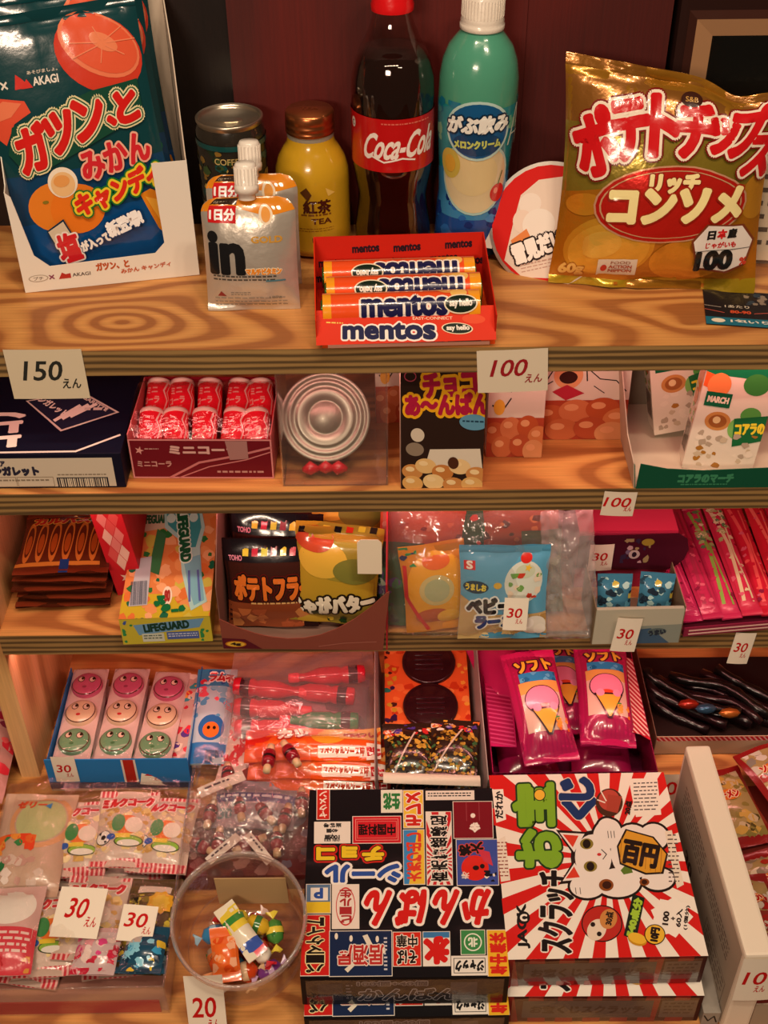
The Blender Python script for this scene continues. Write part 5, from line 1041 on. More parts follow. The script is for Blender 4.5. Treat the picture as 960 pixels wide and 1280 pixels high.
b = B(); b.sheet(lambda a, c: (0.002+a*0.088, 0.001+c*0.012, 0.058+0.003*math.sin(PI*c)-0.006*a), 10, 4, ('#e8dfcc', 'm')); b.sheet(lambda a, c: (0.002+(1-a)*0.088, 0.001+c*0.012, 0.0575+0.003*math.sin(PI*c)-0.006*(1-a)), 10, 4, ('#e8dfcc', 'm')); o = b.obj('front_flap', gc); o['label'] = 'curved cream paper flap'
cc2 = thing('coin_card', 'orange card with two round dark chocolate coins', 'sweets', (0.041, 0.772, ZB+0.026), (6, 0, 0))
b = B(); b.bbox(-0.042, 0, 0, 0.042, 0.122, 0.002, ('#d85a2c', 'p'), 0.0006)
A = Art(0.084, 0.122, [(0, 0), (84, 0), (84, 122), (0, 122)]); A.full('#e0622c').blobs(0, 0, 84, 122, 50, ['#e87a3c', '#c8401c', '#e89048'], 3, 7, 5).blobs(0, 4, 12, 110, 18, ['#3a1c4a', '#2c7a6c', '#c8a02c', '#4a1c1c'], 2, 5, 9).blobs(74, 4, 84, 110, 10, ['#c83018', '#e8a83c'], 2, 4, 9)
b.art(A, TOP(-0.042, 0, 0.0021)); b.obj('backing_card', cc2)
for k, (cx, cy) in enumerate(((0.003, 0.036), (0.003, 0.090))):
    b = B(); b.lathe([(0.027, 0.002), (0.0272, 0.0055), (0.0255, 0.0068), (0.0235, 0.0058), (0.022, 0.0066), (0.0, 0.0068)], ('#2c1016', 'g'), 48, Matrix.Translation((cx, cy, 0)))
    for j in range(4): b.box(-0.014, -0.0105+j*0.006, 0.0066, 0.014, -0.009+j*0.006, 0.0074, ('#3a1820', 'g'), Matrix.Translation((cx, cy, 0)))
    b.obj('chocolate_coin', cc2)
def camo(seed):
    A = Art(0.046, 0.060, [(0, 0), (46, 0), (46, 60), (0, 60)], 'g'); A.full('#2a1c14').blobs(0, 16, 46, 60, 160, ['#a8842c', '#c8a040', '#1a120c', '#3c6a3c', '#6a4a1c'], 1, 3, seed).blobs(0, 0, 46, 16, 26, ['#c82c2c', '#d86a2c', '#4a3c9c', '#e8a83c', '#e8e0d0'], 2, 5, seed+1).line([(6, 58), (30, 14)], 1.6, '#c8b8a8'); return A
cm0 = lay('camouflage_pack', 0.046, 0.062, 0.008, '#2a1c14', camo(3), 0.0225, 0.709, ZB+0.042, 3, 5, 'left camouflage pack under the coin card', 'sweet pack', 'camouflage packs in the grey carton', 151, cell=0.003)
lay('camouflage_pack', 0.046, 0.062, 0.008, '#24201a', camo(8), 0.060, 0.712, ZB+0.044, -6, 5, 'right camouflage pack with a diagonal pale stripe', 'sweet pack', 'camouflage packs in the grey carton', 152, cell=0.003)
for k, x in enumerate((0.0225, 0.062)): copy_thing(cm0, (x, 0.711, ZB+0.012+0.003), (-88, 0, 2-4*k), ['left', 'right'][k]+' camouflage pack buried at the bottom of the grey carton')
copy_thing(cm0, (0.041, 0.716, ZB+0.028), (-88, 0, 90-90), 'camouflage pack buried in the middle of the grey carton')

# --- magenta carton of corn packs
MG = '#a8184e'
mg = thing('carton', 'magenta striped carton with open flaps holding pink corn packs', 'carton', (0.098, 0.712, ZB), (0, 0, 0))
MW, MD = 0.150, 0.165
def striped(w, h, ca, cb, n, horiz=True, slant=0):
    A = Art(w, h, [(0, 0), (100, 0), (100, 100), (0, 100)]); A.full(ca)
    for i in range(-4, n+4):
        p = [(0, 100*i/n), (100, 100*i/n+slant), (100, 100*(i+0.4)/n+slant), (0, 100*(i+0.4)/n)]
        if not horiz: p = [(y, x) for x, y in p]
        p = clip(p, 0, 0, 100, 100)
        if p: A.poly(p, cb, keep=True)
    A.up(); return A
b = B(); b.box(0, 0, 0, MW, MD, 0.0008, ('#5a1030', 'p')); b.obj('carton_floor', mg)
b = B(); b.box(-0.0008, 0, 0, 0, MD, 0.050, (MG, 'p')); b.art(striped(MD, 0.050, '#941448', '#c02e6c', 24, False), lambda u, v, h: (-0.0008-h, MD-u, v)); b.obj('side_panel', mg)
b = B(); b.box(MW, 0, 0, MW+0.0008, MD, 0.050, ('#8a1440', 'p')); b.obj('side_panel', mg)
b = B(); b.box(0, -0.0008, 0, MW, 0, 0.050, ('#6a1038', 'p')); b.art(striped(MW, 0.050, '#6a1038', '#94204f', 26, False), FRONT(0, -0.0008, 0)); b.obj('front_panel', mg)
b = B(); b.box(0, MD, 0, MW, MD+0.0008, 0.050, ('#7a1440', 'p')); b.obj('back_panel', mg)
b = B(); f = lambda u, v, h: (0.0+v*0.95+h*0.2, 0.030+u, 0.051-v*0.25+h); b.prism([(0, 0), (0.080, 0), (0.074, 0.028), (0.004, 0.026)], f, 0.0006, ('#c82068', 'p')); b.art(striped(0.072, 0.025, '#a41850', '#cc427c', 14, False), lambda u, v, h: f(u+0.004, v, h+0.0002)); b.obj('left_flap', mg)
b = B(); f = lambda u, v, h: (MW-v*0.9-h*0.2, 0.035+u, 0.051+v*0.35+h); b.prism([(0, 0), (0.105, 0), (0.105, 0.024), (0.012, 0.028)], f, 0.0006, ('#c82034', 'p'))
A = striped(0.100, 0.024, '#b81c34', '#e8c8c0', 14, False, 26); b.art(A, lambda u, v, h: f(0.104-u, v, h+0.0002)); b.obj('right_flap', mg)
b = B(); f = lambda u, v, h: (0.045+u, 0.0-v*0.35-h*0.3, 0.050-v*0.5+h); b.prism([(0, 0), (0.100, 0), (0.092, 0.026), (0.006, 0.030)], f, 0.0006, ('#5a1430', 'p')); b.obj('front_flap', mg)
def corn(seed):
    A = Art(0.052, 0.115, [(0, 0), (52, 0), (52, 115), (0, 115)], 'g'); A.full('#a21c50')
    for i in range(20): A.rect(0, 92+i*0.0, 0.1, 93, '#e0508c', keep=True)
    for i in range(13): A.rect(i*4, 92, i*4+1.4, 115, '#9c1a50', keep=True); A.rect(i*4, 0, i*4+1.4, 14, '#9c1a50', keep=True)
    A.up(); A.t('ソフト', 27, 19, 34, 14, '#f0c83c', rot=4, b=0.8, out=[('#4a1830', 1.6)]).rect(10, 28, 46, 38, '#2c8ac0').blobs(10, 28, 46, 38, 8, ['#5ab0d8', '#1c6a9c'], 2, 4, 2).rect(8, 38, 46, 88, '#d8b8a8').rect(8, 38, 46, 50, '#d8a858').ell(27, 58, 17, 15, '#3a1828').ell(27, 58, 16, 14, '#e088a8').ell(27, 70, 10, 8, '#d84a2c').poly([(14, 66), (42, 66), (30, 92), (26, 92)], '#3a1828').poly([(16, 68), (40, 68), (29, 90), (27, 90)], '#e8b040').ell(20, 66, 4, 4, '#e898b8').ell(36, 66, 4, 4, '#e898b8').blobs(34, 76, 48, 90, 8, ['#e86a2c', '#f09a3c', '#3c8a3c'], 2, 4, 4)
    return A
for k, (x, y, z, yaw, tilt, lab, sd) in enumerate(((0.152, 0.716, 0.050, 8, 16, 'left pink corn pack with a yellow cone picture, sticking out front', 161), (0.207, 0.738, 0.046, -3, 8, 'right pink corn pack with a yellow cone picture', 162), (0.178, 0.770, 0.028, 3, 2, 'pink corn pack lying deeper between the two upper ones', 163))):
    lay('corn_pack', 0.052, 0.115, 0.016, '#b81c5c', corn(k), x, y, ZB+z, yaw, tilt, lab, 'sweet pack', 'pink corn packs', sd, 1.4, sealcol='#b01c58')
for k, (x, y, yaw) in enumerate(((0.138, 0.728, 4), (0.205, 0.730, -4))):
    lay('corn_pack', 0.058, 0.120, 0.018, '#a81850', None, x, y, ZB+0.002, yaw, 0, ['magenta pack deep in the left of the magenta carton', 'magenta pack deep in the right of the magenta carton'][k], 'sweet pack', 'pink corn packs', 165+k, 1.4)
lay('corn_pack', 0.050, 0.090, 0.014, '#c02464', None, 0.124, 0.800, ZB+0.036, 12, 0, 'plain pink pack crumpled at the back left of the magenta carton', 'sweet pack', 'pink corn packs', 168, 1.8)

# --- dark carton with black sticks, red striped edge
dc = thing('carton', 'shallow tan carton of dark twisted sweets with a red striped edge', 'carton', (0.262, 0.772, ZB), (0, 0, 0))
b = B(); b.box(0, 0, 0, 0.165, 0.130, 0.0008, ('#2a1a18', 'm')); b.obj('carton_floor', dc)
b = B(); b.box(0, 0, 0, 0.165, 0.001, 0.026, ('#b89a80', 'm')); A = striped(0.165, 0.006, '#b81c2c', '#d8a8a0', 34, False, 3); b.art(A, lambda u, v, h: (u, -h, 0.020+v)); b.obj('front_panel', dc)
b = B(); b.box(-0.0008, 0, 0, 0, 0.130, 0.026, ('#7a5a4c', 'm')); b.obj('side_panel', dc)
for k in range(9):
    x0, y0 = 0.276+0.013*k, 0.790+0.004*(k % 3); rd = random.Random(k); L_ = 0.095
    pts = [(x0-0.045+0.09*t+0.004*math.sin(6*t+k), y0+0.065-0.06*t+0.003*math.sin(9*t+2*k), ZB+0.010+0.006*(k % 3)+0.004*math.sin(5*t+k)) for t in [i/12 for i in range(13)]]
    pts = [(max(p[0], 0.268), p[1], p[2]) for p in pts]
    b = B(); b.tube(pts, 0.005, (['#160c10', '#1c0c10', '#10100f'][k % 3], 'k'), 8, [0.0048+0.0009*math.sin(i*2.2+k) for i in range(13)])
    tag(b.obj('dark_stick', None), f'{["leftmost", "second from left", "third from left", "fourth from left", "middle", "fourth from right", "third from right", "second from right", "rightmost"][k]} dark stick sweet in the shallow tan carton', 'sweets', 'dark stick sweets in the tan carton')
for k, (x, y, c, lab) in enumerate(((0.300, 0.812, '#a8301c', 'small red foil sweet among the dark sticks'), (0.316, 0.806, '#3c6a8a', 'small blue foil sweet among the dark sticks'), (0.338, 0.800, '#b8702c', 'small amber foil sweet among the dark sticks'))):
    b = B(); b.lathe([(0, -0.011), (0.004, -0.007), (0.0055, 0), (0.004, 0.007), (0, 0.011)], (c, 'f'), 10, Matrix.Translation((x, y, ZB+0.028)) @ Matrix.Rotation(R(90), 4, 'Y')); tag(b.obj('foil_sweet'), lab, 'sweets')

# --- long white flap box at the right and packs beyond it
lw = thing('display_carton', 'long cream-topped display carton wall with a 10 yen card', 'carton', (0.2655, 0.490, ZB), (0, 0, 1.5))
b = B(); b.bbox(0, 0, 0, 0.0215, 0.20, 0.1115, ('#ece0cc', 'm'), 0.0025)
A = Art(0.19, 0.100, [(0, 0), (190, 0), (190, 100), (0, 100)], 'm'); A.full('#b0a290').fine(18, 20, 90, 52, 6, '#6a5a50', 3, 0.3).fine(100, 26, 170, 46, 4, '#6a5a50', 8, 0.3).frame(120, 60, 180, 92, 0.7, '#7a6a60').fine(124, 64, 176, 88, 4, '#7a6a60', 9, 0.3).t('30', 60, 74, 22, 14, '#5a4a44', b=0.4)
b.art(A, lambda u, v, h: (-h, 0.195-u, 0.005+v)); b.obj('side_wall', lw)
b = B(); b.box(0.0215, 0.0, 0, 0.13, 0.24, 0.0008, ('#6a2018', 'm')); b.obj('carton_floor', lw)
b = B(); b.box(0.0215, 0.0, 0.0, 0.13, 0.001, 0.040, ('#a89884', 'm')); b.obj('front_panel', lw)
for k, (x, y, z, w_, h_, yaw, lab) in enumerate(((0.330, 0.660, 0.004, 0.050, 0.085, 12, 'red edged pack with yellow noodle picture at the right edge'), (0.352, 0.575, 0.003, 0.060, 0.080, 14, 'red edged pack below the noodle pack at the right edge'), (0.378, 0.690, 0.022, 0.050, 0.070, 22, 'white and red pack overlapping the noodle pack at the far right'), (0.316, 0.555, 0.014, 0.042, 0.065, 6, 'red and clear pack behind the long cream carton wall'))):
    A = Art(w_, h_, [(0, 0), (50, 0), (50, 85), (0, 85)], 'g'); A.full('#8a1c1c').rect(5, 6, 45, 78, '#a8905c').blobs(5, 6, 45, 78, 40, [['#8a7a3c', '#c8a04c', '#5a4a24', '#c8b08c'], ['#b8a088', '#8a7a64', '#d8c8a8', '#a83020'], ['#c8c0b0', '#a83028', '#d8d0c4', '#8a8478'], ['#c8b8a8', '#a8201c', '#e0d4c4', '#8a3028']][k], 3, 8, k).ell(24, 34, 12, 6, '#d8701c').t(['ラーメン', 'めん', 'ソース', 'いか'][k], 22, 34, 24, 8, '#b81c18', b=0.5, out=[('#f0d8b0', 0.8)])
    lay('snack_pack', w_, h_, 0.008, '#8a1c1c', A, x, y, ZB+z, yaw, 2, lab, 'snack pack', None, 171+k, 1.2)
gb = B(); gb.bbox(0, 0, 0, 0.014, 0.10, 0.018, ('#9a948a', 'p'), 0.0006); A = Art(0.014, 0.018, [(0, 0), (14, 0), (14, 18), (0, 18)]); A.line([(1, 4), (5, 12), (9, 5), (12, 14)], 1.2, '#1a1a1a'); gb.art(A, FRONT(0, 0, 0)); tag(gb.obj('sweet_box', None, (0.2505, 0.496, ZB)), 'narrow grey box with black strokes between the lucky cat boxes and cream wall', 'box')

# --- black sign-sticker boxes
def sign_art():
    A = Art(0.160, 0.178, [(388, 985), (618, 985), (632, 1222), (378, 1222)]); A.full('#0e0d11')
    F = lambda x, y: (370+x*270/960, 970+y*310/1102)
    def r(x0, y0, x1, y1, c, edge='#e8e0d4'):
        (a, b_), (c_, d) = F(x0, y0), F(x1, y1)
        if edge: A.rect(a-0.8, b_-0.8, c_+0.8, d+0.8, edge)
        A.rect(a, b_, c_, d, c); return a, b_, c_, d
    a, b_, c_, d = r(98, 52, 152, 190, '#c8281c'); A.v('ヤクメン', a+3, b_+2, c_-3, d-2, '#f0e0d0', True, 0.3); 
    a, b_, c_, d = r(386, 60, 476, 160, '#e0e4d0'); A.t('生花', (a+c_)/2, (b_+d)/2, 20, 20, '#2c7a3c', rot=180, b=0.8)
    a, b_, c_, d = r(484, 62, 570, 232, '#e8c03c'); A.v('モレメ', a+3, b_+2, c_-3, d-2, '#c8281c', True, 1, [('#f4ece0', 1.2)])
    a, b_, c_, d = r(586, 66, 798, 104, '#e4ddd0'); A.fine(a+2, b_+2, c_-2, d-2, 2, '#2a2a2a', 4)
    a, b_, c_, d = r(88, 204, 244, 298, '#e8e2d6'); A.t('徳用', 0.5*(a+c_), d-4, 20, 5, '#2a2a2a', rot=180).t('100個', 0.5*(a+c_), d-7, 18, 6, '#2a2a2a', rot=180, b=0.3).t('40個', 0.5*(a+c_), b_+11, 14, 5, '#2a2a2a', rot=180, b=0.3).t('当番号', 0.5*(a+c_), b_+4, 22, 5, '#2a2a2a', rot=180, b=0.3).t('+', 0.5*(a+c_), b_+17, 4, 4, '#2a2a2a')
    a, b_, c_, d = r(258, 180, 470, 300, '#c8202a'); A.frame(a+3, b_+3, c_-3, d-3, 0.6, '#e8a89c').frame(a+5, b_+6, c_-5, d-6, 0.5, '#e8887c').t('中国料理', (a+c_)/2, (b_+d)/2, 46, 14, '#14100f', rot=180, b=0.35)
    (x, y) = F(245, 348); A.t('チョコ', x, y, 82, 17, '#e8c82c', rot=180, b=1.4, out=[('#c8281c', 3), ('#3a1210', 1.2)])
    (x, y) = F(300, 438); A.t('シール', x, y, 92, 21, '#2c50a0', rot=180, b=1.6, out=[('#f0ece4', 3)])
    a, b_, c_, d = r(482, 244, 572, 488, '#3c8ac8'); A.poly([(c_, b_), (c_, d), (a+6, d), (c_-8, b_)], '#e8c03c').v('大売り出し', a+4, b_+3, c_-4, d-3, '#d8402c', True, 0.7)
    a, b_, c_, d = r(584, 162, 694, 492, '#e8e2d8'); A.burst((a+c_)/2, d-30, a, b_, c_, d, 22, '#c8242c').v('商売繁盛縁起', a+5, b_+4, c_-5, d-3, '#14100f', True, 0.35, [('#f0e8dc', 1.1)])
    a, b_, c_, d = r(706, 116, 878, 282, '#7a1420'); A.t('金', (a+c_)/2+2, d-14, 13, 13, '#f0e4d8', rot=180, b=0.6).ell((a+c_)/2, b_+18, 3, 3, '#f0e4d8').line([((a+c_)/2-8, b_), ((a+c_)/2-8, d-22)], 0.5, '#a85058').line([((a+c_)/2+8, b_), ((a+c_)/2+8, d-22)], 0.5, '#a85058')
    a, b_, c_, d = r(716, 290, 896, 494, '#3c50a0'); A.t('大将', a+18, b_+12, 30, 13, '#14100f', rot=190, b=0.8, out=[('#c84a3c', 1.2)]).ell((a+c_)/2-3, b_+36, 17, 16, '#d8281c').ell((a+c_)/2-2, b_+36, 4, 3, '#1a1412').ell((a+c_)/2+6, b_+34, 3, 3, '#1a1412').poly([((a+c_)/2, b_+12), (c_-10, b_+16), (c_-6, b_+34), ((a+c_)/2+8, b_+28)], '#c8384c').blobs(c_-18, d-18, c_-2, d-4, 7, ['#e8e0d4', '#14141c'], 2, 5, 3).t('寿', a+10, d-12, 10, 9, '#e8e0d4', rot=180)
    for ch, x0, x1 in (('ん', 300, 420), ('ば', 445, 575), ('ん', 600, 715), ('か', 730, 855)):
        (x, y) = F((x0+x1)/2, 592); A.t(ch, x, y, (x1-x0)*0.25, 42, '#d0201c', rot=180, b=2, skew=0.15, out=[('#f2ece2', 3)])
    a, b_, c_, d = r(54, 486, 158, 612, '#5c7a9c'); A.rect(a, (b_+d)/2+4, c_, d, '#e0c02c').rect(a+5, b_+4, c_-3, b_+20, '#e8e4dc').t('P', (a+c_)/2, b_+11, 10, 12, '#2c50a0', rot=180, b=0.8)
    a, b_, c_, d = r(168, 488, 282, 680, '#e8dcd0'); A.ring((a+c_)/2, (b_+d)/2, 12, 24, 0.08, '#c83030').v('ビール生', a+9, b_+6, c_-9, d-6, '#a82c30', True, 0.5)
    a, b_, c_, d = r(30, 622, 156, 884, '#c8201c'); A.v('パーマケイト', a+7, b_+3, c_-7, d-3, '#1a1410', True, 0.5, [('#e8d8a0', 1.2)])
    a, b_, c_, d = r(156, 694, 424, 888, '#16284c'); A.t('居酒屋', (a+c_)/2, (b_+d)/2+2, 56, 25, '#b8302c', rot=180, b=0.4, out=[('#e8d8cc', 1.2)])
    for x_, y_ in ((8, 6), (26, 9), (58, 10), (66, 24)): A.ell(a+x_, b_+y_, 2, 4, '#e8e0d0')
    A.poly([(a+40, b_+6), (a+46, b_+4), (a+52, b_+16), (a+46, b_+18)], '#e0dac8').poly([(a+18, d-8), (a+28, d-16), (a+31, d-13), (a+22, d-4)], '#e0dac8').fine(a+66, b_+8, a+70, d-4, 9, '#c8c8d0', 6)
    a, b_, c_, d = r(432, 700, 550, 846, '#d02c1c'); A.t('そば', (a+c_)/2, (b_+d)/2+10, 24, 17, '#1c1410', rot=180, b=0.4, out=[('#f0e4d4', 1)]).t('中華', (a+c_)/2, (b_+d)/2-10, 25, 15, '#1c1410', rot=180, b=0.3, out=[('#f0e4d4', 1)])
    a, b_, c_, d = r(562, 700, 676, 846, '#e8e4da'); A.rect(a, b_, c_, b_+7, '#3c7ab0').t('氷', (a+c_)/2, (b_+d)/2+2, 28, 30, '#d0201c', rot=180, b=2.4)
    a, b_, c_, d = r(726, 694, 828, 798, '#3c8a4c'); A.ring((a+c_)/2, (b_+d)/2, 11, 11, 0.14, '#e4ecd8').t('北', (a+c_)/2, (b_+d)/2, 11, 11, '#e4ecd8', rot=180, b=0.5)
    a, b_, c_, d = r(684, 808, 836, 888, '#e8e4da'); A.frame(a+2, b_+2, c_-2, d-2, 0.8, '#1a1a1a').t('ジャック', (a+c_)/2, (b_+d)/2, 34, 13, '#1a1a1a', rot=180, b=0.7)
    a, b_, c_, d = r(840, 696, 930, 900, '#e8b42c'); A.v('年中無休', a+3, b_+3, c_-3, d-3, '#d0281c', True, 0.9)
    return A
def sign_box(label, loc, rot):
    t = thing('sticker_box', label, 'box', loc, rot, 'black sign-sticker boxes')
    w, d, h = 0.160, 0.178, 0.0385
    b = B(); b.bbox(0, 0, 0, w, d, h, ('#0c0b0e', 'p'), 0.0008); b.art(sign_art(), TOP(0, 0, h+0.0001), eps=0.00006)
    A = Art(w, h, [(0, 0), (250, 0), (250, 48), (0, 48)]); A.t('かんばん', 130, 30, 120, 20, '#2c2a30', skew=0.2, b=0.8, out=[('#aaa6ac', 1.2)]).t('100個+40個', 110, 10, 84, 8, '#4a464c', b=0.4, out=[('#9a9498', 0.8)]).rect(180, 8, 212, 40, '#3c3a42').rect(20, 10, 50, 40, '#2c2a30').fine(54, 12, 62, 40, 5, '#6a666c', 3)
    b.art(A, FRONT(0, 0, 0)); b.obj('box_lid', t)
    b = B(); b.sheet(lambda a, c: (0.004+a*(w-0.008), -0.0012-0.0006*noise.noise(Vector((a*14, c*3, 1))), 0.002+c*(h-0.003)), 20, 5, clear('shrink_film', (0.99, 0.99, 0.99), 0.0, 0.12, 0.25)); b.obj('shrink_film', t)
    return t
sb = sign_box('upper black sign-sticker box with red white and blue lettering', (-0.0675, 0.4945, ZB+0.0392), (0, 0, 0))
copy_thing(sb, (-0.066, 0.4835, ZB), (0, 0, 0.4), 'lower black sign-sticker box under the other one')

# --- lucky cat scratch boxes
def cat_art():
    A = Art(0.155, 0.178, [(620, 965), (835, 970), (883, 1195), (635, 1200)]); A.full('#f0e9dc')
    F = lambda x, y: (600+x*0.375, 950+y*0.375)
    cx, cy = F(440, 330)
    A.burst(cx, cy, 600, 950, 900, 1215, 24, '#d0201c', 0.2)
    def P(pts, c, **k): A.poly([F(*p) for p in pts], c, **k)
    def E(x, y, rx, ry, c, rot=0): A.ell(F(x, y)[0], F(x, y)[1], rx*0.375, ry*0.375, c, rot)
    def T(s, x, y, w, h, c, **k): A.t(s, F(x, y)[0], F(x, y)[1], w*0.375, h*0.375, c, **k)
    P([(62, 88), (100, 88), (106, 190), (72, 200)], '#f0e9dc'); T('だれか', 84, 140, 90, 26, '#1a1414', rot=88, b=0.4)
    P([(68, 262), (100, 245), (112, 395), (80, 400)], '#e8ddcc'); A.fine(F(72, 270)[0], F(0, 265)[1], F(106, 0)[0], F(0, 390)[1], 10, '#8a3a30', 4, 0.3)
    P([(515, 70), (606, 72), (616, 190), (535, 195)], '#f0e8da'); A.fine(F(530, 0)[0], F(0, 84)[1], F(606, 0)[0], F(0, 182)[1], 8, '#4a4040', 4, 0.3)
    A.star(F(640, 525)[0], F(640, 525)[1], 26, 9, '#f2ebdf', 0.8)
    T('宝', 200, 145, 135, 130, '#7cae2c', rot=90, b=2.6, out=[('#1c3a1c', 2.4)]); E(222, 112, 20, 20, '#1c3a1c'); E(222, 112, 17, 17, '#e8b83c')
    T('お', 212, 290, 120, 140, '#7cae2c', rot=90, b=2.8, out=[('#1c3a1c', 2.4)])
    T('く', 352, 160, 62, 105, '#1c3668', rot=88, b=3, out=[('#e4d8c8', 1)]); T('じ', 345, 96, 66, 105, '#1c3668', rot=88, b=2.6, out=[('#e4d8c8', 1)])
    T('スクラッチ', 262, 505, 275, 118, '#1a1616', rot=88, b=1.2, out=[('#f0e8dc', 1.6)]); T('JACK', 150, 552, 150, 40, '#1c1a1a', rot=90, b=0.7); E(152, 523, 22, 22, '#1c1a1a'); T('C', 152, 523, 22, 22, '#f0e8dc', b=0.6)
    # beckoning cat, lying on its side in the picture, head to the left
    K = '#231814'; Wh = '#ece4dc'; Rd = '#d8402c'
    for (x, y, rx, ry, rot) in ((590, 262, 46, 42, 20), (600, 400, 52, 36, 0), (370, 420, 58, 40, 0), (440, 250, 44, 52, 30), (470, 410, 74, 48, 0), (392, 325, 66, 82, 0), (520, 310, 70, 90, 0), (440, 225, 30, 28, 0)): E(x, y, rx+8, ry+8, K, rot)
    P([(272, 230), (372, 240), (330, 318)], K); P([(276, 412), (330, 330), (372, 404)], K)
    for (x, y, rx, ry, rot) in ((590, 262, 46, 42, 20), (600, 400, 52, 36, 0), (370, 420, 58, 40, 0), (440, 250, 44, 52, 30), (470, 410, 74, 48, 0), (520, 310, 70, 90, 0), (440, 225, 30, 28, 0)): E(x, y, rx, ry, Wh, rot)
    P([(284, 240), (366, 246), (330, 306)], Wh); P([(288, 402), (330, 342), (366, 396)], Wh); P([(294, 246), (346, 252), (326, 290)], Rd); P([(298, 394), (328, 354), (346, 390)], Rd)
    E(392, 325, 60, 76, Wh); P([(480, 370), (508, 340), (520, 378), (490, 384)], '#5c7a2c')
    E(372, 280, 22, 18, '#8a7a30'); E(372, 280, 13, 15, K); E(382, 355, 22, 18, '#8a7a30'); E(382, 355, 13, 15, K); E(412, 316, 7, 5, '#c83030'); A.line([F(420, 300), F(436, 316), F(424, 332)], 1.1, K)
    E(432, 418, 24, 20, '#8a4a1c'); E(434, 418, 15, 13, '#3c1c10'); E(556, 410, 16, 12, '#8a4a1c'); E(556, 410, 9, 8, '#3c1c10')
    for x in (452, 462, 472): A.line([F(x-10, 240), F(x-8, 262)], 0.8, K, keep=True)
    for x in (330, 345): A.line([F(x, 425), F(x+2, 446)], 0.8, K, keep=True)
    A.up(); P([(500, 234), (590, 262), (634, 320), (618, 384), (560, 386), (478, 350), (470, 290)], K); P([(504, 240), (586, 266), (628, 320), (612, 378), (562, 380), (484, 346), (476, 292)], '#d89c30')
    for i in range(9): A.line([F(486+i*16, 262+i*5), F(480+i*16, 342+i*5)], 0.7, '#a86c1c', keep=True)
    A.up(); T('百円', 545, 318, 112, 74, K, rot=-12, b=1.4)
    # daruma, banner, coin, ornament
    E(414, 545, 68, 62, K); E(414, 545, 64, 58, '#b82c24'); E(396, 566, 30, 38, '#e4d4c0', 30); E(384, 548, 8, 8, K); E(404, 580, 8, 8, K); E(436, 530, 28, 34, '#c88848', 20); T('30点', 438, 528, 44, 24, K, rot=80, b=0.4)
    P([(484, 586), (518, 448), (556, 462), (524, 604)], '#16241a'); T('540点分', 520, 526, 130, 26, '#a0c83c', rot=75, b=0.9); E(528, 600, 32, 20, '#c89020', 20); E(528, 596, 30, 17, '#e8b838', 20); E(585, 584, 34, 34, K); E(585, 584, 31, 31, '#e8b838'); T('10円', 585, 584, 44, 26, K, rot=80, b=0.8)
    E(450, 146, 44, 46, '#4a2c1c'); E(450, 138, 34, 34, '#b84a3c'); A.line([F(425, 110), F(440, 140)], 1.5, '#e8e0d0', keep=True); A.line([F(412, 136), F(436, 146)], 1.5, '#e8e0d0'); P([(446, 120), (492, 128), (476, 182), (440, 172)], '#a84434'); T('20点', 510, 165, 44, 20, K, rot=80, b=0.4)
    T('100', 622, 530, 44, 18, K, rot=82, b=0.3); T('+', 645, 530, 12, 10, K, b=0.3); T('60入', 664, 528, 60, 18, K, rot=82, b=0.3); T('(1個分)', 688, 528, 80, 14, K, rot=82, b=0.2)
    P([(625, 245), (648, 242), (682, 420), (660, 432)], '#e8dcc8'); A.fine(F(634, 0)[0], F(0, 256)[1], F(668, 0)[0], F(0, 420)[1], 12, '#5a4a44', 7, 0.3)
    return A
def cat_box(label, loc, rot):
    t = thing('scratch_box', label, 'box', loc, rot, 'lucky cat scratch boxes')
    w, d, h = 0.155, 0.178, 0.0385
    b = B(); b.bbox(0, 0, 0, w, d, h, ('#3a1414', 'p'), 0.0008); b.art(cat_art(), TOP(0, 0, h+0.0001), eps=0.00005)
    A = Art(w, h, [(0, 0), (240, 0), (240, 48), (0, 48)])
    for i in range(7): A.poly([(i*36-10, 0), (i*36+8, 0), (i*34+16, 48), (i*34-6, 48)], '#8a1c1c', keep=True)
    A.up(); A.rect(20, 8, 180, 40, '#4a4848').t('お宝くじスクラッチ', 100, 24, 140, 14, '#2a2628', b=0.6).rect(190, 8, 234, 40, '#5a5450').fine(194, 12, 230, 36, 4, '#3a3434', 3)
    b.art(A, FRONT(0, 0, 0))
    A = Art(d, h, [(0, 0), (240, 0), (240, 48), (0, 48)])
    for i in range(8): A.poly([(i*32, 0), (i*32+16, 0), (i*32+22, 48), (i*32+4, 48)], '#8a1c1c' if i % 2 else '#b8a898', keep=True)
    b.art(A, lambda u, v, hh: (w+hh, u, v)); b.obj('box_lid', t)
    b = B(); b.sheet(lambda a, c: (0.004+a*(w-0.008), -0.0012-0.0006*noise.noise(Vector((a*14, c*3, 5))), 0.002+c*(h-0.003)), 20, 5, clear('shrink_film', (0.99, 0.99, 0.99), 0.0, 0.12, 0.25)); b.obj('shrink_film', t)
    return t
ca = cat_box('upper red and white scratch box picturing a beckoning cat', (0.0925, 0.5085, ZB+0.0392), (0, 0, 0.6))
copy_thing(ca, (0.0935, 0.5000, ZB), (0, 0, -0.3), 'lower red and white scratch box under the cat box')

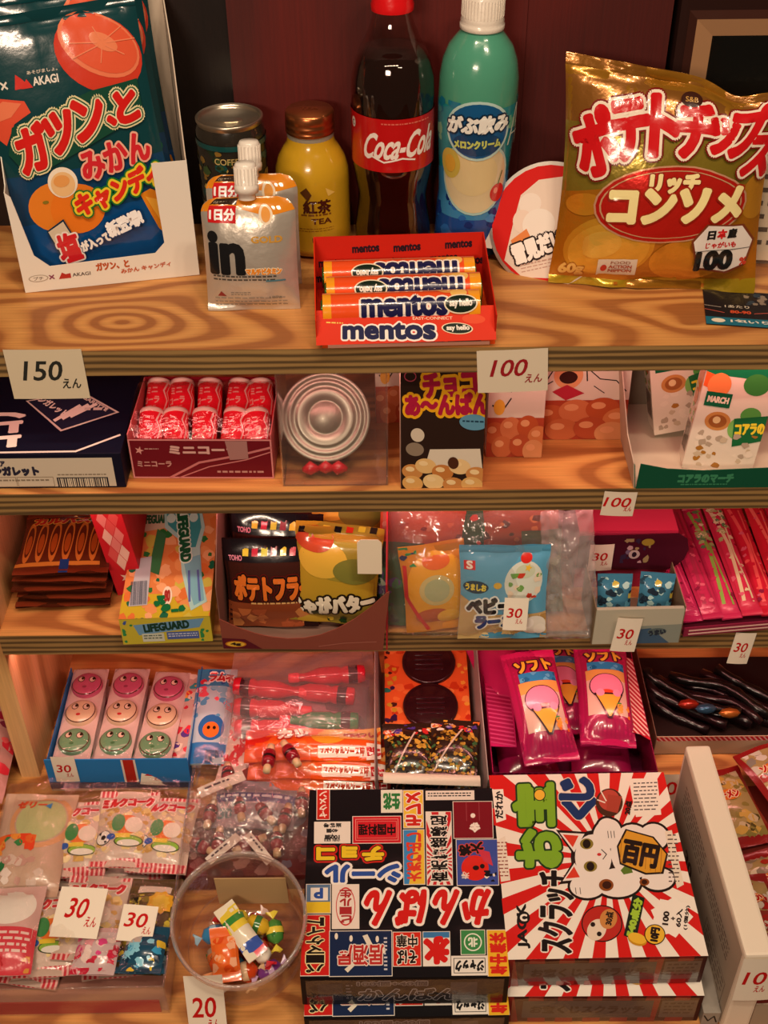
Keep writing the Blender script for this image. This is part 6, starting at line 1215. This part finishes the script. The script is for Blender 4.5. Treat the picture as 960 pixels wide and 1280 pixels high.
# --- clear box of small packs at the lower left
cl = thing('clear_box', 'clear plastic box with a red front edge full of small sweet packs', 'box', (-0.345, 0.511, ZB), (0, 0, 0.5))
BW, BD, BH = 0.166, 0.200, 0.040
b = B(); b.box(0, 0, 0, BW, BD, 0.0012, ('#a8786a', 'p')); b.obj('box_floor', cl)
b = B(); b.box(0, -0.0012, 0, BW-0.006, 0, 0.017, ('#b41c2a', 'p')); b.obj('front_band', cl)
for x0, y0, x1, y1 in ((0, -0.0024, BW, -0.0012), (0, BD, BW, BD+0.0012), (BW, -0.0024, BW+0.0012, BD), (-0.0012, -0.0024, 0, BD)):
    b = B(); b.box(x0, y0, 0, x1, y1, BH, RIGID()); b.obj('clear_wall', cl)
b = B(); b.tube([(0, -0.002, BH), (BW, -0.002, BH), (BW, BD, BH)], 0.0014, RIGID(), 8); b.obj('rim', cl)
def milk(seed):
    A = Art(0.054, 0.078, [(0, 0), (54, 0), (54, 78), (0, 78)], 'k'); A.full('#d0b8a8').blobs(2, 12, 52, 66, 60, ['#e8cc88', '#d8b060', '#f0dca8', '#c89c58', '#e0c8a8'], 2.5, 5, seed)
    A.rect(0, 0, 54, 7, '#d84a54'); [A.rect(i*4, 0, i*4+1.8, 7, '#f0c8c0', keep=True) for i in range(14)]; A.up(); A.rect(0, 70, 54, 78, '#d03844'); [A.rect(i*4, 70, i*4+1.8, 78, '#f0b8b0', keep=True) for i in range(14)]; A.up()
    A.t('ミルクコーク', 27, 14, 46, 11, '#d82c34', b=0.9, rot=3, out=[('#f6ece4', 1)])
    if seed % 2: A.ell(10, 52, 7, 7, '#1c1a1a').ell(10, 52, 6.4, 6.4, '#efe9e0').star(10, 52, 2.6, 5, '#1c1a1a', 0.8).poly([(5, 48), (8, 46), (7, 50)], '#1c1a1a').poly([(14, 56), (12, 58), (11, 55)], '#1c1a1a')
    A.ell(33, 56, 13, 5.5, '#2c3a1c').ell(33, 56, 12, 4.8, '#8ab83c').ell(33, 58, 10, 3, '#e8e4d8').ell(30, 40, 12, 10, '#e8762c').ell(22, 38, 6, 9, '#3c8a4c').ell(36, 40, 8, 8, '#e8d8c8').rect(20, 49, 34, 53, '#e8c83c').ell(17, 52, 4, 3, '#2c5ab0')
    return A
milk_spots = [(-0.234, 0.628, 0.026, 1, 3, 'middle milk cookie pack beneath the blue tray'), (-0.274, 0.622, 0.022, 3, 2, 'milk cookie pack with a football, second from the left'), (-0.203, 0.624, 0.024, -4, 2, 'milk cookie pack at the right of the clear box')]
mk0 = None
for k, (x, y, z, yaw, tilt, lab) in enumerate(milk_spots):
    o = lay('cookie_pack', 0.054, 0.078, 0.008, '#d0b8a8', milk(3+k), x, y, ZB+z, yaw, tilt, lab, 'sweet pack', 'milk cookie packs', 181+k, 1.2, 'k')
    mk0 = mk0 or o
for k, (x, y, z, yaw, lab) in enumerate(((-0.250, 0.540, 0.024, -2, 'milk cookie pack under the larger 30 yen card'), (-0.280, 0.530, 0.018, 5, 'milk cookie pack at the front left of the clear box'))): copy_thing(mk0, (x, y, ZB+z+0.0036), (-88, 0, yaw), lab)
for k, (x, y, z) in enumerate(((-0.225, 0.625, 0.010), (-0.285, 0.620, 0.008), (-0.225, 0.535, 0.008), (-0.300, 0.530, 0.005), (-0.255, 0.580, 0.002))): copy_thing(mk0, (x, y, ZB+z+0.003), (-90, 0, 7*(-1)**k), 'milk cookie pack buried at the bottom of the clear box')
A = Art(0.044, 0.078, [(0, 0), (44, 0), (44, 78), (0, 78)], 'g'); A.full('#5a4a24').blobs(0, 10, 44, 60, 110, ['#c8b83c', '#1c1810', '#e0d048', '#3a3018', '#8a7a2c'], 1.5, 4, 4).rect(8, 0, 36, 8, '#e8d8c8').star(30, 18, 12, 9, '#e8b02c', 0.8).star(30, 18, 8, 9, '#f0c848', 0.8).rect(0, 62, 44, 78, '#2c6a8c').blobs(2, 60, 42, 76, 14, ['#3ca0d0', '#164a6c', '#e8c83c', '#8ad0e8'], 2, 5, 5)
lay('sweet_pack', 0.044, 0.086, 0.009, '#4a3c1c', A, -0.202, 0.528, ZB+0.024, -3, 3, 'yellow and black camouflage pack with a yellow star', seed=191)
A = Art(0.036, 0.036, [(0, 0), (36, 0), (36, 36), (0, 36)], 'g'); A.full('#d0b8b8').blobs(0, 0, 36, 36, 34, ['#d82c4c', '#e04a8c', '#f0d8d0', '#c8203c', '#e8a0a8'], 2, 5, 4)
lay('sweet_pack', 0.036, 0.040, 0.007, '#c8a0a0', A, -0.237, 0.520, ZB+0.038, -3, 3, 'small pink and red pack below the 30 yen cards', seed=192)
A = Art(0.034, 0.034, [(0, 0), (34, 0), (34, 34), (0, 34)], 'g'); A.full('#1c4a64').blobs(0, 8, 34, 34, 24, ['#3ca0d0', '#123048', '#8ad0e8', '#e8c83c'], 2, 5, 6).rect(0, 0, 14, 12, '#c8b8b0')
lay('sweet_pack', 0.034, 0.040, 0.008, '#1c4a64', A, -0.1985, 0.520, ZB+0.040, -5, 3, 'small glossy blue pack at the front right of the clear box', seed=193)
A = Art(0.066, 0.105, [(0, 0), (66, 0), (66, 105), (0, 105)], 'k'); A.full('#c8a890').ring(40, 34, 28, 30, 0.16, '#d8a070').ell(40, 34, 22, 24, '#b8c088').blobs(4, 50, 40, 70, 14, ['#e86a2c', '#f09a3c', '#3c8a4c', '#e84a24'], 4, 8, 4).ell(8, 80, 9, 7, '#2c7a44').t('ゼリー', 28, 16, 26, 9, '#d8502c', b=0.5).poly([(40, 18), (46, 14), (46, 22)], '#3c8ac8').blobs(0, 70, 64, 104, 14, ['#d8c0b0', '#e8d8cc', '#c89a8c'], 4, 8, 7)
lay('jelly_pack', 0.066, 0.105, 0.012, '#c8a890', A, -0.316, 0.600, ZB+0.024, 0, 2, 'clear jelly pack with a green and orange ring at the left edge', seed=194, fin='k')
A = Art(0.060, 0.080, [(0, 0), (60, 0), (60, 80), (0, 80)], 'k'); A.full('#d8b0a8').ell(34, 22, 22, 18, '#f2ece0').rect(10, 42, 60, 80, '#d8404c').fine(14, 46, 56, 66, 4, '#f0d0c8', 5, 0.45).blobs(20, 66, 58, 79, 10, ['#e8a04c', '#c82c34', '#f0c08c'], 3, 6, 4)
lay('sweet_pack', 0.060, 0.080, 0.010, '#d8b0a8', A, -0.318, 0.524, ZB+0.030, 2, 2, 'white and red sweet pack at the lower left corner', seed=195, fin='k')
film('clear_bag', 'clear film lying over the cookie packs in the clear box', (-0.262, 0.517, ZB+0.0445), 0.155, 0.190, 0.007, CLEAR(), 21, (-89, 0, 0), 0.002, back=False)

# --- clear jar of small sweets, leaning towards the viewer
JM = Matrix.Translation((-0.1165, 0.556, ZB+0.020)) @ Matrix.Rotation(R(15), 4, 'X')
jar = thing('sweet_jar', 'round clear open jar of small wrapped sweets with a 20 yen card', 'jar', (-0.1165, 0.556, ZB+0.020), (15, 0, 0))
b = B(); b.lathe([(0.0, 0.0), (0.040, 0.0), (0.046, 0.003), (0.048, 0.010), (0.0505, 0.072), (0.0505, 0.076)], clear('jar_plastic', (0.93, 0.86, 0.83), 0.04, 0.05, 0.2), 64, cap=False); b.obj('jar_wall', jar)
b = B(); b.lathe([(0.0505, 0.070), (0.0530, 0.071), (0.0535, 0.073), (0.0520, 0.075), (0.0535, 0.078), (0.0532, 0.0805), (0.0515, 0.081), (0.0505, 0.079), (0.0502, 0.071), (0.0505, 0.070)], clear('jar_rim_plastic', (0.95, 0.88, 0.85), 0.18, 0.06, 0.1), 64, cap=False); b.obj('jar_rim', jar)
b = B(); b.lathe([(0.0480, 0.009), (0.0486, 0.010), (0.0486, 0.012)], clear('jar_rim_plastic', (0.95, 0.88, 0.85), 0.18, 0.06, 0.1), 64, cap=False); b.obj('base_ring', jar)
b = B(); b.box(-0.024, 0.020, 0.018, 0.034, 0.0206, 0.062, ('#c8a878', 'm'), Matrix.Rotation(R(-8), 4, 'X') @ Matrix.Translation((0, 0.008, 0.004))); b.obj('paper_slip', jar)
def wrapped(label, M, ca, cb, L_=0.020, r_=0.0075, group='wrapped sweets in the clear jar', name='wrapped_sweet'):
    t = thing(name, label, 'sweets', (0, 0, 0), (0, 0, 0), group); t.matrix_world = M
    Mx = Matrix.Rotation(R(90), 4, 'Y')
    b = B(); b.lathe([(0.0015, -L_/2), (r_*0.85, -L_/2+0.003), (r_, 0), (r_*0.85, L_/2-0.003), (0.0015, L_/2)], (ca, 'g'), 14, Mx)
    b.lathe([(r_*1.01, -0.0025), (r_*1.04, 0), (r_*1.01, 0.0025)], (cb, 'g'), 14, Mx, cap=False); b.obj('wrapper', t)
    for s_ in (-1, 1):
        b = B(); n = 10; vs = [(s_*L_/2, 0, 0)]
        for i in range(n): a = 2*PI*i/n; vs.append((s_*(L_/2+0.006+0.001*math.sin(i*3)), 0.006*math.cos(a), 0.0025*math.sin(a)*(1 if i % 2 else 0.4)))
        b.add(vs, [(0, 1+i, 1+(i+1) % n) for i in range(n)], (cb, 'g')); b.obj('twisted_end', t)
    return t
rd = random.Random(12)
cols = [('#e8581c', '#f0a068', 'orange'), ('#3c8ac0', '#a0c8e0', 'light blue'), ('#d8b02c', '#3c7a3c', 'yellow and green'), ('#c8203c', '#f0d0c8', 'crimson'), ('#e8e0d0', '#d82c3c', 'white and red'), ('#4a8a3c', '#e8d048', 'green'), ('#d84a1c', '#e8c8a0', 'deep orange'), ('#e8c83c', '#c82c2c', 'yellow and red'), ('#7a3c8a', '#d8b8e0', 'purple'), ('#c8a890', '#e87a3c', 'beige')]
spots = [(-0.022, -0.022, 0.030, 60), (-0.030, 0.004, 0.026, 20), (0.012, 0.010, 0.033, -20), (-0.006, -0.004, 0.034, 80), (0.016, -0.014, 0.030, -55), (0.028, 0.006, 0.026, 100), (0.002, -0.030, 0.024, 10), (-0.010, 0.020, 0.024, 0), (0.024, -0.028, 0.020, 30), (-0.028, -0.014, 0.014, 110)]
for (x, y, z, a), (ca_, cb_, nm) in zip(spots, cols):
    wrapped(f'{nm} wrapped sweet in the clear jar', JM @ Matrix.Translation((x*0.85, y*0.85, z)) @ Matrix.Rotation(R(a), 4, 'Z') @ Matrix.Rotation(R(rd.uniform(-15, 15)), 4, 'Y'), ca_, cb_)
for k in range(12):
    a = k*2.4; r_ = 0.008+0.017*((k*7) % 5)/5; ca_, cb_, nm = cols[(k*3) % 10]
    nm += ' hidden' if k > 9 else ''
    wrapped(f'{nm} wrapped sweet low down in the clear jar', JM @ Matrix.Translation((r_*math.cos(a), r_*math.sin(a), 0.010+0.006*(k % 2))) @ Matrix.Rotation(a*1.7, 4, 'Z'), ca_, cb_)
t = thing('sweet_stick_pack', 'bright orange clear-wrapped sweet standing out in the jar', 'sweets', (0, 0, 0), (0, 0, 0)); t.matrix_world = JM @ Matrix.Translation((-0.012, -0.026, 0.040)) @ Matrix.Rotation(R(8), 4, 'Z') @ Matrix.Rotation(R(-78), 4, 'X')
A = Art(0.020, 0.040, [(0, 0), (20, 0), (20, 40), (0, 40)], 'g'); A.full('#e86a28').blobs(0, 6, 20, 34, 14, ['#f08a48', '#e05018', '#f0b088'], 2, 5, 3)
bag('wrapper', 0.022, 0.042, 0.006, '#e86a28', A, 201, 1, (0, 0, -0.012), (0, 0, 0), 'g', 0.005, parent=t)
t = thing('sweet_stick_pack', 'yellow, green and pink striped stick sweet across the jar', 'sweets', (0, 0, 0), (0, 0, 0)); t.matrix_world = JM @ Matrix.Translation((0.006, -0.010, 0.044)) @ Matrix.Rotation(R(38), 4, 'Z') @ Matrix.Rotation(R(-86), 4, 'X')
A = Art(0.018, 0.050, [(0, 0), (18, 0), (18, 50), (0, 50)], 'g'); A.full('#e8e0c8').rect(0, 4, 18, 12, '#e8d040').rect(0, 12, 18, 18, '#3c8a3c').rect(0, 18, 18, 24, '#e8d040').rect(0, 36, 18, 46, '#3c5ab0').rect(0, 44, 18, 50, '#e85a6c')
bag('wrapper', 0.018, 0.050, 0.005, '#e8e0c8', A, 202, 1, (0, 0, -0.012), (0, 0, 0), 'g', 0.005, parent=t)
o = film('clear_bag', 'crumpled clear bag between the jar and the black sign boxes', (-0.120, 0.622, ZB+0.001), 0.120, 0.090, 0.020, clear('soft_film', (0.98, 0.95, 0.94), 0.03, 0.10, 1.0), 31, (-35, 0, 0), 0.006)

# --- bag of dark red dumbbell sweets
db = B(); db.bbox(0, 0, 0, 0.110, 0.062, 0.022, ('#6a2424', 'p'), 0.002); A = Art(0.110, 0.062, [(0, 0), (110, 0), (110, 62), (0, 62)]); A.blobs(0, 0, 110, 62, 40, ['#8a4a4a', '#4a1c24', '#a87a74', '#6a5a6a'], 4, 10, 5); db.art(A, TOP(0, 0, 0.0221)); tag(db.obj('sweet_box', None, (-0.178, 0.624, ZB)), 'dull red box under the dark red barrel sweets', 'box')
def barrel(label, loc, rot):
    t = thing('barrel_sweet', label, 'sweets', loc, rot, 'dark red barrel sweets behind the jar')
    b = B(); b.lathe([(0.0030, -0.009), (0.0055, -0.008), (0.0062, -0.004), (0.0062, 0.004), (0.0055, 0.008), (0.0030, 0.009)], ('#8a1220', 'g'), 14)
    b.lathe([(0.0063, -0.0015), (0.0065, 0), (0.0063, 0.0015)], ('#2a1014', 'g'), 14, cap=False); b.obj('barrel_body', t)
    for s_ in (-1, 1):
        b = B(); b.lathe([(0.0030, 0.0085*s_), (0.0038, 0.0105*s_), (0.0034, 0.0160*s_), (0.0, 0.0165*s_)] if s_ > 0 else [(0.0, -0.0165), (0.0034, -0.0160), (0.0038, -0.0105), (0.0030, -0.0085)], ('#d8b88c', 'g'), 12); b.obj('cream_end', t)
    return t
bars_ = [(-0.146, 0.716, 0.044, 8), (-0.108, 0.724, 0.058, -4), (-0.088, 0.728, 0.060, 30), (-0.160, 0.682, 0.032, -6), (-0.134, 0.690, 0.032, 12), (-0.112, 0.684, 0.032, 40), (-0.092, 0.676, 0.033, -8), (-0.150, 0.652, 0.031, 0), (-0.122, 0.650, 0.031, -60), (-0.098, 0.652, 0.031, 5), (-0.078, 0.696, 0.030, 2), (-0.166, 0.650, 0.030, 60)]
b0 = None
for k, (x, y, z, a) in enumerate(bars_):
    lab = ['dark red barrel sweet beside the topmost white label strip', 'dark red barrel sweet lying on the orange sticks, left', 'dark red barrel sweet lying on the orange sticks, right', 'dark red barrel sweet nearest the blue tray', 'dark red barrel sweet left of the middle of the clear bag', 'slanting dark red barrel sweet in the middle of the clear bag', 'dark red barrel sweet right of middle in the clear bag', 'dark red barrel sweet behind the left white strip', 'crosswise dark red barrel sweet between the two white strips', 'dark red barrel sweet behind the right white strip', 'dark red barrel sweet closest to the black sign boxes', 'slanting dark red barrel sweet at the lower left of its bag'][k]
    if b0 is None: b0 = barrel(lab, (x, y, ZB+z), (82, 0, a))
    else: copy_thing(b0, (x, y, ZB+z), (84+3*(k % 3), 0, a), lab)
A = Art(0.075, 0.035, [(0, 0), (75, 0), (75, 35), (0, 35)], 'g'); A.full('#8c7c86').rect(0, 0, 75, 10, '#4a3c74').fine(4, 2, 70, 8, 1, '#d0c4d0', 4).bars(46, 16, 60, 30, '#4a4450').t('30', 12, 22, 12, 10, '#4a6a70', b=0.4)
lay('sweet_pack', 0.075, 0.050, 0.006, '#8c7c86', A, -0.122, 0.668, ZB+0.026, -3, 3, 'greyish purple label pack among the barrel sweets', seed=211, fin='k')
film('clear_bag', 'clear bag holding the dark red barrel sweets', (-0.125, 0.634, ZB+0.040), 0.115, 0.110, 0.012, clear('soft_film', (0.98, 0.95, 0.94), 0.03, 0.10, 1.0), 33, (-84, 0, 0), 0.005, back=False)
for k, (x, y, z, w_, h_, yaw) in enumerate(((-0.150, 0.702, 0.050, 0.044, 0.010, 28), (-0.142, 0.634, 0.048, 0.036, 0.008, 48), (-0.112, 0.634, 0.048, 0.036, 0.008, -52))):
    b = B(); b.sheet(lambda a, c: ((a-0.5)*w_, (c-0.5)*h_, 0.001*math.sin(a*5)), 10, 2, ('#d8ccc0', 'p')); b.sheet(lambda a, c: ((0.5-a)*w_, (c-0.5)*h_, 0.001*math.sin((1-a)*5)-0.0003), 10, 2, ('#d8ccc0', 'p')); A = Art(w_, h_, [(0, 0), (44, 0), (44, 10), (0, 10)]); A.fine(6, 2.5, 30, 7, 1, '#5a4a50', k+2); b.art(A, lambda u, v, h: (u-w_/2, v-h_/2, 0.001*math.sin(u/w_*5)+0.0003+h), grid=0.004)
    tag(b.obj('paper_strip', None, (x, y, ZB+z), (14, 0, yaw)), ['white label strip on the barrel sweet bag, nearest the orange sticks', 'left of the two white strips just above the jar', 'right of the two white strips just above the jar'][k], 'label')

# --- bag at the far left
A = Art(0.075, 0.120, [(0, 0), (75, 0), (75, 120), (0, 120)], 'k'); A.full('#c88a84').blobs(0, 8, 75, 114, 90, ['#d82c3c', '#e8b07c', '#a81c34', '#e85a5c', '#f0d0c0', '#8a2c44'], 3, 8, 6).rect(0, 0, 75, 9, '#e8c8c0').rect(0, 5, 75, 8, '#d83c48')
lay('sweet_pack', 0.075, 0.120, 0.022, '#c88a84', A, -0.394, 0.706, ZB+0.010, -2, 10, 'clear pack of red and yellow sweets at the far left edge', seed=221, fin='k')

# ================================================================ handwritten price cards
card('150', (-0.2435, 0.7485, -0.0395), (0, 0, 0), 0.056, 0.042, 'cream 150 yen card with dark writing on the top shelf edge', col='#2a2c28', paper='#d8ccb0', big=0.5)
card('100', (0.0955, 0.7480, -0.0370), (0, -4, -3), 0.051, 0.036, 'cream 100 yen card with red writing on the top shelf edge', col='#9c1c24', paper='#e0d4bc', big=0.5)
card('100', (0.1850, 0.7480, -0.1560), (0, 3, 0), 0.026, 0.024, 'small 100 yen card on the second shelf edge', paper='#e8dcc8', big=0.8)
card('30', (0.1895, 0.7985, -0.2600), (0, 0, 2), 0.021, 0.030, '30 yen card on the maroon carton flap')
card('30', (0.2020, 0.7280, -0.2895), (0, 4, 0), 0.021, 0.039, '30 yen card on the pale grey tray')
card('30', (0.1080, 0.7250, -0.2600), (-13, 2, 0), 0.020, 0.031, '30 yen card on the blue noodle pack')
card('30', (0.3110, 0.7480, -0.3270), (0, 3, 0), 0.018, 0.038, '30 yen card hanging on the third shelf edge at the right')
card('30', (-0.3015, 0.7335, -0.4640), (0, 0, 0), 0.022, 0.036, '30 yen card at the left of the blue tray')
card('20', (-0.2220, 0.7335, -0.4700), (-10, 12, 6), 0.024, 0.028, '20 yen card behind the right end of the blue tray')
card('30', (0.2620, 0.7020, -0.4700), (-28, -10, -8), 0.034, 0.032, 'grey white 30 yen card beside the magenta carton', paper='#d0c4b0')
card('30', (-0.2560, 0.548, ZB+0.0500), (-78, -3, -6), 0.040, 0.042, 'larger 30 yen card on the cookie packs', big=0.44)
card('30', (-0.2060, 0.544, ZB+0.0500), (-78, 2, -5), 0.029, 0.030, 'smaller 30 yen card on the camouflage pack')
card('20', (-0.1430, 0.4850, ZB+0.000), (-14, 0, 2), 0.030, 0.072, '20 yen card taped to the front of the clear jar')
card('10', (0.2790, 0.4880, ZB+0.052), (-2, 0, 1), 0.028, 0.056, '10 yen card on the end of the long cream carton', big=0.6)
